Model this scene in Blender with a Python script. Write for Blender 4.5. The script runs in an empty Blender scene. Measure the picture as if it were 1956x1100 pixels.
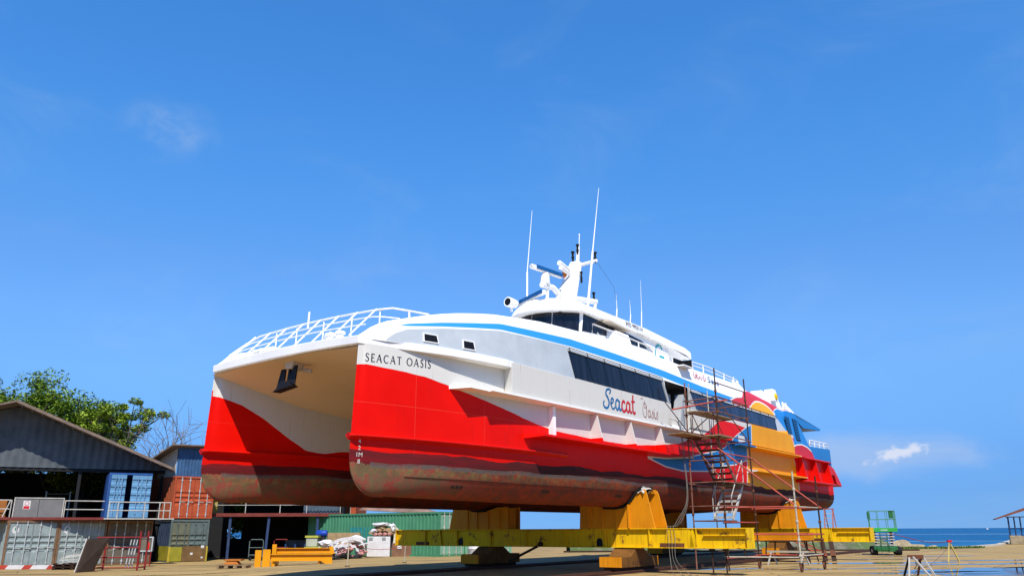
import bpy, bmesh, math, random
from mathutils import Vector, Matrix
R = math.radians
rnd = random.Random(7)
SC = bpy.context.scene
COL = SC.collection

# ---------------------------------------------------------------- camera
YAW = 0.6476
A = Vector((math.sin(YAW), math.cos(YAW), 0))      # ship axis, bow to stern
L = Vector((A.y, -A.x, 0))                          # towards the port side
BOW = Vector((-6.7506, 22.5959, 0))
SHIPROT = math.pi / 2 - YAW

cd = bpy.data.cameras.new('camera')
cam = bpy.data.objects.new('camera', cd)
COL.objects.link(cam)
cd.sensor_width = 36
cd.lens = 28.05
cd.clip_start = 0.1
cd.clip_end = 20000
cam.matrix_world = (Matrix.Translation((0, 0, 1.5)) @ Matrix.Rotation(math.pi / 2 + 0.2943, 4, 'X')
                    @ Matrix.Rotation(-0.0053, 4, 'Z'))
SC.camera = cam

# ---------------------------------------------------------------- light
to_sun = (-0.53 * A + 0.54 * L + Vector((0, 0, 1))).normalized()
sl = bpy.data.lights.new('sun', 'SUN')
sl.energy = 5.0
sl.angle = R(0.5)
sl.color = (1.0, 0.95, 0.86)
sun = bpy.data.objects.new('sun', sl)
COL.objects.link(sun)
sun.rotation_euler = (-to_sun).to_track_quat('-Z', 'Y').to_euler()
sun.location = (0, -30, 60)
SC.view_settings.view_transform = 'Standard'
SC.view_settings.look = 'None'
SC.view_settings.exposure = 0.32
SC.view_settings.gamma = 1.0

wd = bpy.data.worlds.new('World')
SC.world = wd
wd.use_nodes = True


class N:
    """small node-graph writer"""
    def __init__(s, tree):
        s.t = tree
        s.n = tree.nodes
        s.l = tree.links

    def put(s, sock, v):
        if isinstance(v, bpy.types.NodeSocket):
            s.l.new(v, sock)
        elif v is not None:
            if sock.type == 'RGBA' and not isinstance(v, (int, float)) and len(v) == 3:
                v = (*v, 1)
            sock.default_value = v

    def m(s, op, a, b=None, c=None, clamp=False):
        n = s.n.new('ShaderNodeMath')
        n.operation = op
        n.use_clamp = clamp
        s.put(n.inputs[0], a)
        if b is not None: s.put(n.inputs[1], b)
        if c is not None: s.put(n.inputs[2], c)
        return n.outputs[0]

    def vm(s, op, a, b=None):
        n = s.n.new('ShaderNodeVectorMath')
        n.operation = op
        s.put(n.inputs[0], a)
        if b is not None: s.put(n.inputs[1], b)
        return n.outputs['Value' if op in ('DOT_PRODUCT', 'LENGTH') else 'Vector']

    def mix(s, f, a, b, blend='MIX'):
        n = s.n.new('ShaderNodeMix')
        n.data_type = 'RGBA'
        n.blend_type = blend
        s.put(n.inputs[0], f)
        s.put(n.inputs[6], a)
        s.put(n.inputs[7], b)
        return n.outputs[2]

    def noise(s, vec, scale, detail=4, rough=0.55, dist=0):
        n = s.n.new('ShaderNodeTexNoise')
        n.inputs['Scale'].default_value = scale
        n.inputs['Detail'].default_value = detail
        n.inputs['Roughness'].default_value = rough
        n.inputs['Distortion'].default_value = dist
        if vec is not None: s.l.new(vec, n.inputs['Vector'])
        return n.outputs[0]

    def mr(s, v, a, b, c=0.0, d=1.0, smooth=False):
        n = s.n.new('ShaderNodeMapRange')
        n.interpolation_type = 'SMOOTHSTEP' if smooth else 'LINEAR'
        s.put(n.inputs[0], v)
        for i, q in enumerate((a, b, c, d)): s.put(n.inputs[i + 1], q)
        return n.outputs[0]

    def scale(s, vec, x, y, z):
        n = s.n.new('ShaderNodeMapping')
        n.inputs['Scale'].default_value = (x, y, z)
        s.l.new(vec, n.inputs['Vector'])
        return n.outputs[0]

    def obj(s):
        return s.n.new('ShaderNodeTexCoord').outputs['Object']

    def gen(s, name):
        return s.n.new('ShaderNodeTexCoord').outputs[name]

    def sep(s, v):
        n = s.n.new('ShaderNodeSeparateXYZ')
        s.l.new(v, n.inputs[0])
        return n.outputs

    def curve(s, x, pts, x0=-1, x1=41, y0=0, y1=12):
        """piecewise linear function of x through pts"""
        n = s.n.new('ShaderNodeFloatCurve')
        cu = n.mapping.curves[0]
        q = [((px - x0) / (x1 - x0), (py - y0) / (y1 - y0)) for px, py in pts]
        if q[0][0] > 0.001: q.insert(0, (0, q[0][1]))
        if q[-1][0] < 0.999: q.append((1, q[-1][1]))
        while len(cu.points) < len(q): cu.points.new(0.5, 0.5)
        for p, v in zip(cu.points, q):
            p.location = v
            p.handle_type = 'VECTOR'
        n.mapping.update()
        s.l.new(s.mr(x, x0, x1), n.inputs['Value'])
        return s.mr(n.outputs[0], 0, 1, y0, y1)

    def lt(s, a, b): return s.m('LESS_THAN', a, b)
    def gt(s, a, b): return s.m('GREATER_THAN', a, b)
    def mul(s, *a):
        r = a[0]
        for b in a[1:]: r = s.m('MULTIPLY', r, b)
        return r
    def add(s, a, b): return s.m('ADD', a, b)


# sky: Nishita, deepened a little, with thin cirrus and one small cumulus bank far out over the sea
g = N(wd.node_tree)
g.n.clear()
sky = g.n.new('ShaderNodeTexSky')
sky.sky_type = 'NISHITA'
sky.sun_disc = False
sky.sun_elevation = math.asin(to_sun.z)
sky.sun_rotation = math.atan2(to_sun.x, to_sun.y)
sky.altitude = 0
sky.air_density = 1.0
sky.dust_density = 0.0
sky.ozone_density = 2.2
dirv = g.gen('Generated')
dx, dy, dz = g.sep(dirv)
SKYC = sky.outputs[0]
comb = g.n.new('ShaderNodeCombineColor')
for k_, pts_ in enumerate(([(0.0, 0.182), (0.014, 0.186), (0.04, 0.215), (0.078, 0.313), (0.126, 0.478), (0.174, 0.649), (0.231, 0.748), (0.308, 0.76), (0.367, 0.69), (0.441, 0.64), (0.497, 0.63), (0.549, 0.62), (0.593, 0.62), (0.68, 0.58), (0.85, 0.34)],
                           [(0.0, 0.469), (0.014, 0.467), (0.04, 0.487), (0.078, 0.606), (0.126, 0.831), (0.174, 1.053), (0.231, 1.227), (0.308, 1.328), (0.367, 1.452), (0.441, 1.54), (0.497, 1.58), (0.549, 1.6), (0.593, 1.62), (0.68, 1.5), (0.85, 0.85)],
                           [(0.0, 1.354), (0.014, 1.281), (0.04, 1.187), (0.078, 1.21), (0.126, 1.364), (0.174, 1.545), (0.231, 1.761), (0.308, 1.917), (0.367, 2.122), (0.441, 2.294), (0.497, 2.40), (0.549, 2.45), (0.593, 2.48), (0.68, 2.3), (0.85, 1.35)])):
    g.l.new(g.curve(dz, pts_, 0, 1, 0, 3), comb.inputs[k_])
SKYC = g.mix(1.0, SKYC, comb.outputs[0], 'MULTIPLY')
az = g.m('ARCTAN2', dx, dy)
# thin cirrus
cv = g.scale(dirv, 2.2, 2.2, 5.5)
ci = g.mr(g.noise(cv, 1.6, 6, 0.6, 0.8), 0.46, 0.88, 0, 0.15, True)
# faint wisp high on the left
wx = g.m('DIVIDE', g.m('SUBTRACT', az, -0.442), 0.078)
wz = g.m('DIVIDE', g.m('SUBTRACT', dz, 0.434), 0.042)
wr = g.m('SQRT', g.add(g.mul(wx, wx), g.mul(wz, wz)))
wn = g.noise(g.scale(dirv, 1, 1, 1.6), 16, 5, 0.55, 0.3)
wisp = g.mul(g.mr(wr, 1.0, 0.0, 0, 1, True), g.mr(wn, 0.32, 0.72, 0, 0.42, True))
# haze bank and cumulus on the right
hx = g.m('DIVIDE', g.m('SUBTRACT', az, 0.40), 0.16)
hz = g.m('DIVIDE', g.m('SUBTRACT', dz, 0.078), 0.030)
hn = g.noise(g.scale(dirv, 1, 1, 2), 9, 5, 0.6, 0.5)
hr = g.add(g.m('SQRT', g.add(g.mul(hx, hx), g.mul(hz, hz))), g.mr(hn, 0.2, 0.8, -0.45, 0.45))
hazeb = g.mr(hr, 1.05, 0.15, 0, 0.55, True)
kn = g.noise(g.scale(dirv, 1, 1, 1.3), 62, 6, 0.62, 0.3)
# cumulus follows a rising line
kline = g.add(g.mul(g.m('SUBTRACT', az, 0.442), 0.225), 0.079)
kx = g.m('DIVIDE', g.m('SUBTRACT', az, 0.443), 0.040)
kz = g.m('DIVIDE', g.m('SUBTRACT', dz, kline), 0.0095)
kr = g.add(g.m('SQRT', g.add(g.mul(kx, kx), g.mul(kz, kz))), g.mr(kn, 0.25, 0.75, -0.6, 0.6))
cum = g.mr(kr, 1.0, 0.25, 0, 0.72, True)
out = g.mix(g.m('MAXIMUM', ci, wisp), SKYC, (5.0, 6.3, 8.0))
out = g.mix(hazeb, out, (4.6, 5.9, 8.4))
out = g.mix(cum, out, (8.2, 8.4, 9.4))
bg = g.n.new('ShaderNodeBackground')
bg.inputs['Strength'].default_value = 0.08
g.l.new(out, bg.inputs['Color'])
wo = g.n.new('ShaderNodeOutputWorld')
g.l.new(bg.outputs[0], wo.inputs['Surface'])

# ---------------------------------------------------------------- materials
def newmat(name):
    m = bpy.data.materials.new(name)
    m.use_nodes = True
    n = N(m.node_tree)
    b = m.node_tree.nodes['Principled BSDF']
    return m, n, b


MATS = {}
def mat(name, col=None, rough=0.5, metal=0.0, var=0.18, sc=2.5, rust=0.0, rcol=(0.16, 0.055, 0.02), bump=0.0, bsc=30,
        streak=0.0, scol=None, emit=None):
    """painted / weathered surface: broad tone variation, vertical streaks, rust or dirt patches"""
    if name in MATS: return MATS[name]
    m, n, b = newmat(name)
    o = n.obj()
    f = n.noise(o, sc, 5, 0.6)
    c = n.mix(n.mr(f, 0.3, 0.7), tuple(x * (1 - var) for x in col), tuple(min(1, x * (1 + var * 0.6)) for x in col))
    if streak:
        st = n.noise(n.scale(o, 6, 6, 0.35), 2.0, 4, 0.6)
        c = n.mix(n.mr(st, 0.5, 0.78, 0, streak, True), c, scol or tuple(x * 0.45 for x in col))
    if rust:
        r = n.noise(o, sc * 1.7, 8, 0.68)
        t = 0.72 - rust * 0.3
        c = n.mix(n.mr(r, t, t + 0.1, 0, 0.9, True), c, rcol)
    n.put(b.inputs['Base Color'], c)
    n.put(b.inputs['Roughness'], n.mr(f, 0.3, 0.7, rough * 0.85, min(1, rough * 1.15)))
    b.inputs['Metallic'].default_value = metal
    b.inputs['Specular IOR Level'].default_value = 0.5 if rough < 0.3 else 0.2
    if bump:
        bp = n.n.new('ShaderNodeBump')
        bp.inputs['Strength'].default_value = bump
        bp.inputs['Distance'].default_value = 0.02
        n.put(bp.inputs['Height'], n.noise(o, bsc, 4))
        n.put(b.inputs['Normal'], bp.outputs[0])
    MATS[name] = m
    return m


RED = (0.80, 0.006, 0.002)
WHITE = (0.74, 0.715, 0.66)
BLUE = (0.02, 0.20, 0.52)
YEL = (0.92, 0.40, 0.001)


def oil_bump(n, b, o, k=0.12):
    """slight plate buckling of welded aluminium"""
    bp = n.n.new('ShaderNodeBump')
    bp.inputs['Strength'].default_value = k
    bp.inputs['Distance'].default_value = 0.05
    n.put(bp.inputs['Height'], n.noise(n.scale(o, 1, 1, 1.4), 1.3, 2))
    n.put(b.inputs['Normal'], bp.outputs[0])


def hull_material(name, redline, mural):
    m, n, b = newmat(name)
    o = n.obj()
    x, y, z = n.sep(o)
    wob = n.mr(n.noise(o, 1.7, 3), 0, 1, -0.02, 0.02)
    zz = n.add(z, wob)
    grime = n.noise(n.scale(o, 5, 5, 0.4), 1.6, 5, 0.6)
    c = n.mix(n.mr(grime, 0.5, 0.85, 0, 0.22, True), WHITE, (0.55, 0.50, 0.43))
    redv = n.mix(n.mr(n.noise(o, 0.9, 4), 0.3, 0.7), (0.78, 0.004, 0.001), (0.90, 0.006, 0.001))
    seam = n.m('MAXIMUM', n.lt(n.m('ABSOLUTE', n.m('SUBTRACT', z, 4.72)), 0.007), n.lt(n.m('ABSOLUTE', n.m('SUBTRACT', n.m('FRACT', n.m('DIVIDE', n.add(x, 2.05), 2.6)), .5)), 0.0028))
    redv = n.mix(n.mul(seam, 0.28 if mural else .12), redv, (0.9, 0.16, 0.10))
    redv = n.mix(n.mr(n.noise(n.scale(o, 4, 4, .3), 1.8, 5, .65), .58, .8, 0, .5, True), redv, (0.52, 0.010, 0.006))
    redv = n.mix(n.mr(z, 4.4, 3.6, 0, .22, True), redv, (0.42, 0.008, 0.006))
    c = n.mix(n.mul(seam, .30 if mural else .05), c, (0.45, 0.42, 0.38))
    run = n.noise(n.scale(o, 9, 9, .25), 1.5, 4, .6)
    c = n.mix(n.mul(n.mr(run, .60, .76, 0, .7, True), n.mr(n.m('FRACT', z), .35, .1, 1, .25)), c, (0.40, 0.25, 0.14))
    # transition strip sprayed a little unevenly
    rl = n.curve(x, redline)
    c = n.mix(n.lt(zz, rl), c, redv)
    if mural:
        tp = n.curve(x, [(14.3, 4.16), (15.7, 4.19), (17.4, 4.3), (18.7, 4.51), (20.7, 4.83), (21.9, 5.09), (22.2, 5.48), (24.0, 6.18), (24.8, 6.4)])
        bt = n.curve(x, [(14.3, 4.16), (15.7, 3.92), (17.3, 3.83), (19.9, 3.96), (21.5, 4.28), (22.9, 4.41), (24.8, 4.80)])
        rng = n.mul(n.gt(x, 14.2), n.lt(x, 24.8))
        ol = n.mul(rng, n.lt(z, n.add(tp, 0.055)), n.gt(z, n.m('SUBTRACT', bt, 0.055)))
        c = n.mix(ol, c, WHITE)
        inn = n.mul(n.gt(x, 14.6), n.lt(x, 24.8), n.lt(z, tp), n.gt(z, bt))
        c = n.mix(inn, c, BLUE)
        # two white flashes in the blue
        f1 = n.mul(n.gt(x, 22.9), n.lt(x, 23.7), n.gt(z, 5.45), n.lt(z, 5.75))
        c = n.mix(f1, c, WHITE)
        yl = n.add(n.mul(n.m('SUBTRACT', z, 3.4), 0.17), 24.25)
        yr = n.m('SUBTRACT', 31.75, n.mul(n.m('MAXIMUM', n.m('SUBTRACT', z, 4.4), 0.0), 0.62))
        yo = n.mul(n.gt(x, n.m('SUBTRACT', yl, 0.09)), n.lt(x, n.add(yr, 0.09)))
        c = n.mix(yo, c, WHITE)
        yi = n.mul(n.gt(x, yl), n.lt(x, yr))
        yv = n.mix(n.mr(n.noise(o, 1.1, 4), 0.3, 0.7), (0.86, 0.33, 0.001), YEL)
        c = n.mix(yi, c, yv)
    # boot top and antifouling
    bz = n.add(z, n.mr(n.noise(n.scale(o, 1, 1, 1), 0.35, 2), 0.3, 0.7, -0.06, 0.06))
    boot = n.mix(n.mr(n.noise(n.scale(o, 0.5, 1, 6), 1.5, 4), 0.35, 0.7), (0.20, 0.012, 0.016), (0.10, 0.015, 0.016))
    boot = n.mix(n.mul(n.mr(x, 2.5, 7.5, 0, 1, True), n.mr(n.noise(n.scale(o, .4, 1, 5), 1.8, 4), .3, .6, .55, 1)), boot, (0.050, 0.016, 0.015))
    c = n.mix(n.lt(n.add(bz, n.mr(n.noise(n.scale(o, .5, 1, 1), 1.4, 3), .3, .7, -.05, .05)), 3.49), c, boot)
    foul = n.noise(n.scale(o, 1.0, 1.0, 1.6), 2.2, 9, 0.72, 0.4)
    foul2 = n.noise(n.scale(o, 1.5, 1.0, 1.0), 3.6, 10, 0.74, 0.12)
    green = n.mix(n.mr(n.add(n.mul(foul2, .6), n.mul(foul, .4)), 0.42, 0.60, 0, 1, True), (0.23, 0.050, 0.036), (0.175, 0.135, 0.062))
    brown = n.mix(n.mr(foul, 0.35, 0.7), (0.235, 0.040, 0.018), (0.125, 0.026, 0.016))
    af = n.mix(n.m('MULTIPLY', n.mr(n.add(x, n.mr(foul2, .3, .7, -1.6, 1.6)), 2.2, 5.2, 1, 0, True), n.mr(z, 2.35, 2.75, .45, 1)), brown, green)
    upb = n.mul(n.mr(z, 2.82, 2.95, 0, 1, True), n.mr(x, 4, 16, .8, 0), n.mr(foul2, .42, .6, 0, 1, True))
    af = n.mix(upb, af, (0.20, 0.15, 0.055))
    af = n.mix(n.mul(n.mr(x, 36.0, 37.5, 0, 1, True), n.mr(foul2, 0.4, 0.7)), af, (0.20, 0.15, 0.07))
    mott = n.mr(n.add(foul, n.mul(foul2, 0.6)), 0.70, 0.92, 0, 0.8, True)
    af = n.mix(n.mul(mott, n.mr(z, 3.3, 2.6, 1.0, 0.45)), af, (0.065, 0.045, 0.03))
    c = n.mix(n.lt(n.add(bz, n.mr(foul2, 0.3, 0.7, -0.07, 0.07)), 3.17), c, n.mix(1.0, af, (1.4, 1.36, 1.36), 'MULTIPLY'))
    band = n.mul(n.gt(bz, 3.10), n.lt(bz, 3.22), n.gt(x, 0.55))
    c = n.mix(n.mul(band, n.mr(foul, 0.35, 0.6, 0.35, 0.9)), c, (0.13, 0.11, 0.10))
    scr = n.noise(n.scale(o, 0.8, 1, 14), 2.5, 5, 0.7)
    c = n.mix(n.mul(n.lt(bz, 3.12), n.mr(scr, 0.60, 0.72, 0, 0.5, True)), c, (0.30, 0.16, 0.10))
    n.put(b.inputs['Base Color'], c)
    n.put(b.inputs['Roughness'], n.mr(z, 3.2, 3.7, 0.8, 0.40))
    b.inputs['Specular IOR Level'].default_value = 0.09
    oil_bump(n, b, o)
    return m


RL_OUT = [(-.3, 5.66), (0.3, 5.72), (1.18, 5.67), (2.13, 5.60), (3.05, 5.44), (3.5, 5.35), (4.3, 5.22), (5.26, 5.05), (6.22, 4.86),
          (7.1, 4.7), (8, 4.6), (10.2, 4.53), (12.8, 4.51), (15.2, 4.70), (17, 4.9), (18.6, 5.27), (19.4, 5.58), (20.9, 6.25), (22.3, 6.27), (24, 6.18), (40, 6.4)]
RL_IN = [(-.2, 5.55), (.3, 5.5), (.95, 5.33), (1.68, 4.98), (2.55, 4.44), (3.3, 4.04), (4, 3.98), (4.8, 4.11), (5.5, 4.09), (7, 3.9), (40, 3.9)]
M_HULL = hull_material('hull_paint', RL_OUT, True)
M_HULLIN = hull_material('inner_hull_paint', RL_IN, False)


def super_material():
    m, n, b = newmat('superstructure_paint')
    o = n.obj()
    x, y, z = n.sep(o)
    grime = n.noise(n.scale(o, 5, 5, 0.4), 1.4, 5, 0.6)
    c = n.mix(n.mr(grime, 0.5, 0.85, 0, 0.2, True), (0.86, 0.86, 0.84), (0.66, 0.63, 0.58))
    st = n.curve(x, [(1.3, 6.95), (1.5, 7.02), (2.6, 7.23), (4.95, 7.61), (8.8, 7.84), (11.9, 7.84), (15.9, 7.79), (19.5, 7.63), (23.2, 7.55)])
    sb = n.curve(x, [(1.3, 6.94), (1.5, 6.95), (2.6, 7.11), (4.88, 7.41), (8.7, 7.56), (11.8, 7.55), (15.7, 7.49), (19.3, 7.31), (23.2, 7.22)])
    gt_ = n.curve(x, [(0.85, 6.44), (0.95, 6.56), (1.1, 6.68), (1.5, 6.86), (2.6, 7.05), (4.88, 7.37), (8.7, 7.545), (12, 7.54)])
    sseam = n.lt(n.m('ABSOLUTE', n.m('SUBTRACT', n.m('FRACT', n.m('DIVIDE', n.add(x, .8), 2.45)), .5)), 0.003)
    c = n.mix(n.mul(sseam, .3), c, (0.45, 0.44, 0.42))
    srun = n.noise(n.scale(o, 8, 8, .22), 1.5, 4, .6)
    c = n.mix(n.mr(srun, .62, .80, 0, .4, True), c, (0.50, 0.42, 0.33))
    grey = n.mix(n.mr(n.noise(o, 1.2, 3), 0.3, 0.7), (0.38, 0.42, 0.45), (0.46, 0.50, 0.53))
    c = n.mix(n.mul(n.lt(z, gt_), n.lt(x, n.m('SUBTRACT', 8.95, n.mul(n.m('SUBTRACT', z, 6.4), 0.25))), n.gt(x, 0.85), n.gt(z, 6.43)), c, grey)
    c = n.mix(n.mul(n.lt(z, st), n.gt(z, sb), n.gt(x, 1.3), n.lt(x, 23.3)), c, (0.035, 0.30, 0.78))
    # aft mural
    rt = n.curve(x, [(22.9, 7.42), (23.5, 7.6), (24.4, 7.72), (24.5, 7.99), (25.4, 8.2), (26.4, 8.23), (28.1, 8.12), (29.06, 8.03), (30.2, 7.82), (31.3, 7.75), (40, 7.75)])
    ro = n.mul(n.gt(x, 22.75), n.lt(z, n.add(rt, 0.06)))
    c = n.mix(ro, c, WHITE)
    c = n.mix(n.mul(n.gt(x, 22.9), n.lt(z, rt)), c, (0.62, 0.03, 0.045))
    bl = n.curve(x, [(28.3, 7.2), (28.7, 7.55), (29.3, 7.72), (31.3, 7.72), (40, 7.72)])
    c = n.mix(n.mul(n.gt(x, 28.3), n.lt(z, n.add(bl, 0.055))), c, WHITE)
    c = n.mix(n.mul(n.gt(x, 28.35), n.lt(z, bl)), c, (0.022, 0.22, 0.60))
    ya = n.curve(x, [(25.2, 7.3), (25.6, 7.52), (26.07, 7.69), (26.6, 7.75), (27.3, 7.72), (27.9, 7.62), (28.6, 7.36)])
    c = n.mix(n.mul(n.gt(x, 25.1), n.lt(x, 28.75), n.lt(z, n.add(ya, 0.08))), c, WHITE)
    c = n.mix(n.mul(n.gt(x, 25.2), n.lt(x, 28.6), n.lt(z, ya)), c, YEL)
    # light grey corner pillar behind the long window, then yellow wedge below it
    pil = n.mul(n.gt(x, 28.5), n.lt(x, n.m('SUBTRACT', 30.2, n.mul(n.m('SUBTRACT', z, 6.5), 1.9))), n.lt(z, 7.35))
    c = n.mix(pil, c, (0.46, 0.50, 0.54))
    yw = n.mul(n.gt(x, 24.6), n.lt(x, 30.25), n.lt(z, n.curve(x, [(24.6, 6.5), (28.6, 6.46), (30.2, 6.6)])))
    c = n.mix(yw, c, YEL)
    # red dome low down behind the yellow
    dm = n.curve(x, [(30.2, 5.4), (30.8, 5.74), (31.6, 5.93), (32.5, 6.01), (33.4, 5.93), (34.3, 5.7), (34.9, 5.42)])
    c = n.mix(n.mul(n.gt(x, 30.3), n.lt(z, n.add(dm, 0.07))), c, WHITE)
    c = n.mix(n.mul(n.gt(x, 30.3), n.lt(z, dm)), c, (0.55, 0.012, 0.02))
    c = n.mix(n.mul(n.mr(n.noise(o, 2.3, 6, .65), .55, .75, 0, .12, True), 1.0), c, (0.2, 0.19, 0.18))
    n.put(b.inputs['Base Color'], c)
    b.inputs['Roughness'].default_value = 0.38
    b.inputs['Specular IOR Level'].default_value = 0.15
    oil_bump(n, b, o, 0.10)
    return m


M_SUPER = super_material()
M_WHITE = mat('white_paint', (0.85, 0.84, 0.82), 0.4, var=0.07, sc=0.8, streak=0.18, scol=(0.55, 0.5, 0.44))
M_CREAM = mat('cream_paint', (0.70, 0.60, 0.48), 0.5, var=0.06, sc=0.6)
M_GREYW = mat('light_grey_paint', (0.42, 0.44, 0.46), 0.5, var=0.1)


def curtain_glass(name, col, fold):
    """dark pane with curtain folds behind it and a slightly wavy surface"""
    m, n, b = newmat(name)
    o = n.obj()
    f = n.noise(n.scale(o, fold, 1, .18), 1.6, 3, .6, .2)
    n.put(b.inputs['Base Color'], n.mix(n.mr(f, .4, .65), tuple(c * .5 for c in col), tuple(c * 1.9 for c in col)))
    b.inputs['Roughness'].default_value = .14
    b.inputs['Specular IOR Level'].default_value = .3
    bp = n.n.new('ShaderNodeBump')
    bp.inputs['Strength'].default_value = .15
    bp.inputs['Distance'].default_value = .03
    n.put(bp.inputs['Height'], n.noise(n.scale(o, 1.0, 1, .5), 1.2, 2))
    n.put(b.inputs['Normal'], bp.outputs[0])
    return m


M_GLASS = curtain_glass('curtained_dark_glass', (0.008, 0.009, 0.016), 2.6)
M_CURT = curtain_glass('curtained_navy_glass', (0.016, 0.023, 0.058), 1.2)
M_BLACK = mat('black_paint', (0.008, 0.008, 0.01), 0.5, var=0.2)
M_DGREY = mat('dark_grey_interior', (0.045, 0.045, 0.05), 0.7)
M_REDP = mat('red_paint', RED, 0.4, var=0.1, sc=0.8, streak=0.12)
M_BLUEP = mat('blue_paint', (0.022, 0.22, 0.58), 0.4, var=0.1, sc=0.8)
M_NAVY = mat('radar_blue_paint', (0.01, 0.11, 0.33), 0.4, var=0.1)
M_NAVYL = mat('lettering_navy', (0.012, 0.014, 0.045), 0.6, var=0.3)
M_LBLUE = mat('lettering_blue', (0.01, 0.15, 0.38), 0.5, var=0.1)
M_LRED = mat('lettering_red', (0.62, 0.015, 0.03), 0.5, var=0.1)
M_LDRED = mat('lettering_dark_red', (0.30, 0.03, 0.04), 0.5, var=0.1)
M_TEAL = mat('lettering_teal', (0.06, 0.45, 0.52), 0.5, var=0.1)
M_MARK = mat('draft_mark_white', (0.72, 0.66, 0.60), 0.6, var=0.1)
M_CRADLE = mat('cradle_yellow', (0.98, 0.58, 0.002), 0.65, var=0.14, sc=1.2, rust=0.52, streak=0.85, scol=(0.34, 0.12, 0.012))
M_CRADLEO = mat('cradle_orange', (0.80, 0.29, 0.004), 0.6, var=0.14, sc=1.2, rust=0.3, streak=0.45, scol=(0.28, 0.10, 0.012))
M_BOGIE = mat('shade_dark_grimy_bogie_paint', (0.20, 0.085, 0.018), 0.75, var=0.35, sc=1.6, rust=0.5, rcol=(0.05, 0.03, 0.02), streak=0.6, scol=(0.06, 0.03, 0.015))  # brown base darkened to paint in the shade on the bogies, plus grime
M_RUST = mat('rusted_steel', (0.17, 0.062, 0.03), 0.8, var=0.35, sc=3, bump=0.3)
M_RUSTD = mat('dark_rusted_steel', (0.055, 0.028, 0.018), 0.85, var=0.35, sc=3, bump=0.3)
M_SCAF = mat('rusty_red_tube', (0.25, 0.11, 0.075), 0.65, var=0.4, sc=2.2, rust=0.35, rcol=(0.12, 0.08, 0.06))
M_SCAFR = mat('red_primer_tube', (0.50, 0.09, 0.06), 0.6, var=0.25, sc=2)
M_SCAFG = mat('worn_galvanised_tube', (0.52, 0.47, 0.36), 0.5, var=0.25, sc=2, rust=0.2)
M_RUBBER = mat('black_rubber', (0.012, 0.012, 0.013), 0.8)
M_WOODC = mat('weathered_plank', (0.30, 0.20, 0.11), 0.8, var=0.35, sc=4)
M_STEELW = mat('pale_worn_steel', (0.55, 0.52, 0.46), 0.55, var=0.25, rust=0.3)
M_ORG = mat('orange_lamp', (0.75, 0.2, 0.02), 0.4)


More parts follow.
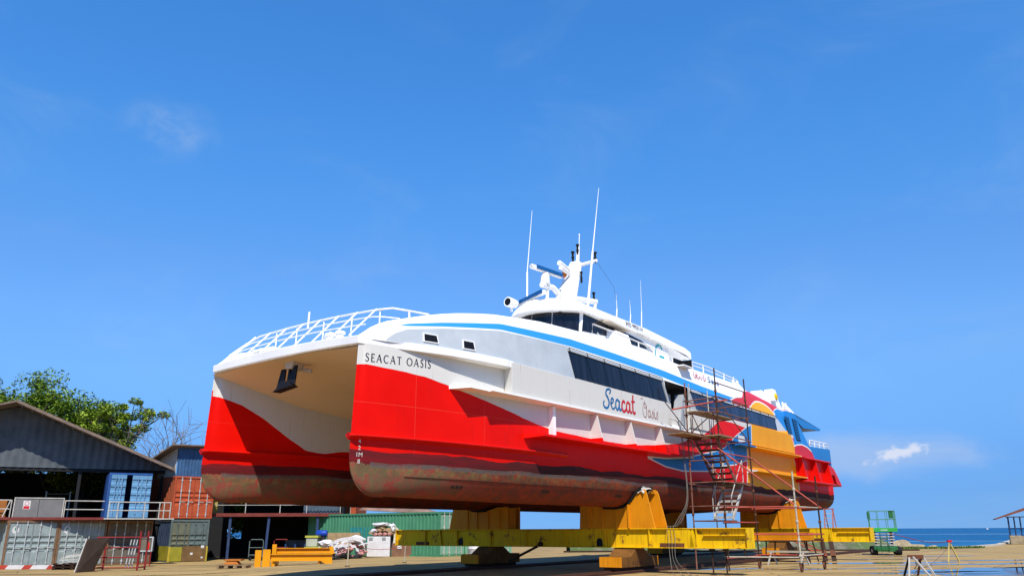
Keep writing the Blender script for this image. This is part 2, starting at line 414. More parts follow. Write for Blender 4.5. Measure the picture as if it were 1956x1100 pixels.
# ---------------------------------------------------------------- mesh helpers
class MB:
    def __init__(s):
        s.b = bmesh.new()

    def face(s, pts):
        return s.b.faces.new([s.b.verts.new(p) for p in pts])

    def box(s, x0, x1, y0, y1, z0, z1):
        v = [s.b.verts.new(p) for p in ((x0, y0, z0), (x1, y0, z0), (x1, y1, z0), (x0, y1, z0), (x0, y0, z1), (x1, y0, z1), (x1, y1, z1), (x0, y1, z1))]
        for q in ((0, 3, 2, 1), (4, 5, 6, 7), (0, 1, 5, 4), (1, 2, 6, 5), (2, 3, 7, 6), (3, 0, 4, 7)):
            s.b.faces.new([v[i] for i in q])
        return s

    def tbox(s, x0, x1, t0, t1, z0, z1):
        """box in ship coordinates (s, t, z)"""
        return s.box(x0, x1, -t1, -t0, z0, z1)

    def hexa(s, p):
        v = [s.b.verts.new(q) for q in p]
        for q in ((0, 3, 2, 1), (4, 5, 6, 7), (0, 1, 5, 4), (1, 2, 6, 5), (2, 3, 7, 6), (3, 0, 4, 7)):
            s.b.faces.new([v[i] for i in q])
        return s

    def tube(s, pts, r, n=8, r2=None, cap=True):
        pts = [Vector(p) for p in pts]
        rings = []
        k = len(pts)
        up = None
        for i, p in enumerate(pts):
            d = (pts[min(i + 1, k - 1)] - pts[max(i - 1, 0)])
            if d.length < 1e-9: d = Vector((0, 0, 1))
            d.normalize()
            if up is None or abs(up.dot(d)) > 0.95:
                up = Vector((0, 0, 1)) if abs(d.z) < 0.9 else Vector((1, 0, 0))
            x = d.cross(up).normalized()
            y = d.cross(x).normalized()
            rr = r if r2 is None else r + (r2 - r) * i / max(1, k - 1)
            rings.append([s.b.verts.new(p + x * rr * math.cos(2 * math.pi * j / n) + y * rr * math.sin(2 * math.pi * j / n)) for j in range(n)])
        for a, b in zip(rings, rings[1:]):
            for j in range(n):
                s.b.faces.new((a[j], a[(j + 1) % n], b[(j + 1) % n], b[j]))
        if cap:
            s.b.faces.new(rings[0][::-1])
            s.b.faces.new(rings[-1])
        return s

    def bar(s, a, b, w, h, up=(0, 0, 1)):
        a, b = Vector(a), Vector(b)
        d = (b - a).normalized()
        up = Vector(up)
        if abs(up.dot(d)) > 0.97: up = Vector((1, 0, 0))
        x = d.cross(up).normalized() * w / 2
        y = x.cross(d).normalized() * h / 2
        return s.hexa([a - x - y, a + x - y, a + x + y, a - x + y, b - x - y, b + x - y, b + x + y, b - x + y])

    def prism(s, poly, d):
        d = Vector(d)
        a = [s.b.verts.new(Vector(p)) for p in poly]
        b = [s.b.verts.new(Vector(p) + d) for p in poly]
        n = len(a)
        s.b.faces.new(a[::-1])
        s.b.faces.new(b)
        for i in range(n): s.b.faces.new((a[i], a[(i + 1) % n], b[(i + 1) % n], b[i]))
        return s

    def grid(s, rows, skip=None, mi=None):
        v = [[s.b.verts.new(p) for p in r] for r in rows]
        for i in range(len(v) - 1):
            for j in range(len(v[i]) - 1):
                if skip and skip(i, j): continue
                try:
                    f = s.b.faces.new((v[i][j], v[i][j + 1], v[i + 1][j + 1], v[i + 1][j]))
                    if mi: f.material_index = mi(i, j)
                except ValueError:
                    pass
        return v

    def lathe(s, c, prof, n=16, axis='Z'):
        c = Vector(c)
        rings = []
        for r, h in prof:
            rg = []
            for j in range(n):
                a = 2 * math.pi * j / n
                q = (r * math.cos(a), r * math.sin(a), h)
                if axis == 'X': q = (h, r * math.cos(a), r * math.sin(a))
                if axis == 'Y': q = (r * math.cos(a), h, r * math.sin(a))
                rg.append(s.b.verts.new(c + Vector(q)))
            rings.append(rg)
        for a, b in zip(rings, rings[1:]):
            for j in range(n): s.b.faces.new((a[j], a[(j + 1) % n], b[(j + 1) % n], b[j]))
        s.b.faces.new(rings[0][::-1])
        s.b.faces.new(rings[-1])
        return s

    def build(s, name, m, parent=None, smooth=None, bevel=0, off=None, norm=True):
        bm = s.b
        if norm:
            bmesh.ops.remove_doubles(bm, verts=bm.verts, dist=1e-5)
            bmesh.ops.recalc_face_normals(bm, faces=bm.faces)
        if smooth:
            ca = math.cos(R(smooth))
            for f in bm.faces: f.smooth = True
            for e in bm.edges:
                if len(e.link_faces) != 2 or e.link_faces[0].normal.dot(e.link_faces[1].normal) < ca: e.smooth = False
        me = bpy.data.meshes.new(name)
        bm.to_mesh(me)
        bm.free()
        for q in (m if isinstance(m, (list, tuple)) else [m]): me.materials.append(q)
        ob = bpy.data.objects.new(name, me)
        COL.objects.link(ob)
        if parent is not None:
            ob.parent = parent
            o = parent
            if 'base' in MEMO.get(o.name, {}): ob.location = -Vector(MEMO[o.name]['base'])
        if bevel:
            bv = ob.modifiers.new('bevel', 'BEVEL')
            bv.width = bevel
            bv.segments = 2
            bv.limit_method = 'ANGLE'
            bv.angle_limit = R(40)
        return ob


MEMO = {}


def tag(o, label=None, cat=None, group=None, kind=None):
    if label: o['label'] = label
    if cat: o['category'] = cat
    if group: o['group'] = group
    if kind: o['kind'] = kind
    return o


def thing(name, label, cat, base=(0, 0, 0), rot=0.0, group=None):
    """Empty at the base of a thing.  Part meshes are written in world axes (rot = 0) and shifted by -base."""
    o = bpy.data.objects.new(name, None)
    COL.objects.link(o)
    o.location = base
    o.rotation_euler = (0, 0, rot)
    o.empty_display_size = 0.3
    MEMO[o.name] = {'base': base}
    return tag(o, label, cat, group)


def ship_thing(name, label, cat, s, t, z=0, group=None):
    """Empty in ship axes: parts are written in ship coordinates (s, -t, z)."""
    o = thing(name, label, cat, (0, 0, 0), 0, group)
    o.location = BOW + A * s + L * t + Vector((0, 0, z))
    o.rotation_euler = (0, 0, SHIPROT)
    MEMO[o.name] = {'base': (s, -t, z)}
    return o


def V(s, t, z): return Vector((s, -t, z))


def W(s, t, z=0): return BOW + A * s + L * t + Vector((0, 0, z))


def dup(root, loc, rot=None, label=None):
    r = root.copy()
    COL.objects.link(r)
    r.location = loc
    if rot is not None: r.rotation_euler = (0, 0, rot)
    if label: r['label'] = label
    for ch in list(root.children):
        c = ch.copy()
        COL.objects.link(c)
        c.parent = r
        for q in list(ch.children):
            d = q.copy()
            COL.objects.link(d)
            d.parent = c
    return r


def lerp(pts, x):
    if x <= pts[0][0]: return pts[0][1]
    for (a, b), (c, d) in zip(pts, pts[1:]):
        if x <= c: return b + (d - b) * (x - a) / (c - a)
    return pts[-1][1]


def smooth_path(pts, k=6):
    """Catmull-Rom through points of any dimension"""
    P = [Vector(p) for p in pts]
    if len(P) < 3: return P
    out = []
    for i in range(len(P) - 1):
        p0, p1, p2, p3 = P[max(i - 1, 0)], P[i], P[i + 1], P[min(i + 2, len(P) - 1)]
        for j in range(k):
            t = j / k
            out.append(0.5 * ((2 * p1) + (p2 - p0) * t + (2 * p0 - 5 * p1 + 4 * p2 - p3) * t * t + (3 * p1 - p0 - 3 * p2 + p3) * t ** 3))
    out.append(P[-1])
    return out


def ribbons(strokes, fn, off0=0.006):
    """strokes: list of (points2d, width or (w_start,w_mid,w_end)); fn(u, v, off) -> 3-D point on the surface"""
    mb = MB()
    for k, (pts, w) in enumerate(strokes):
        P = [Vector((*p, 0)) if len(p) == 2 else Vector(p) for p in pts]
        m = len(P)
        la, lb = [], []
        for i, p in enumerate(P):
            d = P[min(i + 1, m - 1)] - P[max(i - 1, 0)]
            if d.length < 1e-9: d = Vector((1, 0, 0))
            d.normalize()
            nrm = Vector((-d.y, d.x, 0))
            f = i / max(1, m - 1)
            ww = w if not isinstance(w, tuple) else (w[0] + (w[1] - w[0]) * f * 2 if f < 0.5 else w[1] + (w[2] - w[1]) * (f - 0.5) * 2)
            la.append(p + nrm * ww / 2)
            lb.append(p - nrm * ww / 2)
        o = off0 + 0.0007 * (k % 6)
        for i in range(m - 1):
            mb.face([fn(q.x, q.y, o) for q in (la[i], la[i + 1], lb[i + 1], lb[i])])
    return mb


def text_mesh(body, size, fn, off=0.006, align='LEFT', shear=0.0, squeeze=1.0):
    cu = bpy.data.curves.new('letters', 'FONT')
    cu.body = body
    cu.size = size
    cu.align_x = align
    cu.resolution_u = 3
    ob = bpy.data.objects.new('letters', cu)
    COL.objects.link(ob)
    dg = bpy.context.evaluated_depsgraph_get()
    me = bpy.data.meshes.new_from_object(ob.evaluated_get(dg))
    bpy.data.objects.remove(ob)
    mb = MB()
    mb.b.from_mesh(me)
    bpy.data.meshes.remove(me)
    for v in mb.b.verts:
        v.co = fn(v.co.x * squeeze + v.co.y * shear, v.co.y, off)
    return mb

# =====================================================================================================  THE FERRY
T0 = 3.28
LEN = 38.2
ferry = ship_thing('passenger_ferry', 'large red and white catamaran ferry propped up on yellow cradles in the shipyard', 'ferry', 0, 0, 0)
HB = [(0, .02), (.25, .09), (.5, .16), (1, .28), (2, .48), (3, .63), (4, .73), (5, .80), (6.5, .86), (9, .91), (13, .95), (40, .95)]


def zkeel(s):
    if s < .85: return 2.36 + .92 * (1 - math.sqrt(max(0, 1 - (1 - s / .85) ** 2)))
    return 2.36 - .06 * min(1, (s - .85) / 6) + .28 * max(0, (s - 28) / 10) ** 1.5


def hull_half(s, z):
    zk = zkeel(s)
    hb = lerp(HB, s)
    if z >= 3.4: return hb + min(s / 8, 1) * .02 * (z - 3.4)
    u = max(0, min(1, (z - zk) / max(.05, 3.4 - zk)))
    return hb * (1 - (1 - u) ** 2) ** .42


def hull_t(s, z): return T0 + hull_half(s, z)


ST = [0, .06, .14, .25, .4, .55, .7, .85, 1.0, 1.3, 1.7, 2.0, 2.4, 2.7, 3.0, 3.4, 3.8, 4.5, 5.2, 6, 7, 8, 9.5, 11, 13, 15, 17, 19, 21, 23, 25, 27, 29, 31, 33, 35, 36.6, LEN]


def hull_rows(side, inner):
    """half shell of one demihull; side +1 is port; rows along the ship"""
    rows = []
    for s in ST:
        zk = zkeel(s)
        row = []
        zs = [zk + (3.4 - zk) * (1 - math.cos(a * math.pi / 2)) for a in (0, .12, .25, .4, .55, .7, .85, 1)] + [3.75, 4.1, 4.5] + [4.5 + q * ((6.28 if s < 30.5 else 5.30) - 4.5) / 1.78 for q in (.4, .8, 1.3, 1.78)]
        for k, z in enumerate(zs):
            h = 0 if k == 0 else hull_half(s, z)
            t = T0 + (-h if inner else h)
            ss = s + (0.04 * (z - 3.4) if s < .2 else 0)
            row.append(V(ss, side * t, z))
        rows.append(row)
    return rows


for side in (1, -1):
    mb = MB()
    mb.grid(hull_rows(side, False))
    mb.grid(hull_rows(side, True), mi=lambda i, j: 1)
    # transom
    oc = hull_rows(side, False)[-1]
    ic = hull_rows(side, True)[-1]
    mb.grid([oc, ic])
    hull = mb.build('hull', [M_HULL, M_HULLIN], ferry, smooth=40)
    # spray rails both sides of each bow
    for inner in (0, 1):
        mb = MB()
        rows = []
        for s in [-.10, 0, .3, .7, 1.2, 2, 3, 4, 5, 6, 7, 8, 8.6]:
            w = .17 * min(1, max(0.0, (9.2 - s) / 1.5))
            h = hull_half(max(s, 0), 3.85)
            sg = -1 if inner else 1
            z0 = 3.86 + .002 * s
            if s < 0: h, w = .0, .10
            rows.append([V(s, side * (T0 + sg * (h - .03)), z0 + .05), V(s, side * (T0 + sg * (h + w)), z0 + .0), V(s, side * (T0 + sg * (h + w)), z0 - .035),
                         V(s, side * (T0 + sg * (h - .03)), z0 - .13)])
        mb.grid(rows)
        mb.face(rows[0][::1])
        mb.face(rows[-1][::-1])
        mb.build('spray_rail', M_REDP, ferry)
    # rounded stem bar
    if True:
        pts = [V(.0 + .04 * (z - 3.4) - .005, side * T0, z) for z in (6.25, 5.2, 4.2, 3.4, 3.28)]
        pts += [V(s, side * T0, zkeel(s)) for s in (.06, .14, .25, .4, .6, .85, 1.2)]
        mb = MB()
        mb.tube(pts, .022, 8)
        mb.build('stem_bar', M_HULL, ferry, smooth=60)

# tunnel roof between the hulls
FOLD = [(-.1, 6.2), (1.27, 5.83), (2.96, 5.42), (4.78, 5.25), (5.8, 5.15), (9, 4.95), (40, 4.9)]
mb = MB()
rows = []
for s in [.02, .3, .7, 1.2, 2, 3, 4, 5, 6.5, 8, 11, 16, 24, 32, 37.6]:
    row = []
    zc = 6.26 - .55 * min(1, s / 7) ** .9
    zf = lerp(FOLD, s)
    e = T0 - hull_half(s, zf) + .04
    for u in [-1, -.9, -.75, -.6, -.4, -.2, 0, .2, .4, .6, .75, .9, 1]:
        a = abs(u)
        k = max(0, (a - .35) / .65)
        k = k * k * (3 - 2 * k)
        row.append(V(s, u * e, zc * (1 - k) + zf * k))
    rows.append(row)
mb.grid(rows)
M_TUN = mat('tunnel_cream_paint', (0.78, 0.59, 0.42), 0.55, var=0.05, sc=0.5, streak=0.10, scol=(0.5, 0.4, 0.3))
mb.build('tunnel_roof', M_TUN, ferry, smooth=35)

# foredeck slab with the rim across both bows and the side flare behind them
OUT = [(.03, 3.32), (.5, 3.40), (.94, 3.52), (1.8, 3.84), (2.8, 4.14), (3.9, 4.33), (5.03, 4.47), (5.40, 4.44)]
mb = MB()
ts = [-3.32, -2.6, -1.8, -.9, 0, .9, 1.8, 2.6, 3.32]
cam_ = lambda t: .12 * (1 - (t / 3.4) ** 2)
top, bot = [], []
for s, t in [(.03, q) for q in ts] + OUT[1:]:
    top.append(V(s, t, 6.47 + cam_(min(3.4, abs(t)))))
    bot.append(V(s + .01, t, 6.25 + .6 * cam_(min(3.4, abs(t)))))
left_t = [V(s, -t, 6.47) for s, t in OUT[1:]][::-1]
left_b = [V(s, -t, 6.25) for s, t in OUT[1:]][::-1]
for i in range(len(OUT) - 1):                     # flat under-flange of the rim is bevelled up towards its outer edge
    pass
TP = left_t + top
BT = left_b + bot
n_ = len(TP)
vt = [mb.b.verts.new(p) for p in TP]
vb = [mb.b.verts.new(p) for p in BT]
for i in range(n_ - 1): mb.b.faces.new((vb[i], vb[i + 1], vt[i + 1], vt[i]))
mb.b.faces.new((vb[-1], vb[0], vt[0], vt[-1]))
mb.b.faces.new(vt)
mb.b.faces.new(vb[::-1])
mb.build('foredeck', M_WHITE, ferry, bevel=.02)

# upper bow panels under the flare are the hull itself; sponson sides with two flanges
def side_slab(name, m, s0, s1, t_in, t_out, z0, z1, side, z0o=None, z1o=None, s0o=None, s1o=None, bevel=.01):
    mb = MB()
    z0o = z0 if z0o is None else z0o
    z1o = z1 if z1o is None else z1o
    s0o = s0 if s0o is None else s0o
    s1o = s1 if s1o is None else s1o
    P = [V(s0, side * t_in, z0), V(s1, side * t_in, z0), V(s1o, side * t_out, z0o), V(s0o, side * t_out, z0o),
         V(s0, side * t_in, z1), V(s1, side * t_in, z1), V(s1o, side * t_out, z1o), V(s0o, side * t_out, z1o)]
    mb.hexa(P)
    return mb.build(name, m, ferry, bevel=bevel)


for side in (1, -1):
    side_slab('side_panel', M_HULL, 5.36, 15.98, 4.0, 4.50, 5.42, 6.42, side, s0o=5.22)
    side_slab('side_panel', M_HULL, 17.62, 31.45, 4.0, 4.50, 5.42, 6.42, side, s1o=30.9)
    side_slab('gangway_sill', M_WHITE, 15.98, 17.62, 3.3, 4.46, 5.42, 5.58, side)
    # upper flange, widening from its tip at the bow
    side_slab('upper_flange', M_WHITE, 2.98, 4.2, 3.9, 4.42, 5.36, 5.46, side, s0o=3.35, z0o=5.40, z1o=5.45, bevel=0)
    side_slab('upper_flange', M_WHITE, 4.2, 18.6, 4.0, 4.56, 5.34, 5.46, side, z0o=5.40, z1o=5.45, bevel=0)
    side_slab('upper_flange', M_HULL, 22.6, 31.9, 4.0, 4.72, 5.22, 5.40, side, z0o=5.27, z1o=5.33, bevel=0)
    side_slab('lower_flange', M_HULL, 6.2, 17.6, 4.0, 4.74, 4.22, 4.40, side, s0o=6.55, s1o=17.2, z0o=4.29, z1o=4.36, bevel=0)
    side_slab('lower_flange', M_HULL, 24.35, 32.0, 4.0, 4.74, 4.06, 4.30, side, z0o=4.14, z1o=4.20, bevel=0)
    # gussets between the flanges
    for s in (7.6, 10.1, 12.5, 14.9):
        mb = MB()
        w = .05 if s > 8 else .16
        to = 4.72 if s > 8 else 4.36
        mb.prism([V(s, side * 4.1, 5.36), V(s, side * (4.50 if s > 8 else 4.36), 5.36), V(s, side * to, 4.38), V(s, side * 4.1, 4.38)], V(w, 0, 0))
        mb.build('gusset', M_WHITE if s < 8 else M_HULL, ferry)
    # red stern sponson: two open boxes, rubbing strakes and the transom step
    side_slab('stern_panel', M_REDP, 31.5, 37.2, 4.0, 4.30, 3.95, 5.34, side)
    side_slab('stern_strake', M_REDP, 31.3, 37.0, 4.2, 4.62, 5.24, 5.40, side, z0o=5.27, z1o=5.33, bevel=0)
    side_slab('stern_strake', M_REDP, 31.3, 37.0, 4.2, 4.78, 3.92, 4.10, side, z0o=3.97, z1o=4.04, bevel=0)
    for s in (31.8, 34.2, 36.6):
        mb = MB()
        mb.prism([V(s, side * 4.2, 5.26), V(s, side * 4.55, 5.26), V(s, side * 4.74, 4.06), V(s, side * 4.2, 4.06)], V(.07, 0, 0))
        mb.build('gusset', M_REDP, ferry)
    mb = MB()
    mb.prism([V(36.7, side * 3.4, 5.30), V(38.0, side * 3.4, 5.0), V(39.2, side * 3.4, 4.16), V(39.3, side * 3.4, 3.98), V(38.3, side * 3.4, 4.10), V(38.0, side * 3.4, 4.62), V(36.7, side * 3.4, 4.62)],
             V(0, side * 1.06, 0))
    mb.build('stern_bumper', M_REDP, ferry)

# ---------------------------------------------------------------- superstructure
WP = [(0, 3.22), (.25, 3.33), (.6, 3.45), (1, 3.58), (1.8, 3.80), (2.8, 4.06), (3.9, 4.27), (5.0, 4.40), (6.5, 4.44), (40, 4.44)]
ZT = [(.1, 6.49), (.5, 6.80), (.9, 7.01), (2.45, 7.48), (3.5, 7.72), (4.9, 7.96), (7.4, 8.24), (10.8, 8.42), (13.2, 8.48), (17.3, 8.44), (23.6, 8.46), (24.6, 8.36), (26.4, 8.22), (28.5, 8.06), (30.4, 7.85)]
LEV = [6.42, 6.60, 6.9, 7.2, 7.36, 7.6, 7.85, 8.1, 8.28, 8.38, 8.44]
LIN = [0, 0, 0, 0, 0, 0, 0, .02, .07, .16, .3]


def wall_t(s, z, off=0.0): return lerp(WP, s) - .10 * (z - 6.42) + off


SS = [.12, .25, .45, .7, 1, 1.4, 1.8, 2.3, 2.8, 3.4, 3.9, 4.5, 5, 5.7, 6.5, 7.5, 8.6, 10, 11.5, 13, 14.5, 15.8, 18.0, 19.5, 21.5, 23.6, 24.6, 25.5, 26.4, 27.4, 28.5, 29.5, 30.4]
for side in (1, -1):
    mb = MB()
    rows = []
    for s in SS:
        k = (lerp(ZT, s) - 6.42) / 2.02
        rows.append([V(s, side * (wall_t(s, 6.42 + (z - 6.42) * k) - q * min(1, k * 1.3)), 6.42 + (z - 6.42) * k) for z, q in zip(LEV, LIN)])
    i0 = SS.index(15.8)
    mb.grid(rows, skip=lambda i, j: i == i0 and j < 4)
    mb.build('cabin_side', M_SUPER, ferry, smooth=30)
# coach roof and upper deck
mb = MB()
rows = []
for s in SS:
    row = []
    for u in [-1, -.93, -.85, -.7, -.5, -.25, 0, .25, .5, .7, .85, .93, 1]:
        zt = lerp(ZT, s)
        te = wall_t(s, zt) - .3 * min(1, (zt - 6.42) / 2.02 * 1.3)
        d = 3.2 * (1 - abs(u) ** 2.2) * max(0, 1 - s / 16)
        z_ = lerp([(-4, 6.44)] + [(0, 6.46)] + ZT, s - d) if abs(u) < 1 else zt
        z_ = z_ + (.02 if s > 12 else .10 * min(1, max(0, (z_ - 6.5)))) * (1 - u * u)
        row.append(V(s, u * te, max(z_, 6.44)))
    rows.append(row)
mb.grid(rows)
mb.build('coach_roof', M_WHITE, ferry, smooth=40)

# aft house with its raked end and the canopy wings
mb = MB()
mb.prism([V(30.35, 4.42, 5.35), V(34.5, 4.42, 5.35), V(34.4, 4.42, 5.55), V(32.1, 4.42, 7.30), V(31.9, 4.42, 7.66), V(30.35, 4.42, 7.80)], V(0, -8.84, 0) * 0 + Vector((0, 8.84, 0)))
mb.build('aft_house', M_SUPER, ferry)
for side in (1, -1):
    mb = MB()
    mb.prism([V(30.6, side * 4.40, 7.72), V(31.9, side * 4.44, 7.655), V(36.3, side * 4.44, 7.25), V(36.1, side * 4.44, 7.14), V(33.0, side * 4.44, 7.02), V(32.2, side * 4.44, 7.24)], Vector((0, side * 0.10, 0)))
    mb.build('canopy_wing', M_BLUEP, ferry)
mb = MB()
mb.hexa([V(31.5, 4.32, 7.58), V(31.5, -4.32, 7.58), V(36.1, -4.32, 7.15), V(36.1, 4.32, 7.15), V(31.5, 4.32, 7.66), V(31.5, -4.32, 7.66), V(36.15, -4.32, 7.23), V(36.15, 4.32, 7.23)])
mb.build('canopy_roof', M_CREAM, ferry)
for s0, s1, w in ((29.62, 30.42, 0), (30.85, 31.6, 1)):
    mb = MB()
    mb.prism([V(s0 + .30, 4.435, 7.38), V(s0 + 1.0, 4.435, 7.38), V(s0 + 1.45, 4.435, 6.22), V(s0 + .75, 4.435, 6.22)], Vector((0, -.008, 0)))
    lv = mb.build('louvre', M_NAVYL, ferry)
    for k in range(13):
        z = 6.27 + k * .086
        sa = s0 + .75 - (z - 6.22) * .388
        mb = MB()
        mb.prism([V(sa + .03, 4.441, z), V(sa + .67, 4.441, z), V(sa + .67, 4.47, z + .012), V(sa + .03, 4.47, z + .012)], Vector((0, 0, .030)))
        mb.build('slat', M_BLUEP, lv)

# stern bulwark with rails
for side in (1, -1):
    mb = MB()
    mb.prism([V(34.3, side * 4.38, 5.34), V(37.9, side * 4.38, 5.30), V(37.85, side * 4.38, 6.16), V(34.0, side * 4.38, 6.06)], Vector((0, side * .12, 0)))
    mb.build('stern_bulwark', M_BLUEP, ferry)
    mb = MB()
    mb.prism([V(36.9, side * 4.3, 5.32), V(38.2, side * 4.3, 4.95), V(38.2, side * 4.3, 5.32), V(37.9, side * 4.3, 5.62)], Vector((0, side * .2, 0)))
    mb.build('stern_corner', M_BLUEP, ferry)
    mb = MB()
    mb.tube([V(34.3, side * 4.3, 6.46), V(37.7, side * 4.3, 6.50), V(37.9, side * 4.3, 6.15)], .03)
    mb.tube([V(34.3, side * 4.3, 6.28), V(37.8, side * 4.3, 6.32)], .022)
    for s in (34.3, 35.2, 36.1, 37.0): mb.tube([V(s, side * 4.3, 6.05), V(s, side * 4.3, 6.47)], .025)
    mb.build('stern_rail', M_WHITE, ferry, smooth=50)
mb = MB()
mb.tbox(37.78, 37.9, -4.38, 4.38, 4.6, 6.1)
mb.build('stern_transom', M_BLUEP, ferry)

mb = MB()
mb.tbox(30.5, 37.9, -4.25, 4.25, 5.30, 5.345)
mb.build('aft_deck', M_GREYW, ferry)
# window bands
def wall_pt(s, z, off): return V(s, wall_t(s, z, off), z)


def band(name, m, corners, off=.012, thick=.02):
    """flat panel lying on the cabin side; corners (s, z)"""
    mb = MB()
    a = [wall_pt(s, z, off) for s, z in corners]
    b = [wall_pt(s, z, off + thick) for s, z in corners]
    va = [mb.b.verts.new(p) for p in a]
    vb = [mb.b.verts.new(p) for p in b]
    mb.b.faces.new(va[::-1])
    mb.b.faces.new(vb)
    n = len(a)
    for i in range(n): mb.b.faces.new((va[i], va[(i + 1) % n], vb[(i + 1) % n], vb[i]))
    return mb.build(name, m, ferry)


def along(c0, c1, f): return (c0[0] + (c1[0] - c0[0]) * f, c0[1] + (c1[1] - c0[1]) * f)


w1 = [(8.86, 6.46), (15.72, 6.42), (15.42, 7.30), (8.60, 7.36)]
npan = 6
for i in range(npan):
    f0, f1 = i / npan, (i + 1) / npan
    g0, g1 = f0 + (.002 if i else 0), f1 - (.002 if i < npan - 1 else 0)
    band('window_pane', M_GLASS, [along(w1[0], w1[1], g0), along(w1[0], w1[1], g1), along(w1[3], w1[2], g1), along(w1[3], w1[2], g0)], off=.004 + (i % 2) * .006)
w2 = [(18.55, 6.45), (28.55, 6.50), (28.5, 7.14), (18.15, 7.22)]
for i in range(4):
    f0, f1 = i / 4 + .001, (i + 1) / 4 - .001
    band('window_pane', M_CURT, [along(w2[0], w2[1], f0), along(w2[0], w2[1], f1), along(w2[3], w2[2], f1), along(w2[3], w2[2], f0)], off=.006)
# rolled awning strip and rod over each band
for (a, b, nh) in (((8.58, 7.43), (15.5, 7.37), 6), ((18.1, 7.27), (28.6, 7.19), 9)):
    mb = MB()
    P = [a, b]
    mb.hexa([wall_pt(a[0], a[1] - .07, .01), wall_pt(b[0], b[1] - .07, .01), wall_pt(b[0], b[1] - .07, .07), wall_pt(a[0], a[1] - .07, .07),
             wall_pt(a[0], a[1] + .02, .01), wall_pt(b[0], b[1] + .02, .01), wall_pt(b[0], b[1] + .02, .05), wall_pt(a[0], a[1] + .02, .05)])
    aw = mb.build('awning', M_GREYW, ferry)
    mb = MB()
    mb.tube([wall_pt(a[0], a[1] + .05, .07), wall_pt(b[0], b[1] + .05, .07)], .014, 6)
    for k in range(nh + 1):
        q = along(a, b, k / nh)
        mb.tube([wall_pt(q[0], q[1] + .05, .07), wall_pt(q[0] + .05, q[1] - .10, .09)], .012, 5)
    rod = mb.build('awning_rod', M_BLACK, ferry)
# white posts at the ends of the windows
band('window_post', M_GREYW, [(15.74, 6.40), (15.9, 6.40), (15.58, 7.36), (15.46, 7.36)], off=.01, thick=.05)
band('window_post', M_GREYW, [(17.75, 6.42), (18.5, 6.42), (18.12, 7.24), (17.95, 7.24)], off=.004, thick=.02)
# portholes
for (s0, s1, za, zb) in ((2.0, 2.44, 6.60, 6.80), (3.34, 3.74, 6.58, 6.80)):
    fr = band('porthole', M_WHITE, [(s0 - .025, za - .025), (s1 + .03, za - .025), (s1 - .005, zb + .025), (s0 - .02, zb + .025)], off=0, thick=.03)
    mb = MB()
    q = [(s0, za), (s1, za), (s1 - .04, zb), (s0, zb)]
    mb.face([wall_pt(s, z, .034) for s, z in q])
    pn = mb.build('pane', M_BLACK, None)
    pn.parent = fr

# gangway recess: back wall, ceiling, door
mb = MB()
mb.tbox(15.6, 18.2, 3.38, 3.44, 5.5, 7.4)
mb.tbox(15.6, 18.2, 3.44, 4.3, 7.34, 7.39)
mb.tbox(15.6, 15.66, 3.44, 4.30, 5.5, 7.34)
mb.tbox(18.1, 18.16, 3.44, 4.30, 5.5, 7.34)
mb.build('gangway_recess', M_DGREY, ferry)
mb = MB()
mb.tbox(16.5, 18.0, 3.45, 3.52, 5.6, 7.15)
dr = mb.build('side_door', M_WHITE, ferry, bevel=.01)
mb = MB()
mb.tbox(16.75, 17.45, 3.522, 3.535, 6.3, 6.95)
mb.build('pane', M_GLASS, None).parent = dr
mb = MB()
mb.hexa([V(16.9, 4.0, 5.5), V(17.7, 4.0, 5.5), V(17.75, 4.36, 5.5), V(16.95, 4.36, 5.5), V(17.45, 4.0, 7.0), V(17.55, 4.0, 7.0), V(17.6, 4.36, 7.0), V(17.5, 4.36, 7.0)])
mb.build('gangway_fin', M_GREYW, ferry)

# small light box hung off the upper deck edge
mb = MB()
mb.tbox(17.35, 18.35, 4.02, 4.55, 8.22, 8.26)
nb = mb.build('lamp_tray', M_WHITE, ferry)
mb = MB()
mb.tbox(17.4, 18.3, 4.04, 4.10, 8.26, 8.60)
mb.tbox(18.22, 18.3, 4.10, 4.5, 8.26, 8.60)
mb.build('lamp_screen', M_BLACK, None).parent = nb
mb = MB()
mb.lathe(V(17.9, 4.25, 8.26), [(.07, 0), (.07, .08), (.05, .09), (.05, .22), (.08, .23), (.08, .27)], 12)
mb.build('side_lamp', M_RUBBER, None, smooth=40).parent = nb
mb = MB()
mb.prism([V(17.4, 4.1, 8.20), V(18.2, 4.1, 8.20), V(18.75, 4.2, 7.55), V(18.5, 4.2, 7.55)], Vector((0, -.05, 0)))
mb.build('lamp_shadow_panel', M_GREYW, ferry)  # grey panel standing in for the shadow below the light box

# ---------------------------------------------------------------- wheelhouse
def front(t, w=1.9): return 13.4 - 1.15 * (1 - (t / w) ** 2)


TS = [-1.9, -1.5, -1.0, -.5, 0, .5, 1.0, 1.5, 1.9]
house = MB()
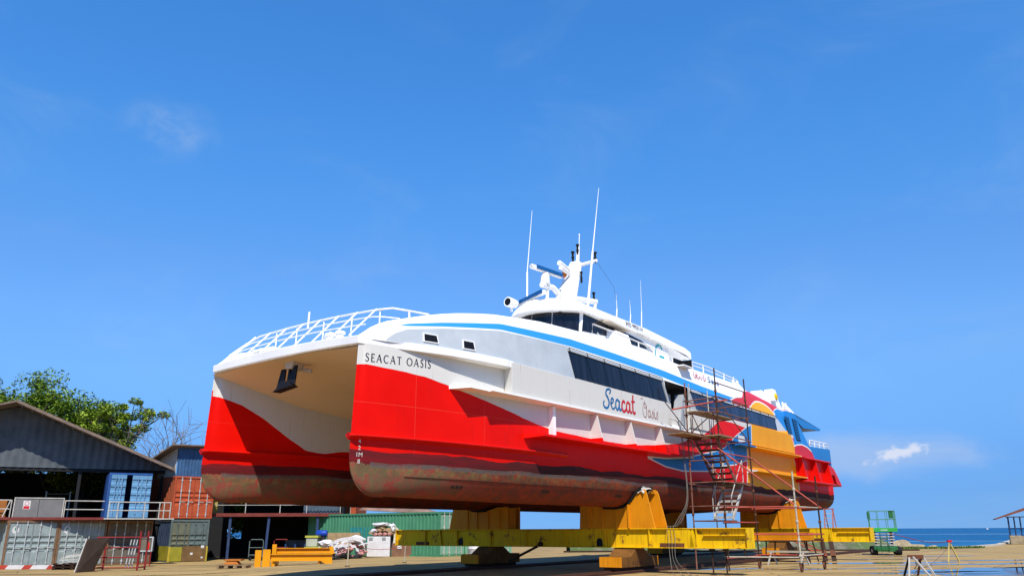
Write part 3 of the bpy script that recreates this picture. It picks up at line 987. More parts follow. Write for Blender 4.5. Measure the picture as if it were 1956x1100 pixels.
# walls (front follows the curve, sides, back)
base = [V(front(t) + .25, t * .92, 8.2) for t in TS]
topw = [V(front(t) + .42, t * .92, 10.34) for t in TS]
house.grid([base, topw])
for sg in (1, -1):
    t = sg * 1.748
    house.face([V(13.65, t, 8.2), V(22.2, t, 8.2), V(21.6, t, 10.2), V(13.82, t, 10.34)])
house.face([V(22.2, -1.748, 8.2), V(22.2, 1.748, 8.2), V(21.6, 1.748, 10.2), V(21.6, -1.748, 10.2)])
wh = house.build('wheelhouse', M_WHITE, ferry)
mb = MB()
rows = []
SEC = [(-1.9, 10.24), (-1.92, 10.32), (-1.895, 10.60), (-1.55, 10.78), (-1.0, 10.87), (-.5, 10.91), (0, 10.92), (.5, 10.91), (1.0, 10.87), (1.55, 10.78), (1.895, 10.60), (1.92, 10.32), (1.9, 10.24)]
rows.append([V(front(t) + .02, t, 10.24) for t, z in SEC])
rows.append([V(front(t) - .02, t, min(z, 10.30)) for t, z in SEC])
rows.append([V(front(t) + .16, t, 10.24 + (z - 10.24) * .55) for t, z in SEC])
rows.append([V(front(t) + .55, t, z) for t, z in SEC])
for s in (14.5, 16, 18, 19.2, 20.2, 21.2, 22.5, 23.4, 24.0):
    dz = -.0 if s < 19 else -.05 * (s - 19)
    rows.append([V(s, t, z + dz - (.16 * (s - 23.4) if s > 23.4 else 0)) for t, z in SEC])
vs = mb.grid(rows)
# underside
mb.grid([[V(front(t), t, 10.24) for t in TS], [V(13.9, t, 10.26) for t in TS], [V(19, t, 10.26) for t in TS], [V(21.6, t, 10.12) for t in TS], [V(24.0, t, 9.9) for t in TS]])
mb.face([rows[-1][i] for i in range(len(SEC))])
mb.build('wheelhouse_roof', M_WHITE, ferry, smooth=35)
# front windows under the brow
for i in range(4):
    ta, tb = -1.86 + i * .93, -1.86 + (i + 1) * .93 - .04
    mb = MB()
    n_ = 4
    lo = [V(front(ta + (tb - ta) * k / n_) + .28, (ta + (tb - ta) * k / n_) * .93, 9.35) for k in range(n_ + 1)]
    hi = [V(front(ta + (tb - ta) * k / n_) + .385, (ta + (tb - ta) * k / n_) * .93, 10.22) for k in range(n_ + 1)]
    for q in lo + hi: q.x -= .03
    mb.grid([lo, hi])
    mb.build('front_window', M_GLASS, wh, norm=False)
for poly in ([(13.70, 9.45), (15.9, 9.62), (16.55, 10.14), (13.86, 10.22)], [(17.15, 9.62), (19.5, 9.66), (18.95, 9.98), (17.0, 10.12)]):
    mb = MB()
    mb.prism([V(s, 1.752, z) for s, z in poly], Vector((0, -.012, 0)))
    mb.build('side_window', M_GLASS, wh)
mb = MB()
mb.prism([V(18.95, 1.752, 9.98), V(19.5, 1.752, 9.62), V(20.2, 1.752, 9.62), V(19.4, 1.752, 9.9)], Vector((0, -.01, 0)))
mb.build('window_shade', M_GREYW, wh)
# bridge wing box with its hood
mb = MB()
mb.hexa([V(15.6, 1.75, 9.2), V(17.1, 1.75, 9.2), V(17.1, 2.3, 9.2), V(15.6, 2.3, 9.2), V(15.75, 1.75, 9.95), V(17.0, 1.75, 9.95), V(16.9, 2.2, 9.80), V(15.9, 2.2, 9.80)])
mb.build('bridge_wing', M_WHITE, ferry, bevel=.04)
mb = MB()
mb.hexa([V(15.3, 1.76, 10.16), V(17.1, 1.76, 10.04), V(17.1, 2.25, 10.0), V(15.3, 2.25, 10.12), V(15.3, 1.76, 10.3), V(17.1, 1.76, 10.2), V(17.1, 2.2, 10.06), V(15.3, 2.2, 10.18)])
mb.build('wing_hood', M_CREAM, ferry)
mb = MB()
for s in (12.75, 13.05): mb.lathe(V(s, .2 + (s - 12.75) * 3, 10.16), [(.05, 0), (.07, .04), (.05, .09)], 8)
mb.build('brow_lamp', M_RUBBER, ferry)

# ---------------------------------------------------------------- mast and aerials
mast = MB()
def taper(mb, a, b, wa, da, wb, db):
    """tapered box column from a to b; w across the ship, d along it"""
    a, b = Vector(a), Vector(b)
    mb.hexa([a + Vector((-da / 2, -wa / 2, 0)), a + Vector((da / 2, -wa / 2, 0)), a + Vector((da / 2, wa / 2, 0)), a + Vector((-da / 2, wa / 2, 0)),
             b + Vector((-db / 2, -wb / 2, 0)), b + Vector((db / 2, -wb / 2, 0)), b + Vector((db / 2, wb / 2, 0)), b + Vector((-db / 2, wb / 2, 0))])
taper(mast, V(14.85, 0, 10.7), V(16.2, 0, 13.5), .62, 1.1, .42, .42)
mast.tube([V(16.3, 0, 13.3), V(16.4, 0, 14.35)], .085, 10)
mast.tube([V(16.25, -.9, 13.35), V(16.3, 0, 13.35), V(16.35, 1.05, 13.42)], .085, 8)
mast.tube([V(15.3, .1, 11.55), V(17.3, .35, 11.75)], .14, 8)
mast.tube([V(17.2, .35, 11.75), V(17.1, .3, 10.8)], .09, 8)
mo = mast.build('mast', M_WHITE, ferry, bevel=.03)
for p, sc_ in ((V(16.2, -.18, 13.75), .75), (V(16.32, .02, 14.1), .7), (V(16.35, .95, 13.52), .75), (V(17.1, .35, 11.85), .7), (V(16.05, .35, 12.6), .6)):
    mb = MB()
    mb.lathe(p, [(.10 * sc_, 0), (.10 * sc_, .05), (.065 * sc_, .07), (.075 * sc_, .25), (.12 * sc_, .27), (.12 * sc_, .32), (.04, .34)], 10)
    mb.lathe(p + Vector((0, 0, -.2)), [(.05, 0), (.05, .2)], 8)
    mb.build('navigation_lamp', M_RUBBER, mo, smooth=40)
mb = MB()
mb.lathe(V(15.15, .0, 12.52), [(.08, 0), (.10, .02), (.10, .24), (.08, .26)], 10)
mb.build('orange_lamp', M_ORG, mo, smooth=40)
mb = MB()
mb.tube([V(16.4, .06, 14.3), V(16.45, .06, 14.9)], .02, 6)
mb.lathe(V(16.45, .06, 14.9), [(.035, 0), (.035, .08)], 8)
mb.build('whip_aerial', M_WHITE, mo)
mb = MB()
for k, (a, b) in enumerate((((14.75, .0, 13.1), (15.7, .0, 12.95)), ((14.7, .12, 12.85), (15.6, .1, 12.65)))):
    mb.tube([V(*b), V(*a)], .06, 10, .12)
mb.build('loudhailer', M_WHITE, mo, smooth=40)
# radar platform and scanner
mb = MB()
mb.tube([V(13.35, 0, 11.72), V(14.2, 0, 11.78), V(15.2, 0, 11.35)], .13, 10)
mb.lathe(V(13.6, 0, 11.8), [(.20, 0), (.23, .06), (.20, .14), (.20, .36), (.16, .43), (.10, .48)], 14)
for s, t in ((13.7, 0), (14.5, .0)): mb.tube([V(s, t, 10.8), V(s + .1, t, 11.75)], .07, 8)
mb.tube([V(14.5, 0, 10.85), V(15.4, 0, 11.9)], .06, 8)
mb.build('radar_bracket', M_WHITE, mo, smooth=45)


def scanner(name, a, b, face=1):
    a, b = Vector(a), Vector(b)
    mb = MB()
    mb.bar(a, b, .17, .18)
    mb.tube([a + Vector((0, 0, 0)), a + (b - a) * .02], .12, 10)
    o = mb.build(name, M_WHITE, mo, bevel=.05)
    d = (b - a).normalized()
    side = d.cross(Vector((0, 0, 1))).normalized()
    if face > 0 and side.y > 0: side = -side
    if face < 0 and side.x > 0: side = -side
    mb = MB()
    mb.bar(a + d * .25 + side * .11 + Vector((0, 0, .03)), b - d * .05 + side * .11 + Vector((0, 0, .03)), .05, .15)
    mb.build('scanner_face', M_NAVY, o)


scanner('radar_scanner', V(12.72, -.1, 12.42), V(14.75, .1, 12.42))
mb = MB()
mb.lathe(V(13.65, 0, 12.26), [(.12, 0), (.12, .1)], 10)
mb.build('scanner_hub', M_WHITE, mo)
scanner('radar_scanner', V(13.45, -1.35, 11.08), V(12.65, .62, 11.12), -1)
mb = MB()
mb.lathe(V(13.05, -.36, 10.7), [(.16, 0), (.16, .2), (.10, .28), (.10, .34)], 10)
mb.build('scanner_hub', M_WHITE, mo)
# long whip aerials
for name, pts, r in (('whip_aerial', [(14.3, 1.7, 10.5), (14.56, 1.9, 13.18), (15.22, 1.95, 16.41)], .06), ('whip_aerial', [(14.7, -1.8, 10.6), (14.89, -1.9, 13.06), (15.42, -1.95, 16.36)], .055),
                     ('whip_aerial', [(17.2, 1.45, 10.7), (17.2, 1.5, 11.2), (17.18, 1.5, 11.9)], .035), ('whip_aerial', [(18.48, 1.45, 10.7), (18.48, 1.5, 11.2), (18.46, 1.5, 11.9)], .03),
                     ('whip_aerial', [(19.58, 1.45, 10.6), (19.6, 1.5, 11.6), (19.66, 1.5, 13.2)], .03)):
    mb = MB()
    mb.tube([V(*pts[0]), V(*pts[1])], r, 8, r * .8)
    mb.tube([V(*pts[1]), V(*pts[2])], r * .45, 6, r * .16)
    mb.build(name, M_WHITE, ferry, smooth=50)
mb = MB()
mb.tube([V(16.35, 1.0, 13.4), V(17.0, 1.5, 12.2), V(17.2, 1.5, 11.6)], .006, 4)
mb.build('stay_wire', M_RUBBER, ferry)
# searchlight on the brow
mb = MB()
mb.lathe(V(12.75, -1.25, 10.98), [(.10, .30), (.20, .28), (.22, .0), (.22, -.22), (.20, -.24), (.17, -.235), (.16, -.1), (.02, -.06)][::-1], 16, 'X')
mb.tube([V(12.8, -1.25, 10.6), V(12.8, -1.25, 10.85)], .06)
sl_ = mb.build('searchlight', M_WHITE, ferry, smooth=40)
mb = MB()
mb.lathe(V(12.62, -1.25, 10.98), [(.165, -.1), (.165, -.09)], 16, 'X')
mb.build('lens', M_BLACK, sl_)

# ---------------------------------------------------------------- rails
def fore_rail(side_pts, r=.026): pass


def rim(f):
    """outline of the fore rail: f 0..1 along the bow from starboard corner to port corner"""
    return .16, -2.9 + f * 5.9


mb = MB()
raked = []
for k in range(8):
    t = -2.75 + k * .80
    raked.append(t)
for hgt, rr in ((1.0, .027), (.70, .018), (.40, .018)):
    pts = []
    for t in [-3.12, -3.0, -2.85, -2.5, -2, -1, 0, 1, 2, 2.7, 3.05]:
        k = min(1, max(0.0, (t + 3.2) / .55)) ** .6
        pts.append(V(.14 + .92 * hgt * k, t, 6.52 + .12 * (1 - (t / 3.4) ** 2) + .90 * hgt * k))
    if hgt > .9: pts += [V(1.22, 3.35, 7.46), V(1.7, 3.5, 7.46), V(2.4, 3.62, 7.48)]
    elif hgt > .6: pts += [V(.95, 3.3, 7.16), V(1.4, 3.45, 7.18)]
    mb.tube(pts, rr, 7)
for t in raked: mb.tube([V(.12, t, 6.55), V(1.08, t, 7.46 + .10 * (1 - (t / 3.4) ** 2))], .024, 7)
for t in (-1.64, -.65, .6, 1.84, 3.0): mb.tube([V(1.05, t, 6.5), V(1.08, t, 7.48)], .020, 7)
mb.tube([V(1.75, 3.5, 7.05), V(1.72, 3.5, 7.46)], .03, 7)
mb.build('bow_rail', M_WHITE, ferry, smooth=50)
mb = MB()
mb.tube([V(1.3, -.42, 7.5), V(1.32, -.42, 8.0)], .03, 8)
mb.build('jack_staff', M_WHITE, ferry)
# mooring bitts and windlass on the foredeck
mb = MB()
for s, t in ((.75, 1.3), (.75, 1.75), (.8, -1.9), (.8, -2.2)):
    mb.lathe(V(s, t, 6.55), [(.11, 0), (.11, .3), (.15, .32), (.15, .38), (.10, .40)], 12)
mb.tube(smooth_path([V(1.0, .75, 6.6), V(1.0, .8, 6.95), V(1.0, 1.05, 7.05), V(1.0, 1.25, 6.9), V(1.0, 1.3, 6.6)], 4), .04, 8)
mb.build('mooring_bitts', M_WHITE, ferry, smooth=40)
mb = MB()
mb.lathe(V(1.0, -1.95, 6.75), [(.2, -.35), (.28, -.33), (.28, -.2), (.18, -.18), (.18, .18), (.28, .2), (.28, .33), (.2, .35)], 14, 'Y')
mb.tbox(.8, 1.2, -2.4, -1.5, 6.5, 6.65)
mb.build('windlass', M_WHITE, ferry, smooth=40)

mb = MB()
for pts in ([(10.7, 4.05, 8.35), (10.72, 4.1, 8.78), (12.9, 4.05, 8.78), (15.6, 4.05, 8.72), (17.3, 4.05, 8.62), (17.3, 4.05, 8.3)],):
    mb.tube([V(*p) for p in pts], .028, 8)
for s in (12.9, 14.3, 15.6): mb.tube([V(s, 4.05, 8.35), V(s, 4.05, 8.76)], .026, 7)
mb.tube([V(11.2, 4.0, 8.55), V(13.0, 3.3, 8.6)], .02, 6)
mb.build('deck_rail', M_WHITE, ferry, smooth=50)
mb = MB()
mb.tube([V(18.3, 4.0, 8.76), V(21.2, 4.0, 8.80), V(24.6, 4.0, 8.66)], .026, 8)
mb.tube([V(18.3, 4.0, 8.60), V(21.2, 4.0, 8.63), V(24.6, 4.0, 8.52)], .018, 6)
for s in (18.35, 19.4, 20.6, 21.8, 23.0, 24.2): mb.tube([V(s, 4.0, 8.35), V(s, 4.0, 8.77)], .024, 7)
mb.build('deck_rail', M_WHITE, ferry, smooth=50)

# ---------------------------------------------------------------- gear on the aft deck
def liferaft(s, t, z, k=1.0):
    mb = MB()
    for d in (0, .55 * k):
        mb.bar(V(s + d, t, z), V(s + d + .10, t, z + .72 * k), .10, .10)
        mb.bar(V(s + d, t + .45, z), V(s + d + .10, t, z + .6 * k), .06, .06)
    for h in (.12, .34, .58): mb.bar(V(s - .02, t, z + h * k), V(s + .75 * k, t, z + h * k), .07, .09)
    return mb.build('raft_cradle', M_WHITE, ferry, bevel=.01)


liferaft(25.2, 3.55, 8.15, .95)
liferaft(33.2, 3.3, 8.0, .9)
mb = MB()
mb.hexa([V(30.2, 2.4, 8.3), V(33.2, 2.4, 8.1), V(33.2, 3.3, 8.1), V(30.2, 3.3, 8.3), V(30.3, 2.5, 9.0), V(33.0, 2.5, 8.7), V(33.0, 3.2, 8.7), V(30.3, 3.2, 9.0)])
mb.build('deck_locker', M_WHITE, ferry, bevel=.05)
mb = MB()
mb.lathe(V(31.7, 3.35, 8.75), [(.14, -.2), (.2, -.15), (.2, .15), (.14, .2)], 12, 'Y')
mb.build('winch_drum', M_CRADLE, ferry, smooth=40)
mb = MB()
mb.hexa([V(31.3, 2.9, 8.5), V(32.1, 2.9, 8.5), V(32.1, 3.5, 8.5), V(31.3, 3.5, 8.5), V(31.5, 2.9, 9.2), V(32.0, 2.9, 9.2), V(32.0, 3.4, 9.2), V(31.5, 3.4, 9.2)])
mb.build('winch_stand', M_WHITE, ferry, bevel=.03)
mb = MB()
mb.lathe(V(28.6, 3.3, 8.5), [(.03, -.4), (.03, 0), (.14, .02), (.14, .12), (.06, .18)], 12)
mb.build('deck_lamp', M_WHITE, ferry, smooth=40)
mb = MB()
mb.hexa([V(23.5, -3.4, 8.3), V(34, -3.4, 7.7), V(34, 3.3, 7.7), V(23.5, 3.3, 8.3), V(24.2, -3.0, 8.62), V(33.5, -3.0, 8.2), V(33.5, 3.0, 8.2), V(24.2, 3.0, 8.62)])
mb.build('upper_deck_house', M_WHITE, ferry, bevel=.05)
mb = MB()
for k in range(7):
    a = Vector(V(34.6 + rnd.uniform(-.1, .2), 3.6 + rnd.uniform(-.2, .4), 5.5 + k * .13))
    mb.tube(smooth_path([a, a + Vector((.25, .1, .12)), a + Vector((.4, -.15, -.05)), a + Vector((.15, -.3, .1))], 4), .05, 7)
mb.build('mooring_rope', M_STEELW, ferry, smooth=60)

# ---------------------------------------------------------------- anchor in its recess under the rim
mb = MB()
mb.bar(V(.48, 0, 6.18), V(.42, 0, 5.62), .09, .09)
mb.prism([V(.30, -.05, 5.62), V(.30, -.42, 5.42), V(.40, -.36, 6.05), V(.42, -.18, 6.05)], Vector((.05, 0, 0)))
mb.prism([V(.30, .05, 5.62), V(.30, .42, 5.50), V(.40, .36, 6.10), V(.42, .20, 6.10)], Vector((.05, 0, 0)))
mb.hexa([V(.20, -.45, 5.36), V(.50, -.45, 5.36), V(.50, .38, 5.46), V(.20, .38, 5.46), V(.30, -.08, 5.64), V(.45, -.08, 5.64), V(.45, .10, 5.66), V(.30, .10, 5.66)])
mb.build('anchor', M_BLACK, ferry, bevel=.015)
mb = MB()
mb.hexa([V(.36, -.12, 6.02), V(.75, -.12, 5.98), V(.75, .16, 5.98), V(.36, .16, 6.02), V(.36, -.2, 6.25), V(.8, -.2, 6.25), V(.8, .25, 6.25), V(.36, .25, 6.25)])
mb.tube([V(.75, .2, 6.02), V(.9, .42, 5.98)], .07, 8)
mb.build('hawse_pipe', M_CREAM, ferry, bevel=.02)

# ---------------------------------------------------------------- writing on the ship
def hull_fn(s0, z0, slope=0.0):
    def f(u, v, o):
        s, z = s0 + u, z0 + v + slope * u
        return V(s, hull_t(s, z) + o, z)
    return f


def serif(ch):
    """Roman capitals as thick and thin strokes; unit height"""
    t, h = .155, .085
    arc = lambda cx, cy, rx, ry, a0, a1, k=14: [(cx + rx * math.cos(R(a0 + (a1 - a0) * i / k)), cy + ry * math.sin(R(a0 + (a1 - a0) * i / k))) for i in range(k + 1)]
    sf = lambda x, y, w=.11: ([(x - w, y), (x + w, y)], .045)
    if ch == 'S': return .52, [(smooth_path([(.44, .82), (.34, .97), (.17, .96), (.08, .78), (.18, .6), (.36, .44), (.43, .25), (.32, .04), (.14, .02), (.04, .2)], 4), (.075, t, .075)), ([(.44, .80), (.44, .97)], .04), ([(.05, .04), (.05, .2)], .04)]
    if ch == 'E': return .56, [([(.14, 0), (.14, 1)], t), ([(.06, .975), (.50, .975)], h), ([(.06, .025), (.52, .025)], h), ([(.14, .52), (.42, .52)], h), ([(.50, .85), (.50, .98)], .04), ([(.53, .02), (.53, .16)], .04), ([(.42, .45), (.42, .6)], .04)]
    if ch == 'A': return .80, [([(.08, 0), (.38, 1)], h), ([(.38, 1), (.68, 0)], t), ([(.2, .36), (.56, .36)], h), sf(.08, .02), sf(.68, .02)]
    if ch == 'C': return .72, [(arc(.4, .5, .34, .48, 50, 310, 18), (.075, t, .075)), ([(.62, .76), (.62, .96)], .04), ([(.62, .06), (.62, .2)], .03)]
    if ch == 'T': return .64, [([(.32, 0), (.32, 1)], t), ([(.03, .97), (.61, .97)], h), ([(.04, .82), (.04, .98)], .04), ([(.60, .82), (.60, .98)], .04), sf(.32, .02)]
    if ch == 'O': return .86, [(arc(.42, .5, .36, .48, 90, 270, 14), (.075, t, .075)), (arc(.42, .5, .36, .48, 270, 450, 14), (.075, t, .075))]
    if ch == 'I': return .30, [([(.15, 0), (.15, 1)], t), sf(.15, .975), sf(.15, .025)]
    return .40, []


strokes, cx = [], 0.0
H = .215
for ch in 'SEACAT OASIS':
    w, st_ = serif(ch)
    strokes += [([(cx + p[0] * H * 1.0, p[1] * H) for p in pts], tuple(q * H for q in wd_) if isinstance(wd_, tuple) else wd_ * H) for pts, wd_ in st_]
    cx += (w + .16) * H
k_ = 2.10 / cx
strokes = [([(p[0] * k_, p[1]) for p in pts], w) for pts, w in strokes]
ribbons(strokes, hull_fn(.26, 5.80, .03), .005).build('bow_name', M_NAVYL, ferry, norm=False)

# draft marks
for ch, z in (('4', 3.63), ('2', 3.47), ('1M', 3.31), ('8', 3.15)):
    pass
def mark_fn(s0, z0):
    return lambda u, v, o: V(s0 + u, hull_t(max(.02, s0 + u), z0 + v) + o, z0 + v)
mb = MB()
for ch, z in (('4', 3.655), ('2', 3.485), ('1M', 3.315), ('8', 3.145)):
    tm = text_mesh(ch, .155, mark_fn(.22, z), .008, 'CENTER')
    me = bpy.data.meshes.new('m')
    tm.b.to_mesh(me)
    tm.b.free()
    mb.b.from_mesh(me)
    bpy.data.meshes.remove(me)
mb.build('draft_marks', M_MARK, ferry, norm=False)

# script lettering on the side panel: Seacat Oasis
PANEL_T = 4.506
pfn = lambda s0, z0, k=1.0: (lambda u, v, o: V(s0 + u * k, PANEL_T + o, z0 + v * k))
B = []
B += [(smooth_path([(.50, .62), (.62, .74), (.50, .80), (.30, .74), (.24, .58), (.38, .44), (.46, .26), (.34, .06), (.12, .05), (.02, .18), (.10, .30)], 5), (.06, .105, .07))]
B += [(smooth_path([(.55, .22), (.72, .30), (.80, .40), (.72, .47), (.62, .38), (.62, .18), (.74, .05), (.92, .14)], 5), (.06, .09, .06))]
B += [(smooth_path([(1.24, .40), (1.10, .46), (.98, .34), (.98, .16), (1.08, .05), (1.20, .16), (1.26, .40)], 5), .085), (smooth_path([(1.27, .44), (1.25, .20), (1.30, .06), (1.42, .12)], 4), .085)]
ribbons(B, pfn(10.56, 5.62, .92), .002).build('ship_name_script', M_LBLUE, ferry, norm=False)
C = []
C += [(smooth_path([(1.72, .38), (1.62, .46), (1.50, .38), (1.46, .20), (1.54, .06), (1.68, .06), (1.80, .16)], 5), .105)]
C += [(smooth_path([(2.08, .40), (1.96, .46), (1.84, .34), (1.84, .16), (1.94, .05), (2.06, .16), (2.10, .40)], 5), .095), (smooth_path([(2.12, .44), (2.10, .20), (2.16, .06), (2.28, .10)], 4), .095)]
C += [(smooth_path([(2.40, .80), (2.36, .45), (2.36, .15), (2.44, .05), (2.56, .12)], 5), .105), ([(2.24, .52), (2.54, .54)], .075)]
ribbons(C, pfn(10.56, 5.62, .92), .002).build('ship_name_script', M_LRED, ferry, norm=False)
D = []
D += [(smooth_path([(.38, .84), (.22, .68), (.12, .40), (.18, .12), (.34, .02), (.49, .18), (.51, .48), (.41, .72), (.28, .66), (.30, .52), (.44, .50), (.58, .62)], 6), (.02, .04, .02)),
      (smooth_path([(-.06, .86), (.06, .96), (.16, .88)], 5), .022)]
D += [(smooth_path([(.86, .36), (.76, .42), (.66, .30), (.66, .14), (.76, .06), (.86, .18), (.88, .38), (.88, .16), (.98, .08)], 5), .038)]
D += [(smooth_path([(1.02, .14), (1.12, .32), (1.16, .44), (1.22, .22), (1.14, .06), (1.04, .10)], 5), .036)]
D += [(smooth_path([(1.32, .40), (1.32, .14), (1.40, .06), (1.48, .14)], 4), .038), ([(1.33, .52), (1.35, .56)], .04)]
D += [(smooth_path([(1.50, .14), (1.60, .32), (1.64, .44), (1.70, .22), (1.62, .06), (1.52, .10)], 5), .036)]
ribbons(D, pfn(13.42, 5.60, .78), .002).build('ship_name_script', M_LDRED, ferry, norm=False)

# GRAND Sea lettering on the upper deck side
gfn = lambda s0, z0: (lambda u, v, o: V(s0 + u, wall_t(s0 + u, z0 + v) - .0 + o, z0 + v))
GR = [[(.34, .62), (.22, .78), (.05, .62), (.02, .3), (.18, .02), (.36, .16), (.36, .36), (.22, .36)],
      [(.5, 0), (.5, .78), (.7, .72), (.7, .48), (.5, .42), (.78, .0)],
      [(.85, 0), (1.05, .78), (1.22, .0)], [(.92, .28), (1.16, .28)],
      [(1.34, 0), (1.34, .78), (1.62, 0), (1.62, .78)],
      [(1.78, 0), (1.78, .78), (2.02, .62), (2.04, .24), (1.78, .0)]]
ribbons([([(p[0] * .62, p[1] * .40) for p in (smooth_path(q, 4) if len(q) > 4 else [Vector((*p, 0)) for p in q])], .032) for q in [[(*p, 0) for p in q] for q in GR]], gfn(18.85, 7.92), .012).build('side_lettering', M_LRED, ferry, norm=False)
SE = [[(.36, .66), (.2, .8), (.06, .62), (.3, .38), (.3, .1), (.05, .08)], [(.5, .2), (.72, .32), (.6, .46), (.48, .28), (.6, .04), (.76, .1)], [(1.06, .4), (.9, .4), (.86, .1), (1.04, .1), (1.08, .4), (1.1, .04)],
      [(1.42, .38), (1.28, .42), (1.26, .28), (1.42, .2), (1.38, .04), (1.22, .08)]]
ribbons([(smooth_path([(p[0] * .85, p[1] * .34, 0) for p in q], 4), .045) for q in SE], gfn(20.35, 7.94), .012).build('side_lettering', M_LBLUE, ferry, norm=False)
# number and badge on the wheelhouse roof edge
def roof_fn(s0, z0):
    def f(u, v, o):
        z = z0 + v
        t = lerp([(10.2, 1.9), (10.32, 1.92), (10.60, 1.895), (10.78, 1.55)], z)
        return V(s0 + u, t + .01 + o, z)
    return f
text_mesh('IMO 9903114', .29, roof_fn(17.2, 10.36), .006, squeeze=.98).build('registry_number', M_NAVYL, ferry, norm=False)
bfn = lambda u, v, o: V(20.72 + u, 1.75 + .004 + o, 9.62 + v)
arcp = [(.42 * math.cos(R(a)), .46 * math.sin(R(a))) for a in range(40, 250, 10)]
ribbons([(arcp, (.10, .14, .04)), ([(.0, -.10), (.50, -.10)], .14), ([(-.02, -.3), (.45, -.32)], .2)], bfn, .004).build('round_badge', M_TEAL, ferry, norm=False)
ribbons([([(.56, -.30), (.72, -.26)], .16)], bfn, .008).build('round_badge', M_LRED, ferry, norm=False)
# anode plates on the bottom
mb = MB()
for s in (3.3, 7.4, 12.0):
    z = 2.62
    for k in range(3):
        a = s + k * .16
        mb.hexa([V(a, hull_t(a, z) - .02, z), V(a + .12, hull_t(a, z) - .02, z), V(a + .12, hull_t(a, z) + .035, z), V(a, hull_t(a, z) + .035, z),
                 V(a, hull_t(a, z + .07) - .02, z + .07), V(a + .12, hull_t(a, z + .07) - .02, z + .07), V(a + .12, hull_t(a, z + .07) + .03, z + .07), V(a, hull_t(a, z + .07) + .03, z + .07)])
mb.build('anode', M_RUSTD, ferry)
mb = MB()
P_ = [(u, hull_t(u, 2.86) + .004, 2.86) for u in [1.6 + .4 * k for k in range(30)]]
mb.tube([V(*p) for p in P_], .010, 5)
mb.build('bottom_seam', M_RUSTD, ferry)

# =====================================================================================================  GROUND, SEA
def sstep(a, b, x):
    u = max(0.0, min(1.0, (x - a) / (b - a)))
    return u * u * (3 - 2 * u)


def zg(x, y): return -.30 * (1 - sstep(-16, -6, x))


SEA_Z = -1.6
EDGE = [(-400, 300), (-60, 110), (-14, 92), (4, 84), (16, 70), (22, 66), (29, 64.5), (33, 64.5), (36, 66), (42.5, 73.5), (54.5, 92), (75, 124), (150, 124), (400, 60)]
m, n, b = newmat('yard_concrete')
geo = n.n.new('ShaderNodeNewGeometry').outputs['Position']
big = n.noise(n.scale(geo, .05, .16, 1), 1.6, 6, 0.6)
mid = n.noise(n.scale(geo, .22, .8, 1), 1.1, 6, 0.62)
fine = n.noise(geo, 7, 6, 0.7)
c = n.mix(n.mr(mid, 0.35, 0.68), (0.33, 0.22, 0.085), (0.53, 0.365, 0.145))
c = n.mix(n.mr(fine, 0.35, 0.75, 0, 0.4), c, (0.32, 0.22, 0.10))
# dark damp and oily streaks drawn out along the yard
damp = n.noise(n.scale(geo, .09, .75, 1), 1.25, 5, 0.55, 0.4)
wet = n.mr(damp, 0.55, 0.64, 0, 1, True)
c = n.mix(n.mul(wet, 0.68), c, (0.12, 0.085, 0.045))
oil = n.noise(n.scale(geo, .2, 1.0, 1), 1.3, 5, 0.6, 0.3)
c = n.mix(n.mr(oil, 0.60, 0.68, 0, 0.85, True), c, (0.055, 0.045, 0.038))
px_, py_, pz_ = n.sep(geo)
# slab joints
jx = n.m('ABSOLUTE', n.m('SUBTRACT', n.m('FRACT', n.m('DIVIDE', n.add(n.mul(px_, .603), n.mul(py_, .797)), 6.0)), 0.5))
jy = n.m('ABSOLUTE', n.m('SUBTRACT', n.m('FRACT', n.m('DIVIDE', n.m('SUBTRACT', n.mul(px_, .797), n.mul(py_, .603)), 5.0)), 0.5))
jn = n.gt(n.m('MAXIMUM', jx, jy), 0.4945)
c = n.mix(n.mul(jn, 0.7), c, (0.08, 0.07, 0.055))
vo = n.n.new('ShaderNodeTexVoronoi')
vo.feature = 'DISTANCE_TO_EDGE'
vo.inputs['Scale'].default_value = .22
n.l.new(n.vm('ADD', geo, n.scale(geo, 0, 0, 0)), vo.inputs['Vector'])
wob_ = n.noise(geo, 1.3, 4, .6)
crack = n.mul(n.lt(n.add(vo.outputs['Distance'], n.mr(wob_, .3, .7, -.02, .02)), .006), n.mr(mid, .45, .55))
c = n.mix(n.mul(crack, .7), c, (0.07, 0.055, 0.035))
tx = n.m('SUBTRACT', n.mul(px_, .797), n.mul(py_, .603))
trk = n.m('MAXIMUM', n.lt(n.m('ABSOLUTE', n.m('SUBTRACT', tx, n.add(-13.6, n.mr(mid, .3, .7, -.3, .3)))), .14), n.lt(n.m('ABSOLUTE', n.m('SUBTRACT', tx, n.add(-11.9, n.mr(mid, .3, .7, -.3, .3)))), .14))
c = n.mix(n.mul(trk, n.mr(fine, .35, .6, 0, .5)), c, (0.09, 0.07, 0.05))
n.put(b.inputs['Base Color'], c)
n.put(b.inputs['Roughness'], n.mr(wet, 0, 1, 0.95, 0.55))
b.inputs['Specular IOR Level'].default_value = 0.2
bp = n.n.new('ShaderNodeBump')
bp.inputs['Strength'].default_value = 0.25
bp.inputs['Distance'].default_value = 0.02
n.put(bp.inputs['Height'], fine)
n.put(b.inputs['Normal'], bp.outputs[0])
M_GROUND = m
mb = MB()
xs = [-400, -200, -100, -60, -40] + [-30 + 1.0 * i for i in range(0, 31)] + [4, 8, 12, 16, 20, 22, 25, 29, 31, 33, 36, 40, 45, 50, 54.5, 60, 75, 100, 150, 250, 400]
ys = [-60, -10, 10, 20, 24, 28, 31, 34, 37, 40, 43, 46, 50, 54, 58]
rows = []
for x in xs:
    e = lerp(EDGE, x)
    rows.append([(x, y, zg(x, y)) for y in ys] + [(x, max(58 + (e - 58) * f, 58 + .01 * f), zg(x, 60)) for f in (.5, 1)])
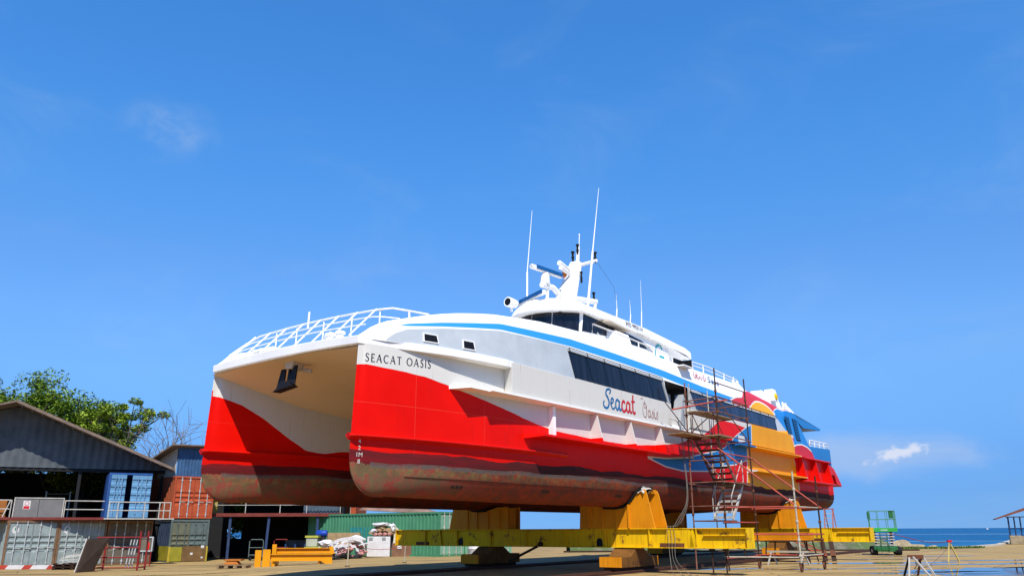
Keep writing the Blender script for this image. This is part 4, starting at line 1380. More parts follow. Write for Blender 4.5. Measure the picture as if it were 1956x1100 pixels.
rows_edge = [r[-1] for r in rows]
mb.grid(rows)
# quay face down into the water
mb.grid([[p for p in rows_edge], [(p[0], p[1] + .01, -3.5) for p in rows_edge]])
tag(mb.build('ground', M_GROUND, norm=False, smooth=60), kind='structure')

# sea
m, n, b = newmat('sea_water')
geo = n.n.new('ShaderNodeNewGeometry').outputs['Position']
w1_ = n.noise(n.scale(geo, .10, .30, 1), 1.6, 7, 0.7, 0.4)
w2_ = n.noise(n.scale(geo, .012, .05, 1), 1.5, 4, 0.6)
c = n.mix(n.mr(w1_, 0.35, 0.68), (0.003, 0.045, 0.135), (0.012, 0.125, 0.290))
px_, py_, pz_ = n.sep(geo)
c = n.mix(n.mr(py_, 80, 260, 0.55, 0.0, True), c, (0.018, 0.17, 0.30))
c = n.mix(n.mr(w2_, 0.5, 0.75, 0, 0.35, True), c, (0.016, 0.14, 0.33))
sl1 = n.lt(n.m('ABSOLUTE', n.m('SUBTRACT', py_, n.add(205, n.mr(w2_, 0, 1, -8, 8)))), 4.0)
sl2 = n.lt(n.m('ABSOLUTE', n.m('SUBTRACT', py_, n.add(430, n.mr(w2_, 0, 1, -20, 20)))), 14.0)
c = n.mix(n.mul(n.m('MAXIMUM', sl1, sl2), 0.32), c, (0.30, 0.45, 0.62))
n.put(b.inputs['Base Color'], c)
b.inputs['Roughness'].default_value = 0.55
b.inputs['Specular IOR Level'].default_value = 0.12
bp = n.n.new('ShaderNodeBump')
bp.inputs['Strength'].default_value = 0.6
bp.inputs['Distance'].default_value = 0.3
n.put(bp.inputs['Height'], n.noise(n.scale(geo, .35, 1.0, 1), 0.8, 6, 0.6))
n.put(b.inputs['Normal'], bp.outputs[0])
mb = MB()
mb.grid([[(x, y, SEA_Z) for y in (40, 120, 400, 1500, 9000)] for x in (-6000, -1000, -200, 0, 200, 1000, 6000)])
tag(mb.build('sea', m, norm=False), kind='structure')

# puddles: thin sheets of still water
m, n, b = newmat('puddle_water')
geo = n.n.new('ShaderNodeNewGeometry').outputs['Position']
b.inputs['Base Color'].default_value = (0.05, 0.045, 0.035, 1)
b.inputs['Roughness'].default_value = 0.03
b.inputs['IOR'].default_value = 1.33
b.inputs['Specular IOR Level'].default_value = 0.75
bp = n.n.new('ShaderNodeBump')
bp.inputs['Strength'].default_value = 0.05
bp.inputs['Distance'].default_value = 0.02
n.put(bp.inputs['Height'], n.noise(n.scale(geo, 1, 2.5, 1), 1.5, 3))
n.put(b.inputs['Normal'], bp.outputs[0])
M_PUD = m


def puddle(cx, cy, rx, ry, seed, rot=0.0, spiky=.5):
    r_ = random.Random(seed)
    ph = [r_.uniform(0, 6.28) for _ in range(6)]
    mb = MB()
    vs = []
    k = 72
    for i in range(k):
        a = 2 * math.pi * i / k
        q = 1 + spiky * (.28 * math.sin(2 * a + ph[0]) + .22 * math.sin(3 * a + ph[1]) + .2 * math.sin(5 * a + ph[2]) + .14 * math.sin(8 * a + ph[3]) + .10 * math.sin(13 * a + ph[4]) + .07 * math.sin(21 * a + ph[5]))
        x, y = rx * q * math.cos(a), ry * q * math.sin(a)
        X, Y = cx + x * math.cos(rot) - y * math.sin(rot), cy + x * math.sin(rot) + y * math.cos(rot)
        vs.append(mb.b.verts.new((X, Y, zg(X, Y) + .006)))
    mb.b.faces.new(vs)
    tag(mb.build('puddle', M_PUD, norm=False), kind='structure')


for q in ((16.2, 38.0, 3.9, .75, 1, .05), (18.6, 31.2, 4.6, 1.9, 2, .2), (20.5, 36.4, 4.0, .55, 3, .1), (16.5, 28.4, 2.2, .7, 4, .1), (21.5, 33.2, 2.4, .6, 12, .1), (12.4, 40.5, 1.8, .5, 5, .1), (13.6, 29.2, 1.6, .35, 15, 0),
          (-18.4, 32.6, 5.2, .55, 6, .1), (-16.3, 36.4, 2.6, .30, 7, .25), (-14.0, 36.8, 1.9, .2, 8, .2), (7.8, 33.0, 2.3, .35, 9, .3), (9.9, 37.6, 1.6, .5, 10, .2), (24.5, 40.5, 3.5, .5, 11, .1), (15.6, 30.2, 1.8, .3, 31, .1), (22.6, 30.6, 2.2, .8, 32, .1), (19.2, 42.5, 2.6, .3, 33, .08), (11.2, 32.6, 1.5, .25, 34, .1), (23.5, 47, 2.5, .4, 13, .1), (14.3, 33.2, 1.3, .25, 14, .1)):
    puddle(*q)

# slipway rails sunk in the yard
M_RAIL = mat('slipway_rail_steel', (0.10, 0.042, 0.026), 0.6, var=0.3, sc=1.5)
for t in (-2.9, -2.35, 3.6, 4.15):
    mb = MB()
    a, c_ = W(-8, t), W(62, t)
    d = L * .04
    for lo, hi, w in ((-.05, .07, .04), (.07, .10, .055)):
        dd = L * w
        mb.hexa([a - dd + Vector((0, 0, lo)), a + dd + Vector((0, 0, lo)), c_ + dd + Vector((0, 0, lo)), c_ - dd + Vector((0, 0, lo)),
                 a - dd + Vector((0, 0, hi)), a + dd + Vector((0, 0, hi)), c_ + dd + Vector((0, 0, hi)), c_ - dd + Vector((0, 0, hi))])
    tag(mb.build('slipway_rail', M_RAIL), 'long rusty rail set into the concrete under the ferry', 'rail', 'rails of the slipway')

# =====================================================================================================  CRADLES
def gusset_plate(mb, s, t, z0, z1, w, d=.03):
    mb.tbox(s - d / 2, s + d / 2, t - w / 2, t + w / 2, z0, z1)


def make_cradle(name, label, s0, t0, t1, cat='cradle'):
    r = ship_thing(name, label, cat, s0, 0, 0)
    w, zb, zt = .75, .86, 1.54
    sf, sb = s0 - w / 2, s0 + w / 2
    mb = MB()                                   # box girder with top and bottom flanges
    mb.tbox(sf + .10, sb - .10, t0, t1, zb + .03, zt - .03)
    mb.build('girder', M_CRADLE, r)
    mb = MB()
    mb.tbox(sf, sb, t0, t1, zt - .03, zt)
    mb.tbox(sf, sb, t0, t1, zb, zb + .03)
    mb.build('girder_flange', M_CRADLE, r)
    for t in [t0 + .02] + [t0 + (t1 - t0) * k / 9 for k in range(1, 9)] + [t1 - .02]:
        mb = MB()
        mb.tbox(sf + .012, sf + .10, t - .018, t + .018, zb + .03, zt - .03)
        mb.build('stiffener', M_CRADLE, r)
    mb = MB()
    mb.tbox(sf + .012, sf + .10, t1 - 1.6, t1 - .05, zb + .42, zb + .445)
    mb.build('stiffener', M_CRADLE, r)
    for t, d in ((-6.0, .5), (5.4, .9), (6.35, .06)):
        mb = MB()                               # sloping cover plates that stiffen the outer web
        mb.prism([V(sf + .02, t, zt - .03), V(sf + .02, t + d, zt - .03), V(sf + .02, t + d + .12, zb + .03), V(sf + .02, t - .12, zb + .03)], V(.03, 0, 0))
        mb.build('cover_plate', M_CRADLE, r)
    for (t, d) in ((5.1, .95), (-6.9, .7)):
        mb = MB()
        mb.tbox(sf + .015, sf + .09, t, t + d, zb + .04, zb + .17)
        mb.build('rust_patch', M_RUST, r)
    for t in (-4.35, 2.55):                     # dark drain openings low in the web
        mb = MB()
        mb.prism([V(sf + .085, t - .13, zb + .04), V(sf + .085, t + .13, zb + .04), V(sf + .085, t + .13, zb + .24), V(sf + .085, t + .07, zb + .33), V(sf + .085, t - .07, zb + .33), V(sf + .085, t - .13, zb + .24)], V(.012, 0, 0))
        mb.build('drain_opening', M_BLACK, r)
    # hull saddles
    for sg in (-1, 1):
        tc = sg * T0
        mb = MB()
        ti, to = tc - sg * 1.55, tc + sg * 1.95
        prof = [(tc + (-sg) * 1.5, 2.42), (tc - sg * .95, 2.40), (tc - sg * .45, 2.28), (tc, 2.26), (tc + sg * .4, 2.30), (tc + sg * .75, 2.54), (tc + sg * .98, 2.80), (tc + sg * 1.10, 2.92), (tc + sg * 1.22, 2.95), (tc + sg * 1.32, 2.90), (tc + sg * 1.38, 2.76), (tc + sg * 1.66, zt), (tc - sg * 1.55, zt)]
        mb.prism([V(s0 - .36, t, z) for t, z in prof], V(.08, 0, 0))
        mb.prism([V(s0 + .46, t + (sg * .06 if k > 4 else 0), z - (.03 if 5 < k < 11 else 0)) for k, (t, z) in enumerate(prof)], V(.08, 0, 0))
        sd = mb.build('saddle', M_CRADLEO, r)
        mb = MB()
        for k in (-1.48, -.95, -.35, .35, .85):
            z1 = lerp(sorted([(p[0] * sg, p[1]) for p in prof[:11]]), (tc + sg * k) * sg) - .05
            mb.tbox(s0 - .22, s0 + .22, tc + sg * k - .02, tc + sg * k + .02, zt, z1)
        mb.build('web_plate', M_CRADLEO, sd)
        for k in (-1.1, -.5, .1, .62):
            mb = MB()
            z1 = lerp(sorted([(p[0] * sg, p[1]) for p in prof[:11]]), (tc + sg * k) * sg) - .06
            mb.tbox(s0 - .415, s0 - .36, tc + sg * k - .035, tc + sg * k + .035, zt, z1)
            mb.build('rib', M_CRADLEO, sd)
        mb = MB()                               # rubber strip between saddle and hull
        pts = [V(s0, t, z + .04) for t, z in prof[2:9]]
        rows = [[p + Vector((dx, 0, dz)) for dx, dz in ((-.42, .03), (-.42, -.08), (.40, -.08), (.40, .03))] for p in pts]
        mb.grid(rows)
        mb.grid([[rw[0], rw[3]] for rw in rows])
        mb.build('rubber_pad', M_RUBBER, sd)
        # wheeled bogie underneath
        mb = MB()
        ta, tb = tc + .0 - (.1 if sg < 0 else 0) + .0, tc + .92
        ta = tc - .10
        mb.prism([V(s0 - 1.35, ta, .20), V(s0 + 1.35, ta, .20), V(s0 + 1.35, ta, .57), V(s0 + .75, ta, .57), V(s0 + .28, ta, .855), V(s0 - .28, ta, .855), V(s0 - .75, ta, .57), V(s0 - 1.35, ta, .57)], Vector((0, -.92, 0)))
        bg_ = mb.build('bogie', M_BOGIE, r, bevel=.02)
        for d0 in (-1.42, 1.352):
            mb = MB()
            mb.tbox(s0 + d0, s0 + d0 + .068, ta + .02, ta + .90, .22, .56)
            mb.build('buffer_plate', M_CRADLEO, bg_)  # orange kept here to paint the sunlit ends of the darkened bogie
        mb = MB()
        for ds in (-.95, 0, .95): mb.lathe(V(s0 + ds, tc + .60, .24), [(.15, -.06), (.15, .04), (.18, .05), (.18, .08)], 20, 'Y')
        mb.build('rail_wheel', M_RUSTD, bg_, smooth=40)
        mb = MB()
        mb.tbox(s0 - 1.25, s0 + 1.25, tc + .0, tc + .72, .10, .20)
        for ds in (-.95, 0, .95): mb.lathe(V(s0 + ds, tc + .22, .24), [(.15, -.2), (.15, .2)], 18, 'Y')
        mb.build('bogie_axle', M_RUSTD, bg_)
        # rag and strap hung over the saddle tip
        mb = MB()
        top = V(s0 - .36, tc + sg * 1.2, 3.02)
        mb.grid([[V(s0 - .44 + i * .11 + .03 * math.sin(i * 2 + j), tc + sg * (1.04 + .07 * j), 3.02 - .05 * abs(j - 2) - (.16 if i in (0, 8) else .05 if i in (1, 7) else 0) + .02 * math.cos(i + 2 * j)) for j in range(5)] for i in range(9)])
        mb.build('protective_cloth', M_STEELW, sd, norm=False, smooth=60)
    return r


cr1 = make_cradle('docking_cradle', 'yellow cradle beam on bogies under the front half of the ferry hulls', 13.5, -8.2, 8.36)
cr2 = make_cradle('docking_cradle', 'yellow cradle beam near the stern, behind the scaffold tower', 29.5, -8.3, 8.32)
# stencilled letters on the near bogie of the front cradle
mb = text_mesh('B ATO 0', .20, lambda u, v, o: V(13.5 - .62 + u, T0 + .822 + o, .27 + v), .004)
lt_ = mb.build('stencil', M_RUSTD, None, norm=False)
for c_ in cr1.children:
    if c_.name.startswith('bogie') and 'near' not in MEMO:
        last_b = c_
lt_.parent = last_b
mb = text_mesh('2', .22, lambda u, v, o: V(13.5 - .279 - o, -1.6 + u, 1.1 + v), .003)
lt_ = mb.build('stencil', M_LDRED, cr1, norm=False)
# orange spreader between the cradles
sp = ship_thing('spreader_frame', 'orange steel spreader beam lying between the two yellow cradles', 'steel beam', 27.0, 3.5, 0)
mb = MB()
mb.tbox(26.3, 26.8, 2.6, 6.3, .98, 1.30)
mb.tbox(26.25, 26.85, 2.6, 6.3, 1.30, 1.33)
mb.tbox(26.25, 26.85, 2.6, 6.3, .95, .98)
mb.build('beam', M_CRADLEO, sp)
for t in (2.9, 6.0):
    mb = MB()
    mb.tube([V(26.55, t, .0), V(26.55, t, .95)], .04, 8)
    mb.build('support', M_RUSTD, sp)
# diagonal tow bar
tb = ship_thing('tow_bar', 'dark steel bar slanting from the front cradle girder to the far bogie', 'steel bar', 13.5, -.4, 0)
mb = MB()
mb.tube([V(13.2, -.15, .95), V(12.9, -1.5, .32)], .05, 8)
mb.build('bar', M_RUSTD, tb)
mb = MB()
mb.tube([V(13.12, -.15, .97), V(13.28, -.15, .97)], .1, 10)
mb.build('pin', M_RUSTD, tb)

# =====================================================================================================  SCAFFOLD
sc_ = ship_thing('scaffold_tower', 'rusty tube scaffold tower with two stair flights against the ferry side', 'scaffold', 17.8, 6.4, 0)
PO = {'A': (16.3, 5.0), 'D': (16.1, 6.4), 'E': (19.2, 6.4), 'C': (19.4, 5.0), 'F': (16.7, 8.9), 'G': (19.4, 8.9)}


def tubeobj(name, pts, r, m, parent=sc_, n=8):
    mb = MB()
    mb.tube(pts, r, n)
    return mb.build(name, m, parent, smooth=50)


for k, (top, m_) in {'A': (7.26, M_SCAF), 'D': (7.67, M_RUSTD), 'E': (7.67, M_RUSTD), 'C': (7.68, M_SCAF)}.items():
    s, t = PO[k]
    po = tubeobj('post', [V(s, t, .0), V(s, t, top * .55), V(s + .02, t, top)], .030, m_)
    for z in (1.05, 2.05, 3.0, 3.95, 4.9, 5.9, 6.75):
        mb = MB()
        mb.lathe(V(s, t, z), [(.05, -.05), (.055, -.02), (.055, .02), (.05, .05)], 8)
        mb.build('coupler', M_RUST, po)
for k, top in (('F', 3.55), ('G', 3.5)):
    s, t = PO[k]
    po = tubeobj('post', [V(s, t, .28), V(s, t, top)], .034, M_SCAFG if k == 'F' else M_RUSTD)
    for z in (.55, 1.1, 1.75, 2.3, 2.9):
        mb = MB()
        mb.lathe(V(s, t, z), [(.05, -.05), (.06, -.02), (.06, .02), (.05, .05)], 8)
        mb.build('coupler', M_SCAFG if k == 'F' else M_RUST, po)
for k in 'FGE':
    s, t = PO[k]
    mb = MB()
    mb.tbox(s - .03, s + .03, t - .07, t + .07, .18, .32)
    cs = mb.build('castor', M_RUSTD, sc_)
    mb = MB()
    mb.lathe(V(s, t, .13), [(.07, -.028), (.13, -.03), (.13, .03), (.07, .028)], 16, 'Y')
    mb.build('castor_wheel', M_RUST, cs, smooth=40)
# extra standards at the ship side
for s, t, z0, z1 in ((16.9, 4.9, 4.2, 7.3), (18.3, 5.1, 1.2, 7.2)): tubeobj('post', [V(s, t, z0), V(s, t, z1)], .024, M_SCAFG)


def L2(a, b, z, z2=None, m_=M_SCAF, r=.024, over=.12):
    p, q = Vector(V(*PO[a], z)), Vector(V(*PO[b], z if z2 is None else z2))
    d = (q - p).normalized() * over
    tubeobj('ledger', [p - d, q + d], r, m_)


for z in (.45, 1.75, 2.35, 3.25, 4.35, 5.05, 5.95, 6.55, 7.1):
    L2('D', 'E', z, m_=M_SCAFR if z in (.45, 1.75, 4.35) else M_SCAF)
for z in (1.1, 2.35, 3.25, 4.1, 5.02, 5.95, 6.5): L2('A', 'D', z)
for z in (1.75, 3.2, 4.3, 5.0, 6.0, 6.55): L2('E', 'C', z)
for z in (1.1, 3.2, 5.0, 6.5): L2('A', 'C', z)
# near outrigger bay
L2('F', 'G', 2.28, m_=M_SCAFG)
L2('F', 'G', .55, m_=M_SCAFG)
L2('F', 'G', 1.28, m_=M_SCAFR)
for a, b_ in (('D', 'F'), ('E', 'G')):
    L2(a, b_, 2.28, m_=M_SCAFR, r=.028)
    L2(a, b_, .50, m_=M_SCAFG if a == 'D' else M_SCAFR)
    L2(a, b_, 1.30, m_=M_SCAFR)
L2('D', 'F', 4.45, 2.32, M_SCAFR, .030)
L2('E', 'G', 4.35, 2.35, M_SCAFR, .030)
tubeobj('brace', [V(16.1, 6.4, 6.5), V(19.2, 6.4, 5.0)], .022, M_SCAF)
tubeobj('brace', [V(16.3, 5.0, 5.0), V(16.1, 6.4, 3.3)], .022, M_SCAF)
tubeobj('brace', [V(19.4, 5.0, 6.5), V(16.3, 5.0, 5.1)], .022, M_SCAF)
# long tube tying the tower to the gangway
tubeobj('tie_tube', [V(15.0, 5.0, 6.02), V(16.2, 6.3, 6.35), V(16.5, 6.7, 6.4)], .03, M_SCAFR)
tubeobj('tie_tube', [V(14.6, 4.9, 6.3), V(16.3, 5.05, 5.2)], .018, M_RUSTD)


def planks(s0, s1, t0, t1, z, k, m_=M_WOODC):
    mb = MB()
    w = (t1 - t0) / k
    for i in range(k): mb.tbox(s0 - rnd.uniform(0, .12), s1 + rnd.uniform(0, .15), t0 + i * w + .01, t0 + (i + 1) * w - .015, z, z + .045)
    return mb.build('platform', m_, sc_)


planks(14.9, 17.4, 4.75, 5.55, 5.04, 3)
planks(16.3, 19.3, 5.0, 5.7, 6.02, 3)
planks(18.2, 19.5, 5.1, 6.3, 3.28, 4, M_RUST)
planks(16.1, 17.5, 5.1, 6.3, 1.78, 4, M_RUST)
planks(15.9, 17.2, 5.9, 6.5, 4.98, 2)


def stair(a, b, t0, t1, n_, mt, ms):
    """ladder stair between (s,z) a and b with checker-plate treads"""
    st_o = None
    mb = MB()
    for t in (t0, t1): mb.bar(V(a[0], t, a[1]), V(b[0], t, b[1]), .035, .14)
    st_o = mb.build('stair_flight', ms, sc_)
    mb = MB()
    for i in range(n_):
        f = (i + .5) / n_
        s, z = a[0] + (b[0] - a[0]) * f, a[1] + (b[1] - a[1]) * f
        mb.tbox(s - .12, s + .12, t0 + .01, t1 - .01, z - .02, z + .02)
        mb.tbox(s - .13, s - .12, t0 + .01, t1 - .01, z - .06, z + .03)
    mb.build('treads', mt, st_o)
    mb = MB()
    d = Vector(V(b[0], 0, b[1])) - Vector(V(a[0], 0, a[1]))
    for t in (t0, t1):
        mb.tube([V(a[0], t, a[1] + .9), V(b[0], t, b[1] + .9)], .02, 6)
        mb.tube([V(a[0], t, a[1]), V(a[0], t, a[1] + .9)], .02, 6)
        mb.tube([V(b[0], t, b[1]), V(b[0], t, b[1] + .9)], .02, 6)
    mb.build('handrail', ms, st_o)


stair((16.5, 5.1), (18.3, 3.35), 5.15, 6.05, 8, M_RUST, M_SCAF)
stair((19.1, 3.35), (17.7, 1.85), 5.25, 6.05, 7, M_STEELW, M_STEELW)
mb = MB()
mb.tbox(18.9, 19.1, 6.42, 6.5, 4.25, 4.6)
# hoses hanging from the ship rail over the front cradle
hz_ = ship_thing('hose_bundle', 'thin grey hoses hanging from the ferry side down over the yellow beam', 'hoses', 14.4, 4.9, 0)
for k in range(3):
    mb = MB()
    pts = [V(15.6, 4.55, 5.75), V(15.85 + .05 * k, 4.85, 5.5), V(15.9 + .05 * k, 4.95, 4.0), V(15.8 + .06 * k, 5.0, 2.6), V(15.1 + .2 * k, 4.9, 1.85), V(14.6 + .15 * k, 4.95, 1.62), V(13.3, 5.35 + .12 * k, 1.58),
           V(13.05, 5.5 + .13 * k, 1.2), V(12.9 - .1 * k, 5.6 + .16 * k, .5), V(12.5 + .2 * k, 5.9 + .2 * k, .03), V(12.3, 6.4 + .25 * k, .02)]
    mb.tube(smooth_path(pts, 6), .009, 6)
    mb.build('hose', mat('grey_hose', (0.20, 0.18, 0.15), 0.6), hz_, smooth=60)
# props between girder and ground
for s, t in ((13.3, 7.0), (13.4, 7.45)):
    pr = ship_thing('steel_prop', 'dark steel prop standing under the near end of the yellow beam', 'prop', s, t, 0, 'props under the cradle beam')
    mb = MB()
    mb.tube([V(s, t, 0.02), V(s, t, .80)], .03, 8)
    mb.build('tube', M_RUSTD, pr)
    for za, zb in ((.0, .02), (.80, .85)):
        mb = MB()
        mb.tbox(s - .08, s + .08, t - .08, t + .08, za, zb)
        mb.build('plate', M_RUSTD, pr)

# =====================================================================================================  YARD ON THE LEFT
G0 = -.30
E1 = Vector((.75, .66, 0)).normalized()
E2 = Vector((-E1.y, E1.x, 0))


class Fr:
    """local frame: x along e1, y along e2 (depth), z up, from a world point"""
    def __init__(s, p, ang):
        s.p = Vector(p)
        s.a = Vector((math.cos(ang), math.sin(ang), 0))
        s.b = Vector((-math.sin(ang), math.cos(ang), 0))

    def __call__(s, x, y, z): return s.p + s.a * x + s.b * y + Vector((0, 0, z))


def fbox(mb, F, x0, x1, y0, y1, z0, z1):
    return mb.hexa([F(x0, y0, z0), F(x1, y0, z0), F(x1, y1, z0), F(x0, y1, z0), F(x0, y0, z1), F(x1, y0, z1), F(x1, y1, z1), F(x0, y1, z1)])


def corrugated(mb, F, x0, x1, y, z0, z1, pitch=.28, dep=.05, along_x=True, th=0):
    """trapezoid-corrugated sheet standing in the frame"""
    pts = []
    n_ = max(2, int(abs(x1 - x0) / pitch))
    p_ = (x1 - x0) / n_
    for i in range(n_):
        x = x0 + i * p_
        pts += [(x, 0), (x + p_ * .30, 0), (x + p_ * .45, dep), (x + p_ * .85, dep)]
    pts.append((x1, 0))
    if along_x: rows = [[F(x, y + d, z) for x, d in pts] for z in (z0, z1)]
    else: rows = [[F(y + d, x, z) for x, d in pts] for z in (z0, z1)]
    mb.grid(rows)


def container(name, label, F, w, ln, h, mside, mdoor, mframe, mrod, group=None, doors=True, side_pitch=.28, door_list=None, handed=1):
    o = thing(name, label, 'container', F.p, 0, group)
    mb = MB()
    for x in (0, w - .1):
        for y in (0, ln - .1): fbox(mb, F, x, x + .1, y, y + .1, 0, h)
    for z in (0, h - .12):
        for x in (0, w - .1): fbox(mb, F, x + .005, x + .095, .1, ln - .1, z + .002, z + .115)
        for y in (0, ln - .1): fbox(mb, F, .1, w - .1, y + .005, y + .095, z + .002, z + .115)
    mb.build('frame', mframe, o)
    mb = MB()
    corrugated(mb, F, .1, ln - .1, .03, .12, h - .12, side_pitch, .045, False)
    corrugated(mb, F, .1, ln - .1, w - .075, .12, h - .12, side_pitch, .045, False)
    corrugated(mb, F, .1, w - .1, ln - .07, .12, h - .12, side_pitch, .03)
    mb.face([F(.05, .05, h - .03), F(w - .05, .05, h - .03), F(w - .05, ln - .05, h - .03), F(.05, ln - .05, h - .03)])
    mb.face([F(.05, .05, .06), F(w - .05, .05, .06), F(w - .05, ln - .05, .06), F(.05, ln - .05, .06)])
    mb.build('side_panel', mside, o, norm=False)
    if doors:
        dw = (w - .2) / 2
        for k in range(2):
            x0 = .1 + k * dw + .008
            x1 = x0 + dw - .016
            mb = MB()
            zs = [.12]
            # horizontal swages
            prof = [(.13, 0), (.62, 0)]
            for q in range(3):
                z = .80 + q * .30
                prof += [(z, 0), (z + .05, .05), (z + .17, .05), (z + .22, 0)]
            prof += [(h - .62, 0), (h - .13, 0)]
            prof = sorted(prof)
            mb.grid([[F(x, .05 + d, z) for z, d in prof] for x in (x0, x1)])
            fbox(mb, F, x0, x0 + .03, .03, .06, .13, h - .13)
            fbox(mb, F, x1 - .03, x1, .03, .06, .13, h - .13)
            d_ = mb.build('door', (mdoor[k] if isinstance(mdoor, (list, tuple)) else mdoor), o, norm=False)
            mb = MB()
            for f in (.30, .74):
                x = x0 + (x1 - x0) * f
                mb.tube([F(x, .0, .05), F(x, .0, h - .05)], .025, 6)
                for z in (.25, .9, 1.7, h - .25): fbox(mb, F, x - .045, x + .045, -.01, .045, z - .05, z + .05)
                mb.bar(F(x, -.03, 1.02), F(x + .30, -.03, 1.0), .03, .035)
            mb.build('lock_rod', mrod, d_)
    return o


M_CGREY = mat('container_pale_blue_grey', (0.31, 0.37, 0.36), 0.6, var=0.2, rust=0.30, streak=0.7, scol=(0.15, 0.14, 0.11))
M_CBROWN = mat('container_dark_brown', (0.16, 0.135, 0.10), 0.65, var=0.2, rust=0.2, streak=0.3)
M_CORNER = mat('rusty_corner_post', (0.23, 0.13, 0.07), 0.75, var=0.35, rust=0.3)
M_RODW = mat('lock_rod_grey', (0.50, 0.53, 0.52), 0.5, var=0.2)
M_CORANGE = mat('container_orange', (0.50, 0.095, 0.035), 0.6, var=0.2, rust=0.2, streak=0.45, scol=(0.22, 0.05, 0.03))
M_CORSIDE = mat('container_orange_side', (0.36, 0.085, 0.035), 0.65, var=0.2, rust=0.25, streak=0.3)
M_CGREEN = mat('container_green', (0.075, 0.27, 0.145), 0.55, var=0.14, sc=1.2, streak=0.35, scol=(0.04, 0.14, 0.08))
M_CLGREEN = mat('container_pale_green', (0.22, 0.46, 0.33), 0.55, var=0.14, sc=1.2, streak=0.3)
M_CTEALG = mat('container_grey_green', (0.13, 0.17, 0.16), 0.6, var=0.22, rust=0.2, streak=0.3)
M_COLIVE = mat('container_olive', (0.16, 0.165, 0.11), 0.6, var=0.22, rust=0.15, streak=0.3)
M_CNAVY = mat('container_navy', (0.035, 0.055, 0.10), 0.6, var=0.25, rust=0.1)
M_YELG = mat('yellow_green_panel', (0.34, 0.30, 0.03), 0.6, var=0.2, rust=0.2)
M_BRPAN = mat('brown_rusty_panel', (0.20, 0.115, 0.045), 0.7, var=0.3, rust=0.35)
M_CBLUE = mat('container_light_blue', (0.15, 0.33, 0.52), 0.55, var=0.12, rust=0.06, streak=0.3)
M_REDBEAM = mat('rust_red_beam', (0.20, 0.04, 0.03), 0.6, var=0.25)
M_REDRACK = mat('rack_red', (0.27, 0.022, 0.022), 0.55, var=0.25, rust=0.08)
M_SIGNG = mat('grey_sheet_panel', (0.20, 0.195, 0.19), 0.5, var=0.12)
M_CORRG = mat('weathered_corrugated_zinc', (0.105, 0.118, 0.13), 0.55, metal=0.0, var=0.3, sc=1.2, streak=0.5, scol=(0.05, 0.055, 0.06))
M_ROOFR = mat('rusty_roof_sheet', (0.22, 0.16, 0.12), 0.7, var=0.3, rust=0.4, rcol=(0.17, 0.08, 0.04))
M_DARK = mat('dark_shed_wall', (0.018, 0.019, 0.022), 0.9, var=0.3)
M_POSTB = mat('blue_steel_post', (0.035, 0.06, 0.14), 0.5, var=0.2)
M_WOODB = mat('crate_brown_board', (0.24, 0.12, 0.07), 0.75, var=0.3, sc=5, streak=0.3)
M_TAN = mat('tan_board', (0.42, 0.28, 0.14), 0.8, var=0.25, sc=4)
M_SHEETW = mat('white_plastic_sheet', (0.72, 0.70, 0.70), 0.45, var=0.12, sc=4, bump=.2, bsc=6)
M_PINK = mat('pinkish_scrap', (0.55, 0.25, 0.22), 0.7, var=0.4, sc=6)
M_CARD = mat('cardboard', (0.36, 0.24, 0.13), 0.85, var=0.3, sc=5)
M_SCRAP = mat('dark_scrap', (0.03, 0.028, 0.028), 0.8, var=0.5, sc=8)
M_SYEL = mat('beam_yellow_orange', (0.80, 0.33, 0.006), 0.45, var=0.08)

ROWA = math.atan2(.40, .92)
ROWA = .75
for k, (x, y, lab) in enumerate(((-26.78, 44.05, 'pale grey container under the walkway at the left edge of the yard'), (-24.95, 45.75, 'pale grey container with brown posts standing directly under the grey sheet panels'),
                               )):
    F = Fr((x, y, G0), ROWA)
    container('shipping_container', lab, F, 2.48, 6.06, 2.44, M_CGREY, M_CGREY, M_CORNER, M_RODW, 'pale grey containers under the walkway')
F3 = Fr((-23.10, 47.48, G0), ROWA)
o = container('shipping_container', 'brownish container in shade behind the red pipe rack', F3, 2.48, 6.06, 2.44, M_CBROWN, M_CBROWN, M_CORNER, M_RODW)
M_STK = mat('white_sticker', (0.7, 0.7, 0.68), 0.6)
M_STKG = mat('green_sticker', (0.03, 0.25, 0.12), 0.6)
conts = [q for q in COL.objects if q.name.startswith('shipping_container') and q.type == 'EMPTY']
for F, ct in ((Fr((-26.78, 44.05, G0), ROWA), conts[0]), (Fr((-24.95, 45.75, G0), ROWA), conts[1])):
    dr_ = [c_ for c_ in ct.children if c_.name.startswith('door')][0]
    mb = MB()
    mb.face([F(.42 + .17 * math.cos(a * .3142), .042, 1.95 + .2 * math.sin(a * .3142)) for a in range(20)])
    k1 = mb.build('round_sticker', M_STK, dr_, norm=False)
    mb = MB()
    mb.face([F(.42 + q[0], .040, 1.95 + q[1]) for q in ((-.04, .12), (.07, .12), (.07, -.12), (0, -.12), (0, -.02), (-.05, -.02))])
    mb.build('sticker_emblem', M_STKG, dr_, norm=False)

